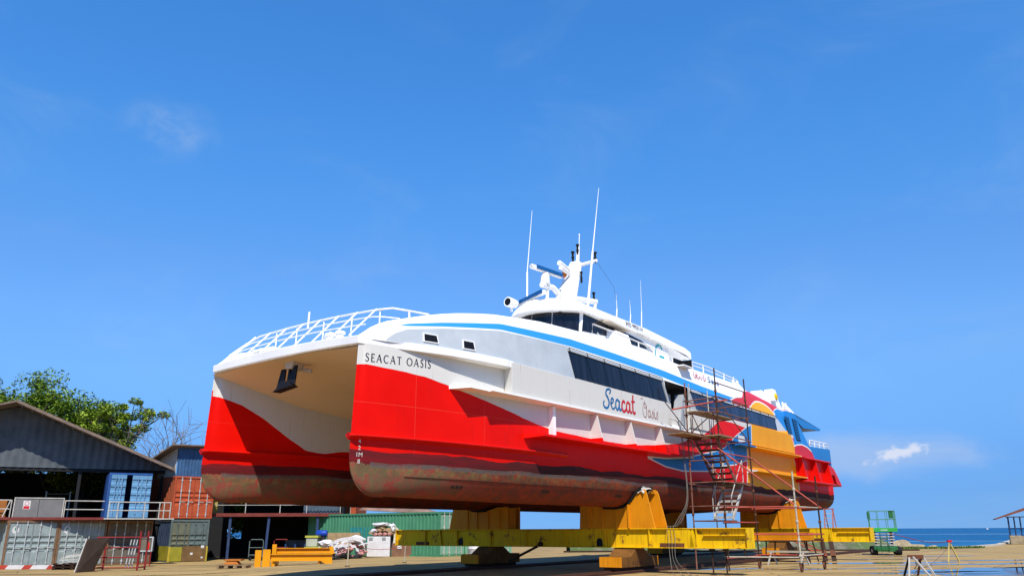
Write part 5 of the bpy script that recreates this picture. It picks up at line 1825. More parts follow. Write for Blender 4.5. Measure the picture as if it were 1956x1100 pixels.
# walkway on top of the containers
wk = thing('walkway', 'rust red walkway with white railings on top of the pale grey containers', 'walkway', (-24, 46, 2.1))
FW = Fr((-29.8, 42.57, 0), .55)
mb = MB()
fbox(mb, FW, 0, 7.9, -.12, .02, 2.16, 2.30)
mb.build('edge_beam', M_REDBEAM, wk)
mb = MB()
fbox(mb, FW, 0, 7.9, .02, 1.6, 2.2, 2.26)
fbox(mb, FW, 7.9, 11.6, -.2, 1.6, 2.2, 2.26)
mb.build('walk_deck', M_STEELW, wk)
mb = MB()
for z in (3.18, 2.72):
    mb.tube([FW(.0, 0, z), FW(3.3, 0, z)], .028, 7)
    mb.tube([FW(5.9, 0, z), FW(7.85, 0, z)], .028, 7)
    mb.tube([FW(8.05, -.15, z - .04), FW(11.35, -.15, z - .04)], .028, 7)
for x in (.4, 3.35, 5.9): mb.tube([FW(x, 0, 2.25), FW(x, 0, 3.2)], .03, 7)
for x in (8.1, 8.55, 9.95, 10.75, 11.0, 11.35): mb.tube([FW(x, -.15, 2.22), FW(x, -.15, 3.15)], .03, 7)
mb.tube([FW(3.0, 0, 2.2), FW(3.3, 0, 3.2)], .03, 7)
mb.build('railing', M_STEELW, wk, smooth=50)
for k in range(2):
    mb = MB()
    x0 = 3.5 + k * 1.15
    fbox(mb, FW, x0, x0 + 1.13, -.02, .02, 2.28, 3.28)
    pn = mb.build('sheet_panel', M_SIGNG, wk)
    if k == 0:
        mb = MB()
        mb.face([FW(x0 + .40, -.024, 2.72), FW(x0 + .74, -.024, 2.72), FW(x0 + .74, -.024, 3.16), FW(x0 + .40, -.024, 3.16)])
        sg = mb.build('notice', M_STK, pn, norm=False)
        mb = MB()
        mb.face([FW(x0 + .43, -.027, 2.74), FW(x0 + .71, -.027, 2.74), FW(x0 + .71, -.027, 2.88), FW(x0 + .43, -.027, 2.88)])
        rg = [(x0 + .57 + .11 * math.cos(a * .4189), 3.02 + .11 * math.sin(a * .4189)) for a in range(16)]
        mi = [(x0 + .57 + .085 * math.cos(a * .4189), 3.02 + .085 * math.sin(a * .4189)) for a in range(16)]
        mb.grid([[FW(p[0], -.027, p[1]) for p in rg], [FW(p[0], -.027, p[1]) for p in mi]])
        mb.build('notice_print', M_LRED, pn, norm=False)
mb = MB()
fbox(mb, FW, 3.46, 5.84, -.05, .05, 3.28, 3.33)
for x in (3.46, 5.79): fbox(mb, FW, x, x + .05, -.05, .05, 2.26, 3.28)
mb.build('panel_frame', M_STEELW, wk)
ob_ = thing('orange_cabinet', 'orange metal cabinet on the walkway at the left picture edge', 'cabinet', FW(2.3, .6, 2.26))
mb = MB()
fbox(mb, FW, 1.6, 3.15, .5, 1.2, 2.27, 3.2)
mb.build('body', M_ORG if False else mat('cabinet_orange', (0.42, 0.15, 0.03), 0.6), ob_, bevel=.02)
mb = MB()
fbox(mb, FW, 1.65, 3.10, .47, .5, 2.38, 3.1)
mb.build('door', mat('cabinet_orange_door', (0.36, 0.13, 0.03), 0.6), ob_)

# blue container standing open on the walkway
FB = Fr((-23.75, 48.2, 2.27), .50)
bc = thing('blue_container', 'light blue container with one door ajar on top of the walkway', 'container', FB.p)
mb = MB()
fbox(mb, FB, 0, 2.38, .9, 6, 2.55, 2.66)
fbox(mb, FB, 0, .10, .9, 6, 0, 2.55)
fbox(mb, FB, 2.28, 2.38, .9, 6, 0, 2.55)
fbox(mb, FB, .1, 2.28, 5.9, 6, 0, 2.55)
fbox(mb, FB, .1, 2.28, .9, 5.9, 0, .06)
mb.build('shell', mat('container_blue_side', (0.03, 0.10, 0.32), 0.6, var=.2), bc)


def leaf(F, x0, x1, ya, yb, name):
    """door leaf from (x0, ya) to (x1, yb) with swages and rods"""
    mb = MB()
    h = 2.55
    P = lambda f, z, d: F(x0 + (x1 - x0) * f + 0, ya + (yb - ya) * f + d, z)
    prof = [(.06, 0), (.5, 0)]
    for q in range(4): prof += [(.62 + q * .45, 0), (.68 + q * .45, .05), (.86 + q * .45, .05), (.92 + q * .45, 0)]
    prof += [(h - .05, 0)]
    mb.grid([[P(f, z, d) for z, d in prof] for f in (0, .48)])
    mb.grid([[P(f, z, d) for z, d in prof] for f in (.52, 1)])
    mb.grid([[P(f, z, -.02) for z in (.06, h - .05)] for f in (.46, .54)])
    mb.grid([[P(f, z, .09) for z in (.06, h - .05)] for f in (0, 1)])
    d_ = mb.build(name, M_CBLUE, bc, norm=False)
    mb = MB()
    for f in (.30, .72):
        mb.tube([P(f, .05, -.05), P(f, h - .05, -.05)], .022, 6)
        for z in (.3, 1.0, 1.8, 2.3): mb.tube([P(f - .05, z, -.03), P(f + .05, z, -.03)], .035, 6)
    mb.build('lock_rod', mat('lock_rod_blue', (0.2, 0.36, 0.55), 0.5), d_)


leaf(FB, .10, .92, 0.0, .25, 'door')
leaf(FB, 1.26, 2.34, .45, .62, 'door')
mb = MB()
fbox(mb, FB, -.02, .10, .35, .42, 0, 2.62)
mb.build('corner_post', mat('container_blue_side', None), bc)

# stack: grey green container below, orange above, site hut on top
SA = .74
FS = Fr((-21.45, 52.15, G0), SA)
st = container('shipping_container', 'grey green container with a yellow and brown lower band, bottom of the stack', FS, 2.44, 6.06, 2.55, M_CNAVY, [M_COLIVE, M_CTEALG], M_CTEALG, M_CTEALG)
for x_ in (-.02, 2.34):
    mb = MB()
    fbox(mb, FS, x_, x_ + .12, -.03, .0, .02, .92)
    mb.build('band_end', mat('band_yellow', (0.55, 0.42, 0.04), 0.6, rust=.1), st)
mb = MB()
fbox(mb, FS, -.004, .0, .1, 2.2, .1, .95)
mb.build('band_side', M_YELG, st)
mb = MB()
fbox(mb, FS, .10, .82, -.06, -.03, .05, .90)
mb.build('band_panel', M_YELG, st)
mb = MB()
fbox(mb, FS, .84, 2.34, -.07, -.03, .03, .95)
mb.build('band_panel', M_BRPAN, st)
mb = MB()
for x, z, q in ((1.35, .42, .16), (2.0, .82, .2), (2.05, .2, .12)): fbox(mb, FS, x, x + q, -.075, -.07, z, z + q * .8)
mb.build('paper_label', M_STK, st)
FO = Fr((-21.5, 52.1, G0 + 2.62), SA)
container('shipping_container', 'orange container with worn doors, stacked on the grey green one', FO, 2.6, 6.06, 2.6, M_CORSIDE, M_CORANGE, M_CORANGE, M_RODW)
# small site hut on top
FH = Fr((-21.7, 52.4, G0 + 5.24), SA)
sh = thing('site_hut', 'small beige and blue hut with sloping roof on top of the orange container', 'hut', FH.p)
mb = MB()
corrugated(mb, FH, .1, 2.9, 0, 0, 1.85, .2, .03)
mb.build('wall', mat('hut_blue_wall', (0.05, 0.12, 0.24), 0.6, var=.25, streak=.3), sh, norm=False)
mb = MB()
corrugated(mb, FH, 0, 3.2, .05, 0, 1.85, .2, .03, False)
mb.build('wall', mat('hut_beige_wall', (0.46, 0.43, 0.36), 0.7, var=.15, streak=.3), sh, norm=False)
mb = MB()
mb.hexa([FH(-.5, -.5, 1.86), FH(3.4, -.5, 1.96), FH(3.4, 3.6, 1.25), FH(-.5, 3.6, 1.15), FH(-.5, -.5, 1.94), FH(3.4, -.5, 2.04), FH(3.4, 3.6, 1.33), FH(-.5, 3.6, 1.23)])
mb.hexa([FH(-.55, -.45, 1.80), FH(-.5, -.45, 1.80), FH(-.5, 3.4, 1.1), FH(-.55, 3.4, 1.1), FH(-.55, -.45, 1.9), FH(-.5, -.45, 1.9), FH(-.5, 3.4, 1.2), FH(-.55, 3.4, 1.2)])
mb.build('roof', M_ROOFR, sh)

# big open shed with the corrugated gable
FD = Fr((-31.8, 48.2, 0), .45)
sd_ = thing('boat_shed', 'large open shed with a grey corrugated gable and dark interior', 'shed', (-34, 51.5, G0))
mb = MB()
n_ = 96
top, bot = [], []
for i in range(n_ + 1):
    x = -11.0 + 21.9 * i / n_
    zt = 9.03 - abs(x - 1.6) * (.408 if x > 1.6 else .30)
    d = .05 * (i % 2)
    top.append(FD(x, d + 1.0, zt))
    bot.append(FD(x, d + 1.0, min(zt - .05, 5.36)))
mb.grid([bot, top])
mb.build('gable_wall', M_CORRG, sd_, norm=False)
mb = MB()
for (xa, za, xb, zb) in ((1.6, 9.08, 10.9, 5.26), (1.6, 9.08, -11.4, 5.2)):
    k = 12
    for y0 in range(k):
        pass
    mb.hexa([FD(xa, -.8, za), FD(xb, -.8, zb), FD(xb, 18, zb), FD(xa, 18, za), FD(xa, -.8, za + .10), FD(xb, -.8, zb + .10), FD(xb, 18, zb + .10), FD(xa, 18, za + .10)])
mb.build('roof', M_ROOFR, sd_)
mb = MB()
for i in range(16):                                  # purlin ends and verge board
    f = (i + .5) / 16
    x, z = 1.6 + 9.3 * f, 9.05 - 3.80 * f
    fbox(mb, FD, x - .05, x + .05, -.75, 0, z - .10, z - .02)
mb.hexa([FD(1.6, -.85, 9.04), FD(10.9, -.85, 5.22), FD(10.9, -.80, 5.22), FD(1.6, -.80, 9.04), FD(1.6, -.85, 9.22), FD(10.9, -.85, 5.40), FD(10.9, -.80, 5.40), FD(1.6, -.80, 9.22)])
mb.build('verge', M_ROOFR, sd_)
for x in (-10.5, -2.2, 5.4, 10.2):
    for y in (1.1, 8, 17):
        mb = MB()
        fbox(mb, FD, x, x + .18, y, y + .18, G0, 5.4 if x < 10 else 5.0)
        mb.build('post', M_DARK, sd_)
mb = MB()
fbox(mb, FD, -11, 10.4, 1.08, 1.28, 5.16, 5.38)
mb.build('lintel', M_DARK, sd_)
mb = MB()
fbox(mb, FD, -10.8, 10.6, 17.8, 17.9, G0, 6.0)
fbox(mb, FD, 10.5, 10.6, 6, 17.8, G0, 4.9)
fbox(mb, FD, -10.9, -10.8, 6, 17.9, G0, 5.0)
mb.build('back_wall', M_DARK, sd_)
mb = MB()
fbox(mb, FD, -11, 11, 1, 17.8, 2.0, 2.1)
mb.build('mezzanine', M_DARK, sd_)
for x, y, z in ((3.5, 5, 2.12), (7.2, 3.2, 2.12), (8.2, 4.5, 2.12)):
    t_ = thing('storage_rack', {3.5: 'dim steel rack deep inside the dark shed, left of the others', 7.2: 'dim steel rack inside the dark shed, nearest the open blue container', 8.2: 'dim steel rack inside the dark shed, behind the open blue container'}[x], 'rack', FD(x, y, z), 0, 'racks in the dark shed')
    for a in (0, 1.4):
        for b_ in (0, .6):
            mb = MB()
            fbox(mb, FD, x + a, x + a + .06, y + b_, y + b_ + .06, z, z + 2.0)
            mb.build('upright', M_RODW, t_)
    mb = MB()
    for q in (.3, 1.0, 1.8): fbox(mb, FD, x + .07, x + 1.39, y + .01, y + .59, z + q, z + q + .05)
    mb.build('shelf', M_CBROWN, t_)

# two-storey open workshop behind the bows
FBAY = Fr((-20.3, 55.2, G0), .16)
wb = thing('open_workshop', 'two storey open steel workshop with dark bays and a rust red floor beam', 'workshop', FBAY.p)
mb = MB()
fbox(mb, FBAY, -.1, 8.75, -.12, .12, 2.76, 2.98)
mb.build('floor_beam', M_REDBEAM, wb)
for x, l_ in ((1.35, 0), (3.75, .1), (7.05, 0)):
    mb = MB()
    mb.hexa([FBAY(x, 0, 0), FBAY(x + .16, 0, 0), FBAY(x + .16, .16, 0), FBAY(x, .16, 0), FBAY(x + l_, 0, 2.76), FBAY(x + .16 + l_, 0, 2.76), FBAY(x + .16 + l_, .16, 2.76), FBAY(x + l_, .16, 2.76)])
    mb.build('post', M_POSTB, wb)
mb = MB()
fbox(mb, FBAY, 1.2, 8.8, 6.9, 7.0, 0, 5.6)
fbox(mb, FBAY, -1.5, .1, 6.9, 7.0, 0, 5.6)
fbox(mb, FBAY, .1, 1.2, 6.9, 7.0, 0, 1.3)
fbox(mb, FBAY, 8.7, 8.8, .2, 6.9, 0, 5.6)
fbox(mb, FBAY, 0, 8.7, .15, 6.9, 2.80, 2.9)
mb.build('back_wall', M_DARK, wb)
mb = MB()
corrugated(mb, FBAY, 6.1, 8.6, .6, 2.98, 5.5, .22, .04)
mb.build('upper_cladding', mat('dull_blue_cladding', (0.09, 0.13, 0.17), 0.6, var=.25), wb, norm=False)
mb = MB()
for x in (.02, 2.35, 4.6, 6.35, 8.6): mb.tube([FBAY(x, 0, 2.98), FBAY(x, 0, 3.9)], .03, 6)
mb.tube([FBAY(0, 0, 3.9), FBAY(8.7, 0, 3.9)], .03, 6)
mb.tube([FBAY(0, 0, 3.5), FBAY(8.7, 0, 3.5)], .02, 6)
mb.build('railing', M_STEELW, wb)
mb = MB()
fbox(mb, FBAY, -.3, 9.1, -.5, 7.4, 5.6, 5.72)
mb.build('roof', M_ROOFR, wb)
mb = MB()
fbox(mb, FBAY, -.05, .5, .1, .3, 2.98, 4.6)
mb.build('yellow_panel', mat('pale_yellow_panel', (0.4, 0.33, 0.08), 0.6), wb)

# long green container, next one behind it, and an orange one in the second row
FG = Fr((-4.45, 50.2, -.02), math.atan2(.797, .603))
gc = container('shipping_container', 'long green corrugated container behind the junk heaps', FG, 2.44, 12.2, 2.62, M_CGREEN, M_CLGREEN, M_CGREEN, M_STEELW, side_pitch=.30)
mb = MB()
corrugated(mb, FG, 5.9, 7.9, .024, .4, 1.75, .30, .045, False)
mb.build('repaint_patch', mat('teal_repaint', (0.03, 0.27, 0.27), 0.55), gc, norm=False)
container('shipping_container', 'pale green container standing just behind the end of the long green one', Fr((-1.6, 55.6, -.02), math.atan2(.797, .603)), 2.44, 12.2, 2.6, M_CLGREEN, M_CLGREEN, M_CLGREEN, M_STEELW)
FO2 = Fr((-13.9, 60.2, 2.3), .05)
container('shipping_container', 'orange container on the second level between the workshop and the green container', FO2, 2.44, 6.06, 2.59, M_CORSIDE, M_CORANGE, M_CORANGE, M_STEELW)
F_ = Fr((-13.9, 60.2, -.3), .05)
container('shipping_container', 'dark container below the second level orange one', F_, 2.44, 6.06, 2.58, M_CNAVY, M_CNAVY, M_CNAVY, M_CNAVY)
tp = thing('tarpaulin_roof', 'low striped tarpaulin shelter behind the long green container', 'shelter', (-9.5, 60, 0))
mb = MB()
mb.hexa([(-11.2, 60, 2.95), (-5.2, 58.5, 2.62), (-4.8, 62, 2.62), (-10.8, 63, 2.95), (-10.4, 60.2, 3.45), (-6.5, 59, 3.05), (-6.4, 61.5, 3.05), (-10.2, 62.6, 3.45)])
mb.build('sheet', mat('tarp_brown_white', (0.32, 0.2, 0.16), 0.7, var=.6, sc=.7), tp)
mb = MB()
for x, y in ((-11, 60.2), (-5.3, 58.7), (-5, 61.8), (-10.7, 62.8)): mb.tube([(x, y, 0), (x, y, 2.75)], .05, 6)
mb.build('pole', M_STEELW, tp)

# ---------------------------------------------------------------- loose gear in front of them
def cloth_heap(name, label, cat, parts, base):
    o = thing(name, label, cat, base)
    for pn, m_, mbs in parts: mbs.build(pn, m_, o, norm=False, smooth=60)
    return o


def lump(mb, c, r, seed, n=14, flat=.35):
    """irregular crumpled lump"""
    r_ = random.Random(seed)
    vs = []
    for i in range(n // 2 + 1):
        th = math.pi * i / (n // 2)
        row = []
        for j in range(n):
            ph = 2 * math.pi * j / n
            k = 1 + r_.uniform(-.28, .28)
            row.append((c[0] + r[0] * k * math.sin(th) * math.cos(ph), c[1] + r[1] * k * math.sin(th) * math.sin(ph), c[2] + r[2] * (1 + r_.uniform(-.15, .15)) * math.cos(th)))
        row.append(row[0])
        vs.append(row)
    mb.grid(vs)


r2 = random.Random(21)
jk = thing('rubbish_heap', 'heap of tan boards, white plastic sheet and scrap in front of the green container', 'rubbish heap', (-10.2, 51, -.1))
mb = MB()
for (x0, x1, y, z0, z1, tw) in ((-11.7, -9.6, 52.4, .9, 1.40, 0), (-11.5, -9.9, 51.8, .55, .88, .1), (-10.7, -9.0, 51.0, .48, .62, -.1), (-10.6, -9.1, 50.9, .66, .8, -.06), (-11.2, -10.0, 51.3, .2, .34, .1)):
    mb.hexa([(x0, y, z0), (x1, y + tw, z0), (x1, y + tw + .3, z0), (x0, y + .3, z0), (x0, y, z1), (x1, y + tw, z1), (x1, y + tw + .3, z1), (x0, y + .3, z1)])
mb.build('board', M_TAN, jk)
mb = MB()
for q in range(16):
    x = -11.4 + r2.random() * 2.4
    lump(mb, (x, 50.6 + r2.random() * .8, .25 + r2.random() * .8), (.25 + r2.random() * .2, .2, .10 + r2.random() * .16), q)
pth = smooth_path([(-11.5, 50.7, .9), (-11.1, 50.5, .75), (-10.6, 50.4, .95), (-10.1, 50.4, 1.05), (-9.4, 50.4, 1.05), (-9.0, 50.4, .7), (-8.9, 50.4, .2)], 5)
mb.grid([[p + Vector((0, .02 * math.sin(i * 3), dz)) for i, p in enumerate(pth)] for dz in (-.09, .09)])
mb.grid([[p + Vector((-.3, .05, -.35 + dz + .08 * math.sin(i * 2.1))) for i, p in enumerate(pth)] for dz in (-.12, .06)])
mb.build('plastic_sheet', M_SHEETW, jk, norm=False)
mb = MB()
for q in range(14): lump(mb, (-10.6 + r2.random() * 1.6, 50.3 + r2.random() * .5, .02 + r2.random() * .45), (.2, .16, .10), 40 + q)
mb.build('scrap', M_PINK, jk, norm=False)
mb = MB()
for q in range(16): lump(mb, (-11.0 + r2.random() * 1.9, 50.1 + r2.random() * .5, -.1 + r2.random() * .32), (.22, .2, .13), 70 + q)
mb.build('dark_scrap', M_SCRAP, jk, norm=False)

wbx = thing('white_crate', 'tall white metal box with two latches, rags and foam piled on it', 'crate', (-8.3, 52, -.12))
FWX = Fr((-9.05, 51.8, -.12), .03)
mb = MB()
fbox(mb, FWX, 0, 1.42, 0, 1.2, .10, 1.28)
mb.build('body', M_SHEETW, wbx, bevel=.02)
mb = MB()
for x in (.12, .92): fbox(mb, FWX, x, x + .22, -.03, 0, 1.08, 1.24)
mb.build('latch', mat('latch_grey', (0.28, 0.30, 0.28), 0.5), wbx)
mb = MB()
fbox(mb, FWX, -.05, 1.6, .05, 1.1, .02, .10)
for x in (.1, .7, 1.2): fbox(mb, FWX, x, x + .15, 0, 1.2, 0, .02)
mb.build('pallet', M_RUSTD, wbx)
hp = thing('bulk_bag', 'bulging heap of brown sacks and white foam on top of the white metal box', 'sacks', (-8.3, 52.3, 1.15))
mb = MB()
for q in range(10): lump(mb, (-8.9 + r2.random() * 1.2, 52.2 + r2.random() * .6, 1.32 + r2.random() * .3), (.36, .3, .2), 100 + q)
mb.build('sack', M_CARD, hp, norm=False)
mb = MB()
lump(mb, (-8.25, 52.3, 1.88), (.62, .4, .12), 120)
lump(mb, (-7.55, 52.3, 1.65), (.16, .3, .3), 121)
lump(mb, (-8.7, 52.0, 1.5), (.2, .2, .12), 124)
mb.build('foam', M_SHEETW, hp, norm=False)
mb = MB()
for q in range(4): lump(mb, (-8.6 + q * .3, 52.0, 1.3), (.14, .12, .10), 130 + q)
mb.build('scrap', M_PINK, hp, norm=False)
tb_ = thing('draped_load', 'load under a beige tarpaulin beside the white metal box', 'load', (-7.1, 52.4, -.1))
mb = MB()
mb.grid([[(-7.45 + .17 * i + .02 * math.sin(i * 5 + j * 2), 52.0 + .28 * j * .5 - (.25 if z < 1.4 else 0), z - .05 * math.sin(i * 1.3)) for j, z in enumerate((.75, 1.0, 1.4, 1.72, 1.75))] for i in range(6)])
mb.grid([[(-6.6 + .05 * math.sin(j * 2), 51.95 + y, z) for j, z in enumerate((.72, 1.1, 1.45, 1.70))] for y in (0, .4, .8)])
mb.build('tarpaulin', mat('beige_tarp', (0.50, 0.44, 0.34), 0.7, var=.15, sc=3), tb_, norm=False, smooth=60)
mb = MB()
FCR = Fr((-7.5, 51.6, -.05), .05)
fbox(mb, FCR, .02, 1.75, .02, 1.0, .0, .82)
mb.build('crate', M_WOODB, tb_)
wc = thing('wooden_crate', 'reddish brown wooden crate with a white paper next to the draped load', 'crate', (-4.8, 51.4, 0))
FC2 = Fr((-5.7, 51.4, -.03), .05)
mb = MB()
fbox(mb, FC2, 0, 1.05, 0, 1.0, .10, .86)
fbox(mb, FC2, 1.15, 2.2, .1, 1.0, .10, .72)
mb.build('boards', M_WOODB, wc)
mb = MB()
for x in (.0, .48, .96, 1.14, 1.66, 2.12): fbox(mb, FC2, x - .01, x + .09, -.025 if x < 1.1 else .075, 0 if x < 1.1 else .1, .06, .88 if x < 1.1 else .74)
fbox(mb, FC2, -.1, 2.3, .0, 1.0, .0, .06)
mb.build('batten', mat('crate_batten', (0.33, 0.20, 0.12), 0.8, var=.25), wc)
pp_ = thing('white_paper', 'small white notice on the brown crate beside the white metal box', 'notice', (-6.9, 51.55, .6))
mb = MB()
fbox(mb, FCR, .35, .62, -.01, .012, .5, .78)
mb.build('sheet', M_STK, pp_)
wt = thing('white_drum', 'white drum standing beyond the crates under the cradle beam', 'drum', (-2.2, 50.5, 0))
mb = MB()
mb.lathe((-2.2, 50.5, 0), [(.50, 0), (.52, .05), (.52, .42), (.54, .45), (.52, .48), (.52, .82), (.48, .86)], 20)
mb.build('body', M_SHEETW, wt, smooth=40)
mb = MB()
mb.lathe((-2.2, 50.5, .86), [(.44, 0), (.44, .03)], 20)
mb.build('lid', M_GREYW, wt)
# tank and blue barrel
tk = thing('plastic_tank', 'translucent tank with a yellow lid on a grey block beside the rubbish heap', 'tank', (-12.3, 51.6, -.2))
mb = MB()
mb.box(-12.75, -12.05, 51.4, 52.1, .58, 1.12)
mb.build('body', mat('tank_plastic', (0.45, 0.47, 0.36), 0.4, var=.2), tk, bevel=.05)
mb = MB()
mb.box(-12.8, -12.0, 51.35, 52.15, 1.12, 1.24)
mb.box(-12.8, -11.75, 51.3, 52.2, .50, .58)
mb.build('lid', mat('yellow_plastic', (0.5, 0.5, 0.08), 0.5), tk)
mb = MB()
mb.box(-12.75, -11.8, 51.4, 52.1, -.22, .50)
mb.build('plinth', mat('grey_block', (0.12, 0.13, 0.13), 0.7), tk)
bl_ = thing('blue_drum', 'blue plastic drum on its side above the rubbish heap', 'drum', (-11.9, 52.2, 1.1))
mb = MB()
mb.lathe((-12.3, 52.2, 1.36), [(.16, 0), (.2, .05), (.2, .6), (.16, .66)], 16, 'X')
mb.build('body', mat('drum_blue', (0.01, 0.06, 0.42), 0.4), bl_, smooth=40)
mb = MB()
mb.box(-12.2, -11.75, 52.05, 52.4, .6, 1.18)
mb.build('stand', M_SCRAP, bl_)
# blue machine and small things inside the workshop bay
mc = thing('plough_blade', 'dark blue curved blade attachment on legs in front of the workshop', 'blade', (-13.5, 52.4, -.3))
mb = MB()
rows = []
for a in range(7):
    th = a / 6 * 1.3
    rows.append([(x, 52.3 + .45 * math.sin(th), .98 - .55 * (1 - math.cos(th)) * 1.0) for x in (-14.3, -12.4)])
mb.grid(rows)
mb.build('blade', mat('machine_blue', (0.02, 0.05, 0.12), 0.45, var=.2), mc, norm=False, smooth=60)
mb = MB()
for x in (-14.3, -13.7, -13.1, -12.5): mb.box(x, x + .1, 52.4, 52.6, -.3, .75)
mb.box(-14.3, -12.4, 52.5, 52.6, .3, .4)
mb.build('leg', mat('machine_blue', None), mc)
for x, lab in ((-17.2, 'pale wheeled trolley frame inside the workshop, left of the red one'), (-15.6, 'red wheeled trolley frame inside the workshop')):
    tr = thing('trolley', lab, 'trolley', (x, 54.6, -.3))
    m_ = M_CTEALG if x < -16.5 else M_REDRACK
    mb = MB()
    mb.tube([(x, 54.6, -.1), (x, 54.6, .9), (x + .1, 54.6, 1.0), (x + .8, 54.6, 1.0), (x + .9, 54.6, .9), (x + .9, 54.6, -.1)], .03, 6)
    for z in (.05, .5): mb.tube([(x, 54.6, z), (x + .9, 54.6, z)], .025, 6)
    mb.box(x, x + .9, 54.6, 55.2, .0, .06)
    mb.build('frame', m_, tr)
    mb = MB()
    for dx in (.08, .82): mb.lathe((x + dx, 54.7, -.2), [(.10, -.03), (.10, .03)], 12, 'Y')
    mb.build('wheel', M_RUBBER, tr)

# yellow fabricated beams lying on the concrete
yb = thing('yellow_beam_frame', 'bright yellow welded beam frame lying on the concrete in front of the workshop', 'steel frame', (-11.2, 43, -.2))
FY = Fr((-13.3, 43.0, 0), .04)
mb = MB()
fbox(mb, FY, .9, 4.0, .0, .06, .08, .36)
fbox(mb, FY, .9, 4.0, -.10, .16, .36, .39)
fbox(mb, FY, .9, 4.0, -.10, .16, .05, .08)
mb.build('beam', M_SYEL, yb)
mb = MB()
fbox(mb, FY, .9, 3.85, .8, .86, .42, .64)
fbox(mb, FY, .9, 3.85, .70, .96, .64, .67)
fbox(mb, FY, .9, 3.85, .70, .96, .39, .42)
mb.build('beam', M_SYEL, yb)
for x0, x1, y, z1 in ((0, .32, .3, .58), (.50, .88, -.1, .62), (.78, 1.0, .6, .86)):
    mb = MB()
    fbox(mb, FY, x0, x1, y, y + .05, -.28, z1)
    fbox(mb, FY, x0, x0 + .04, y + .05, y + .35, -.28, z1)
    mb.build('end_plate', M_SYEL, yb)
mb = MB()
mb.prism([FY(3.4, -.12, .08), FY(4.05, -.12, .08), FY(4.05, -.12, -.2), FY(3.9, -.12, -.2)], FY.b * .06)
mb.prism([FY(3.9, .1, .39), FY(4.1, .1, .39), FY(4.0, .1, .75), FY(3.8, .1, .75)], FY.b * .06)
for x in (1.2, 2.3, 3.5): fbox(mb, FY, x, x + .06, .06, .8, .10, .36)
for x in (1.0, 3.3): fbox(mb, FY, x, x + .1, .0, .9, -.28, .05)
mb.build('bracket', M_SYEL, yb)
pl_ = thing('pallet_load', 'wooden pallet carrying a small orange steel plinth at the end of the yellow beams', 'pallet', (-14.2, 42.5, -.25))
mb = MB()
for y in (0, .35, .7): mb.box(-14.9, -13.25, 42.2 + y, 42.32 + y, -.12, -.08)
for x in (-14.85, -14.4, -13.95, -13.5): mb.box(x, x + .12, 42.2, 43.0, -.26, -.12)
mb.build('slats', M_WOODC, pl_)
mb = MB()
mb.hexa([(-14.6, 42.3, -.07), (-13.8, 42.3, -.07), (-13.8, 42.8, -.07), (-14.6, 42.8, -.07), (-14.4, 42.35, .10), (-13.95, 42.35, .10), (-13.95, 42.75, .10), (-14.4, 42.75, .10)])
mb.box(-14.55, -13.7, 42.3, 42.85, .10, .17)
mb.build('plinth', mat('plinth_orange', (0.5, 0.16, 0.02), 0.6, rust=.2), pl_)

# red pipe rack, leaning plate, extinguisher stand
rk = thing('pipe_rack', 'dark red steel rack with rails and leaning tubes in front of the brown container', 'rack', (-19.7, 41, -.3))
FR = Fr((-20.75, 41.2, G0), .02)
for x in (.28, 2.35):
    for y in (0, .9):
        mb = MB()
        mb.tube([FR(x, y, 0), FR(x, y, 1.85 if x > 1 else 1.6)], .045, 6)
        mb.build('upright', M_REDRACK, rk)
mb = MB()
for z in (.14, .62, 1.08, 1.56):
    mb.tube([FR(.25, 0, z), FR(2.4, 0, z)], .035, 6)
for x in (.28, 2.35):
    for z in (.14, 1.56): mb.tube([FR(x, 0, z), FR(x, .9, z)], .035, 6)
mb.tube([FR(-.45, 0, .10), FR(.28, 0, .10)], .04, 6)
mb.build('rail', M_REDRACK, rk)
for i in range(6):
    mb = MB()
    x = -.38 + i * .11
    mb.tube([FR(x, .0 + .02 * i, .1), FR(x + .08, .05, 1.15 + .05 * (i % 3))], .022, 6)
    mb.build('tube', M_REDRACK, rk)
for i in range(3):
    mb = MB()
    x = 1.65 + i * .15
    mb.tube([FR(x, .3, .15), FR(x + .12, .35, 1.45)], .03, 6)
    mb.build('tube', M_RODW, rk)
lp = thing('leaning_plate', 'dark brown sheet leaning beside the red pipe rack', 'steel plate', (-20.4, 39.9, -.3))
mb = MB()
mb.hexa([(-20.55, 39.6, -.32), (-20.50, 39.6, -.32), (-20.15, 40.5, -.32), (-20.20, 40.5, -.32), (-20.35, 39.9, 1.2), (-20.30, 39.9, 1.2), (-19.75, 40.9, 1.25), (-19.80, 40.9, 1.25)])
mb.build('sheet', mat('dark_brown_sheet', (0.075, 0.052, 0.04), 0.7, var=.25), lp)
mb = MB()
mb.bar((-20.57, 39.6, -.3), (-20.36, 39.9, 1.22), .05, .05)
mb.build('edge_angle', M_STEELW, lp)
ex = thing('extinguisher_stand', 'red stand with a grey framed glass box between the pipe rack and the container stack', 'stand', (-20, 45.8, -.3))
FX = Fr((-20.45, 45.8, -.28), .1)
mb = MB()
for x in (.03, .62): fbox(mb, FX, x, x + .05, 0, .05, 0, .8)
fbox(mb, FX, .08, .62, 0, .05, .12, .17)
mb.build('legs', M_REDRACK, ex)
mb = MB()
fbox(mb, FX, .03, .67, .05, .35, .78, 1.5)
mb.build('case', M_CBROWN, ex)
mb = MB()
for a in ((0, .70, .76, .83), (0, .70, 1.47, 1.54)): fbox(mb, FX, a[0], a[1], 0, .05, a[2], a[3])
for a in (0, .64): fbox(mb, FX, a, a + .06, 0, .05, .83, 1.47)
mb.build('case_frame', M_RODW, ex)
mb = MB()
mb.lathe(FX(.45, .1, .86), [(.08, 0), (.08, .36), (.03, .42), (.03, .48)], 12)
mb.build('cylinder', M_REDP, ex, smooth=40)
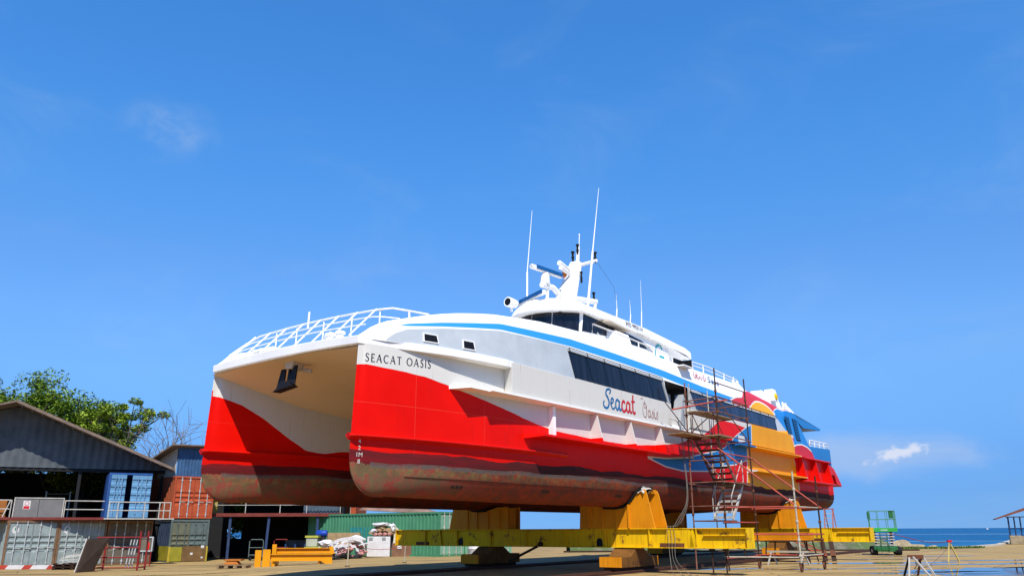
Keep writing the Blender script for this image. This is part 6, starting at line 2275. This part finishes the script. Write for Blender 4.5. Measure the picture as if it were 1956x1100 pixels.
# timber scraps, barrier plank
dbz = thing('timber_scraps', 'broken pale boards and dark pallets piled in front of the pale grey container', 'timber', (-23, 43, -.3))
mb = MB()
for q in range(7):
    x, y = -23.6 + r2.random() * 1.0, 42.8 + r2.random() * .5
    mb.bar((x, y, -.2 + q * .09), (x + .5 + r2.random() * .5, y + r2.uniform(-.3, .3), -.15 + q * .09 + r2.uniform(-.05, .1)), .20, .05)
mb.build('board', M_STEELW, dbz)
mb = MB()
for q in range(3): mb.box(-23.3, -22.2, 42.6, 43.4, -.3 + q * .12, -.26 + q * .12)
for x in (-23.25, -22.8, -22.35): mb.box(x, x + .1, 42.6, 43.4, -.3, .02)
mb.build('pallet', M_RUSTD, dbz)
bpk = thing('barrier_plank', 'low red and white striped plank lying in front of the pale grey containers', 'barrier', (-24.8, 43.2, -.3))
for k in range(7):
    mb = MB()
    x = -26.4 + k * .42
    mb.hexa([(x, 43.1, -.28), (x + .42, 43.15, -.28), (x + .42, 43.3, -.28), (x, 43.25, -.28), (x + .15, 43.1, -.08), (x + .57, 43.15, -.08), (x + .57, 43.3, -.08), (x + .15, 43.25, -.08)])
    mb.build('stripe', M_SHEETW if k % 3 else mat('faded_red', (0.5, 0.06, 0.04), 0.6), bpk)
# rope fence posts
for k, (x, y, h, lab) in enumerate(((-7.46, 37.9, 1.06, 'thin pale rope fence post nearest the yellow beam frame'), (-5.34, 41.3, .86, 'thin pale rope fence post by the end of the cradle beam'))):
    fp = thing('fence_post', lab, 'post', (x, y, 0), 0, 'rope fence posts')
    mb = MB()
    mb.tube([(x, y, zg(x, y)), (x + .02, y, h)], .028, 8)
    mb.build('pole', M_SCAFG, fp)
    mb = MB()
    mb.box(x - .10, x + .10, y - .1, y + .1, zg(x, y) - .01, zg(x, y) + .03)
    mb.build('foot', M_RUSTD, fp)
rp = MB()
rp.tube(smooth_path([(-7.44, 37.9, .98), (-6.8, 39.0, .72), (-6.0, 40.2, .66), (-5.33, 41.3, .80)], 8), .012, 6)
tag(rp.build('barrier_rope', mat('red_rope', (0.45, 0.06, 0.05), 0.8)), 'thin red rope sagging between the two pale fence posts', 'rope')

# =====================================================================================================  RIGHT SIDE
lift = thing('scissor_lift', 'green scissor lift parked on the quay by the sea', 'scissor lift', (21.7, 49, 0))
FL = Fr((20.90, 49.0, 0), -.38)
M_LG = mat('lift_green', (0.05, 0.42, 0.07), 0.45, var=.12)
M_LGD = mat('lift_dark_green', (0.03, 0.16, 0.05), 0.5, var=.2)
mb = MB()
fbox(mb, FL, .15, 1.40, .0, 2.3, .28, .50)
fbox(mb, FL, .30, 1.25, -.06, .0, .2, .46)
mb.build('chassis', M_LGD, lift, bevel=.02)
for x in (.0, 1.28):
    for y in (.12, 1.85):
        mb = MB()
        mb.lathe(FL(x + .14, y + .2, .24), [(.12, -.13), (.24, -.13), (.25, -.08), (.25, .08), (.24, .13), (.12, .13)], 18, 'X')
        wh_ = mb.build('wheel', M_RUBBER, lift, smooth=40)
        mb = MB()
        mb.lathe(FL(x + .14, y + .2, .24), [(.11, -.136), (.12, .136)], 14, 'X')
        mb.build('wheel_hub', M_STEELW, wh_)
mb = MB()
for i in range(5):
    z0 = .52 + i * .155
    for x in (.30, 1.18):
        for d in (0, 1):
            a, b_ = FL(x, .1, z0 + (.13 if d else 0.02)), FL(x, 2.2, z0 + (.02 if d else .13))
            mb.bar(a, b_, .05, .09)
    fbox(mb, FL, .25, 1.28, .02, .10, z0 + .02, z0 + .09)
mb.build('scissor_arm', M_SCRAP, lift)
mb = MB()
for i in range(5): fbox(mb, FL, .22, 1.31, -.01, .02, .54 + i * .155, .60 + i * .155)
mb.build('scissor_pin', M_STEELW, lift)
mb = MB()
fbox(mb, FL, .05, 1.52, -.02, 2.35, 1.30, 1.52)
mb.build('platform', M_LG, lift, bevel=.01)
mb = MB()
mb.face([FL(.62 + .001 * 0, -.025, 1.38), FL(.98, -.025, 1.38), FL(.98, -.025, 1.42), FL(.62, -.025, 1.42)])
mb.build('plate_marking', M_STK, lift, norm=False)
mb = MB()
for z in (2.0, 2.48):
    mb.tube([FL(.08, .02, z), FL(1.49, .02, z), FL(1.49, 2.3, z), FL(.08, 2.3, z), FL(.08, .02, z)], .016, 6)
for x in (.08, .55, 1.05, 1.49):
    for y in (.02, 2.3): mb.tube([FL(x, y, 1.52), FL(x, y, 2.48)], .015, 6)
for y in (.8, 1.6):
    for x in (.08, 1.49): mb.tube([FL(x, y, 1.52), FL(x, y, 2.48)], .015, 6)
mb.build('guard_rail', mat('lift_pale_green', (0.10, 0.30, 0.16), 0.5), lift, smooth=50)
mb = MB()
fbox(mb, FL, 1.15, 1.38, .05, .25, 2.05, 2.48)
fbox(mb, FL, -.02, .14, .02, .18, 2.02, 2.42)
mb.build('control_box', M_LGD, lift, bevel=.02)
mb = MB()
for x in (.55, .92): mb.tube([FL(x, -.08, .15), FL(x, -.05, 1.25)], .02, 6)
for z in (.3, .52, .74, .96, 1.18): mb.tube([FL(.55, -.07, z), FL(.92, -.07, z)], .018, 6)
mb.build('ladder', M_LGD, lift)

# barriers and trestle with a slack rope
af = thing('rope_barrier', 'single yellow A-shaped barrier trestle with a rope at its top, by the water', 'barrier', (20.43, 39.4, 0))
M_YW = mat('pale_yellow_bar', (0.62, 0.50, 0.16), 0.6, var=.15)
mb = MB()
mb.bar((20.44, 39.3, .90), (20.12, 39.0, .0), .045, .045)
mb.bar((20.44, 39.3, .90), (20.88, 39.5, .0), .05, .05)
mb.build('leg', M_YW, af)
mb = MB()
mb.box(20.36, 20.56, 39.24, 39.36, .86, .95)
mb.build('clamp', M_LRED, af)
tr_ = thing('saw_horse', 'rusty pale trestle in the bottom right of the yard, rope tied to it', 'trestle', (13.1, 27.4, 0))
mb = MB()
mb.bar((12.90, 27.55, .60), (13.36, 27.45, .60), .10, .12)
mb.build('top_beam', M_RUST, tr_)
for a, b_, m_ in (((12.93, 27.5, .58), (12.70, 27.2, -.01), M_STEELW), ((12.96, 27.6, .58), (12.96, 28.1, .0), M_SCRAP), ((13.02, 27.45, .60), (13.28, 27.0, .0), M_STEELW), ((13.34, 27.45, .60), (13.55, 27.2, .0), M_STEELW), ((13.30, 27.5, .58), (13.36, 28.0, .0), M_RUST)):
    mb = MB()
    mb.bar(a, b_, .05, .05)
    mb.build('leg', m_, tr_)
mb = MB()
mb.bar((13.12, 27.5, .56), (13.12, 27.5, .36), .04, .02)
mb.bar((13.22, 27.5, .56), (13.22, 27.5, .34), .03, .02)
mb.build('strap', M_RUSTD, tr_)
rp = MB()
rp.tube(smooth_path([(13.36, 27.5, .55), (13.8, 29, .22), (15, 31.5, .05), (17, 34.5, .05), (19, 37.6, .25), (20.1, 38.9, .60), (20.42, 39.3, .88)], 8), .012, 6)
tag(rp.build('barrier_rope', mat('grey_rope', (0.2, 0.14, 0.12), 0.8)), 'slack brownish rope between the trestle and the yellow barrier', 'rope')
rp = MB()
rp.tube(smooth_path([(20.45, 39.3, .9), (20.8, 41.5, .8), (21.4, 44.5, .9), (21.95, 48.9, 1.25)], 8), .016, 6)
tag(rp.build('barrier_rope', mat('red_rope', None)), 'thin red rope from the yellow barrier to the green scissor lift', 'rope')

# hut on the quay
ht = thing('quay_hut', 'open watch hut with blue posts, rusty roof and stone base at the far right', 'hut', (47, 78.5, 0))
FQ = Fr((46.3, 78.0, 0), -.45)
M_STONE = mat('rough_stone', (0.42, 0.33, 0.20), 0.9, var=.35, sc=2.5, bump=.6, bsc=5)
mb = MB()
fbox(mb, FQ, 0, 1.0, 0, .9, 0, .78)
fbox(mb, FQ, 1.0, 5.0, .15, .9, 0, .72)
mb.build('base_wall', M_STONE, ht, bevel=.04)
for x, y in ((.05, .1), (.55, .3), (1.05, .5), (.3, 2.8), (4.8, .4), (4.8, 2.8)):
    mb = MB()
    mb.tube([FQ(x, y, .7 if y < 1 else 0), FQ(x + .06, y, 2.45 if x < 2 else 3.0)], .06, 6)
    mb.build('post', M_POSTB, ht)
mb = MB()
fbox(mb, FQ, .1, 5, .4, .5, 1.35, 1.43)
mb.build('cross_rail', M_POSTB, ht)
mb = MB()
mb.hexa([FQ(-.9, -.4, 2.22), FQ(2.6, -.4, 3.35), FQ(2.6, 3.0, 3.35), FQ(-.9, 3.0, 2.22), FQ(-.9, -.4, 2.30), FQ(2.6, -.4, 3.60), FQ(2.6, 3.0, 3.60), FQ(-.9, 3.0, 2.30)])
mb.hexa([FQ(2.6, -.4, 3.35), FQ(6.0, -.4, 2.4), FQ(6.0, 3.0, 2.4), FQ(2.6, 3.0, 3.35), FQ(2.6, -.4, 3.42), FQ(6.0, -.4, 2.47), FQ(6.0, 3.0, 2.47), FQ(2.6, 3.0, 3.42)])
mb.build('roof', mat('rust_roof_red', (0.24, 0.085, 0.05), 0.7, var=.25, rust=.2), ht)
mb = MB()
fbox(mb, FQ, -.1, 5.0, -.3, -.22, 2.40, 2.48)
fbox(mb, FQ, 1.5, 2.6, .3, .8, .74, 1.0)
mb.build('rail', M_SCRAP, ht)
qk = MB()                                             # pale kerb along the quay edge
pts = [(33, 64.4), (36, 65.9), (42.5, 73.4), (54.5, 91.9), (75, 123.9)]
for (x0, y0), (x1, y1) in zip(pts, pts[1:]): qk.bar((x0, y0, .03), (x1, y1, .03), .5, .22)
tag(qk.build('quay_kerb', mat('pale_kerb', (0.55, 0.50, 0.40), 0.8, var=.2)), kind='structure')

# sloping bank at the head of the slipway
m, n, b = newmat('bank_concrete_moss')
geo = n.n.new('ShaderNodeNewGeometry').outputs['Position']
q1 = n.noise(n.scale(geo, .5, .5, 1), 2.2, 6, .65)
q2 = n.noise(geo, .45, 4, .6)
c = n.mix(n.mr(q1, .38, .62), (.075, .08, .04), (.20, .18, .12))
c = n.mix(n.mr(q2, .46, .60, 0, .85, True), c, (.075, .13, .022))
dr_ = n.noise(n.scale(geo, 2.2, .4, .4), 1.5, 4, .6)
c = n.mix(n.mr(dr_, .60, .70, 0, .7, True), c, (.42, .38, .30))
n.put(b.inputs['Base Color'], c)
b.inputs['Roughness'].default_value = .95
M_BANK = m
bx = [4, 7, 10, 13, 16, 19, 22, 24, 26, 27.5]
rows = []
for x in bx:
    y0 = 59.0 + .08 * (x - 10)
    rows.append([(x, y0 + d + r2.uniform(-.15, .15), z + r2.uniform(-.05, .05)) for d, z in ((0, -.02), (.8, .30), (1.6, .62), (2.2, .78), (4.5, .8), (6.0, -1.2))])
mb = MB()
mb.grid(rows)
mb.face([Vector(p) for p in rows[-1]])
tag(mb.build('bank', M_BANK, norm=False, smooth=50), kind='structure')
mb = MB()
mb.box(3.5, 28.2, 58.3, 58.7, -.02, .10)
tag(mb.build('bank_kerb', M_RUSTD), kind='structure')
ld = thing('leaning_ladder', 'small rusty red ladder leaning on the mossy bank', 'ladder', (22, 58.3, 0))
mb = MB()
for x in (20.6, 21.2): mb.bar((x, 57.9, 0), (x - .7, 60.0, .75), .06, .06)
mb.build('rail', M_SCAFR, ld)
mb = MB()
for k in range(6):
    f = (k + .5) / 6
    mb.bar((20.6 - .7 * f, 57.9 + 2.1 * f, .75 * f), (21.2 - .7 * f, 57.9 + 2.1 * f, .75 * f), .05, .04)
mb.build('rung', M_SCAFR, ld)
mb = MB()
rg_ = random.Random(5)
for q in range(1500):
    x = 28.2 + rg_.random() ** 1.3 * 8.5
    e = lerp(EDGE, x)
    y = e - .1 - rg_.random() * 1.3
    h_ = rg_.uniform(.05, .20)
    a = rg_.uniform(0, 3.14)
    w_ = rg_.uniform(.05, .12)
    mb.face([(x - w_ * math.cos(a), y - w_ * math.sin(a), 0), (x + w_ * math.cos(a), y + w_ * math.sin(a), 0), (x + rg_.uniform(-.08, .08), y + rg_.uniform(-.08, .08), h_)])
tag(mb.build('grass', mat('quay_grass', (0.10, 0.17, 0.025), 0.8, var=.4, sc=4), norm=False), 'short green grass growing along the broken quay edge', 'grass', kind='stuff')
# rocks by the water
for k, (x, y, z, a, b_, c_, sd, lab) in enumerate(((30.6, 66.2, .05, .85, .7, .62, 3, 'large tan boulder at the water edge, right of the green lift'), (31.7, 66.0, -.02, 1.0, .8, .42, 5, 'lower tan boulder sloping into the sea beside the largest one'),
                                                    (29.6, 65.6, .05, .55, .5, .38, 8, 'small dark boulder between the green lift and the largest rock'), (32.9, 66.2, -.05, .8, .6, .28, 9, 'flat low rock farthest right at the waterline'),
                                                    (28.6, 65.0, .2, .42, .4, .50, 12, 'pale whitish boulder just behind the green lift'))):
    bm = bmesh.new()
    bmesh.ops.create_icosphere(bm, subdivisions=3, radius=1)
    r_ = random.Random(sd)
    dirs = [(Vector((r_.gauss(0, 1), r_.gauss(0, 1), r_.gauss(0, 1))).normalized(), r_.uniform(.55, .92)) for _ in range(12)]
    for v in bm.verts:
        p = v.co.copy()
        for d, h in dirs:
            e = p.dot(d) - h
            if e > 0: p -= d * e
        v.co = Vector((p.x * a, p.y * b_, p.z * c_))
    q = MB()
    q.b.free()
    q.b = bm
    rk_ = q.build('boulder', M_STONE if k != 4 else M_SHEETW)
    rk_.location = (x, y, z)
    tag(rk_, lab, 'boulder', 'boulders at the water edge')
# tiny boat on the horizon
bt = thing('small_boat', 'tiny white boat far out on the horizon', 'boat', (910, 1600, SEA_Z))
mb = MB()
mb.prism([(908, 1600, -1.5), (911.5, 1600, -1.5), (912.5, 1600, -.4), (907.6, 1600, -.6)], (0, 3, 0))
mb.build('hull', M_SHEETW, bt)
mb = MB()
mb.box(908.6, 910.4, 1600.4, 1602.6, -.6, 1.0)
mb.build('cabin', M_SHEETW, bt)

# ladder and pole seen on the rear cradle, trestle table below it
ls = ship_thing('step_ladder', 'pink step ladder standing on the rear yellow cradle beam', 'step ladder', 29.4, 6.2, 1.54)
mb = MB()
for t in (6.15, 6.55):
    mb.bar(V(29.2, t, 1.54), V(29.45, t, 2.45), .05, .06)
    mb.bar(V(29.75, t, 1.54), V(29.5, t, 2.45), .04, .05)
mb.bar(V(29.47, 6.1, 2.45), V(29.47, 6.6, 2.45), .14, .05)
mb.build('frame', mat('pink_red_metal', (0.45, 0.16, 0.14), 0.6), ls)
mb = MB()
for z in (1.75, 2.0, 2.22): mb.bar(V(29.2 + (z - 1.54) * .27, 6.15, z), V(29.2 + (z - 1.54) * .27, 6.55, z), .10, .03)
mb.build('step', M_STEELW, ls)
tt = ship_thing('work_table', 'dark steel work table with splayed legs under the rear cradle', 'table', 26.0, 5.2, 0)
mb = MB()
mb.tbox(25.2, 26.6, 4.4, 6.4, .92, .97)
mb.build('table_top', M_RUSTD, tt)
for s, t in ((25.3, 4.5), (25.3, 6.3), (26.5, 4.5), (26.5, 6.3)):
    mb = MB()
    mb.bar(V(s, t, .92), V(s + .12, t + (.15 if t > 5 else -.15), 0), .05, .05)
    mb.build('leg', M_RUSTD, tt)
tl = ship_thing('trestle', 'pale trestle legs with a blue cloth under the scaffold outrigger', 'trestle', 22.5, 6.4, 0)
mb = MB()
mb.bar(V(22.3, 5.6, .55), V(22.3, 7.4, .55), .08, .08)
mb.build('beam', M_SCAFG, tl)
for t in (5.8, 7.2):
    mb = MB()
    mb.bar(V(22.3, t, .55), V(22.0, t - .1, 0), .05, .05)
    mb.bar(V(22.3, t, .55), V(22.6, t + .1, 0), .05, .05)
    mb.build('leg', M_STEELW, tl)
mb = MB()
lump(mb, tuple(V(22.4, 6.7, .12)), (.22, .2, .14), 300)
tag(mb.build('blue_cloth', mat('light_blue_cloth', (0.12, 0.35, 0.55), 0.8), norm=False, smooth=60), 'crumpled light blue cloth lying on the ground under the pale trestle', 'cloth')

# pipes and poles leaning on the near side of the rear cradle girder
for s, t0_, lab in ((26.9, 6.7, 'dark board leaning under the rear cradle, nearer the bow'), (27.6, 6.9, 'dark board leaning under the rear cradle, nearer the stern')):
    lb_ = ship_thing('leaning_board', lab, 'board', s, t0_, 0, 'boards leaning under the rear cradle')
    mb = MB()
    mb.bar(V(s, t0_, .02), V(s + .4, t0_ - .2, .9), .22, .03)
    mb.build('board', M_RUSTD, lb_)
    mb = MB()
    mb.bar(V(s + .02, t0_ - .03, .25), V(s + .15, t0_ - .09, .5), .24, .01)
    mb.build('batten', M_RUST, lb_)

# =====================================================================================================  TREES
def leafmat(name, c1, c2):
    m, n, b = newmat(name)
    o = n.obj()
    f = n.noise(o, .9, 4, .6)
    rn = n.n.new('ShaderNodeNewGeometry').outputs['Random Per Island']
    c = n.mix(n.mr(n.add(f, n.mr(rn, 0, 1, -.25, .25)), .25, .75), c1, c2)
    n.put(b.inputs['Base Color'], c)
    b.inputs['Roughness'].default_value = .6
    b.inputs['Specular IOR Level'].default_value = .15
    try:
        b.inputs['Transmission Weight'].default_value = 0
    except KeyError:
        pass
    return m


M_LEAF = leafmat('leaf_green', (0.06, 0.13, 0.010), (0.25, 0.36, 0.030))
M_LEAF2 = leafmat('leaf_yellow_green', (0.10, 0.18, 0.012), (0.34, 0.44, 0.04))
M_BARK = mat('tree_bark', (0.13, 0.10, 0.08), 0.9, var=.3, bump=.4)
M_BARKG = mat('bare_grey_bark', (0.21, 0.19, 0.18), 0.9, var=.3)


def limbs(mb, p, d, ln, r, depth, rr, ends, bend=.3, split=(2, 3)):
    pts = [Vector(p)]
    q = Vector(p)
    dd = Vector(d).normalized()
    for i in range(4):
        dd = (dd + Vector((rr.gauss(0, bend * .4), rr.gauss(0, bend * .4), rr.gauss(0, bend * .25) + .05))).normalized()
        q = q + dd * ln / 4
        pts.append(q.copy())
    mb.tube(pts, r, 6, r * .62)
    if depth == 0:
        ends.append(q)
        return
    for k in range(rr.randint(*split)):
        a = pts[rr.choice((2, 3, 4))] if k else pts[-1]
        nd = (dd + Vector((rr.gauss(0, .7), rr.gauss(0, .7), rr.gauss(0, .4) + .1))).normalized()
        limbs(mb, a, nd, ln * rr.uniform(.6, .8), r * .58, depth - 1, rr, ends, bend, split)
    if depth <= 2: ends.append(q)


def leaves(mb, centres, rad, per, size, rr):
    for c in centres:
        cr = rad * rr.uniform(.55, 1.25)
        for _ in range(per):
            while True:
                v = Vector((rr.uniform(-1, 1), rr.uniform(-1, 1), rr.uniform(-1, 1)))
                if v.length < 1: break
            p = Vector(c) + Vector((v.x * cr, v.y * cr, v.z * cr * .62))
            u = Vector((rr.gauss(0, 1), rr.gauss(0, 1), rr.gauss(0, .5))).normalized()
            w = u.cross(Vector((rr.gauss(0, .5), rr.gauss(0, .5), 1))).normalized()
            s = size * rr.uniform(.6, 1.35)
            mb.face([p - u * s, p + w * s * .45, p + u * s, p - w * s * .45])


def tree(label, base, h, spread, seed, m_, trunk_r, per, lsize, clump, depth=3, group=None, direction=(0, 0, 1), bark=None, trunk_f=.4):
    rr = random.Random(seed)
    o = thing('tree', label, 'tree', base, 0, group)
    mb = MB()
    ends = []
    b0 = Vector(base)
    top = b0 + Vector((direction[0] * h * trunk_f, direction[1] * h * trunk_f, h * trunk_f))
    mb.tube([b0, b0.lerp(top, .5) + Vector((rr.uniform(-.2, .2), 0, 0)), top], trunk_r, 8, trunk_r * .7)
    nb = 6 if depth > 2 else 4
    for k in range(nb):
        a = 2 * math.pi * k / nb + rr.uniform(-.4, .4)
        limbs(mb, b0.lerp(top, rr.uniform(.75, 1)), Vector((math.cos(a) * spread, math.sin(a) * spread, rr.uniform(.6, 1.3))), h * .30, trunk_r * .5, depth - 1, rr, ends)
    limbs(mb, top, Vector((0, 0, 1)), h * .30, trunk_r * .6, depth - 1, rr, ends)
    mb.build('trunk', bark or M_BARK, o, smooth=60)
    if per:
        mb = MB()
        leaves(mb, ends, clump, per, lsize, rr)
        mb.build('crown', m_, o, norm=False)
    return o


tree('big leafy green tree rising behind the shed gable at the left edge', (-41.5, 68, -.3), 14.4, .95, 4, M_LEAF, .38, 330, .145, 1.45, 3, 'trees behind the yard')
tree('dense green tree behind the shed roof slope, joined to the big one', (-36.8, 66, -.3), 12.4, .75, 9, M_LEAF, .3, 300, .14, 1.25, 3, 'trees behind the yard')
tree('slimmer yellow green tree standing between the shed and the site hut', (-30.7, 63, -.3), 10.9, .26, 18, M_LEAF2, .2, 130, .13, .62, 3, 'trees behind the yard', trunk_f=.5)
tree('low bushy tree peeping over the shed roof between the two leafy trees', (-33.6, 64, -.3), 9.2, .5, 23, M_LEAF2, .2, 190, .13, .95, 3, 'trees behind the yard')
tree('bare grey tree just right of the yellow green tree', (-27.9, 62, -.3), 8.6, .32, 31, None, .075, 0, 0, 0, 4, 'bare trees', bark=M_BARKG, trunk_f=.5)
tree('tallest bare tree, curved, above the site hut roof', (-26.4, 62.5, -.3), 10.4, .22, 47, None, .085, 0, 0, 0, 3, 'bare trees', bark=M_BARKG, trunk_f=.6)
tree('thin bare tree nearest the ferry bow', (-24.6, 63, -.3), 8.6, .32, 52, None, .07, 0, 0, 0, 3, 'bare trees', bark=M_BARKG, trunk_f=.55)
tree('leafy shrub seen through the open bay of the workshop', (-23.4, 64.2, -.3), 5.6, .9, 61, M_LEAF, .12, 260, .20, 1.3, 2, 'trees behind the yard')
tree('green shrub seen through the left end of the dark shed', (-41, 74, -.3), 6.0, .9, 66, M_LEAF2, .12, 50, .14, .9, 2, 'trees behind the yard')

tree('round leafy tree cut by the left picture edge', (-45.0, 68.5, -.3), 14.3, .85, 78, M_LEAF, .34, 330, .145, 1.45, 3, 'trees behind the yard')
tree('wide low shrub behind the workshop', (-21.6, 66.5, -.3), 4.4, 1.2, 63, M_LEAF2, .10, 260, .20, 1.4, 2, 'trees behind the yard')
tree('broad dark hedge tree behind the orange stack and the workshop', (-27.0, 70, -.3), 4.6, 1.2, 64, M_LEAF, .14, 240, .20, 1.4, 2, 'trees behind the yard')
tree('low dense bush right behind the open bay of the workshop', (-23.1, 63.6, -.3), 2.9, 1.3, 81, M_LEAF2, .08, 420, .15, 1.0, 2, 'trees behind the yard', trunk_f=.15)

# overall albedo trim that goes with the exposure above (the shaded cream tunnel keeps its colour)
for m_ in bpy.data.materials:
    if not m_.use_nodes or m_.name in ('tunnel_cream_paint', 'puddle_water', 'sea_water', 'superstructure_paint', 'white_paint'): continue
    b_ = m_.node_tree.nodes.get('Principled BSDF')
    if not b_: continue
    q_ = N(m_.node_tree)
    so = b_.inputs['Base Color']
    src = so.links[0].from_socket if so.is_linked else tuple(so.default_value)[:3]
    q_.put(so, q_.mix(1.0, src, (0.81, 0.81, 0.81), 'MULTIPLY'))
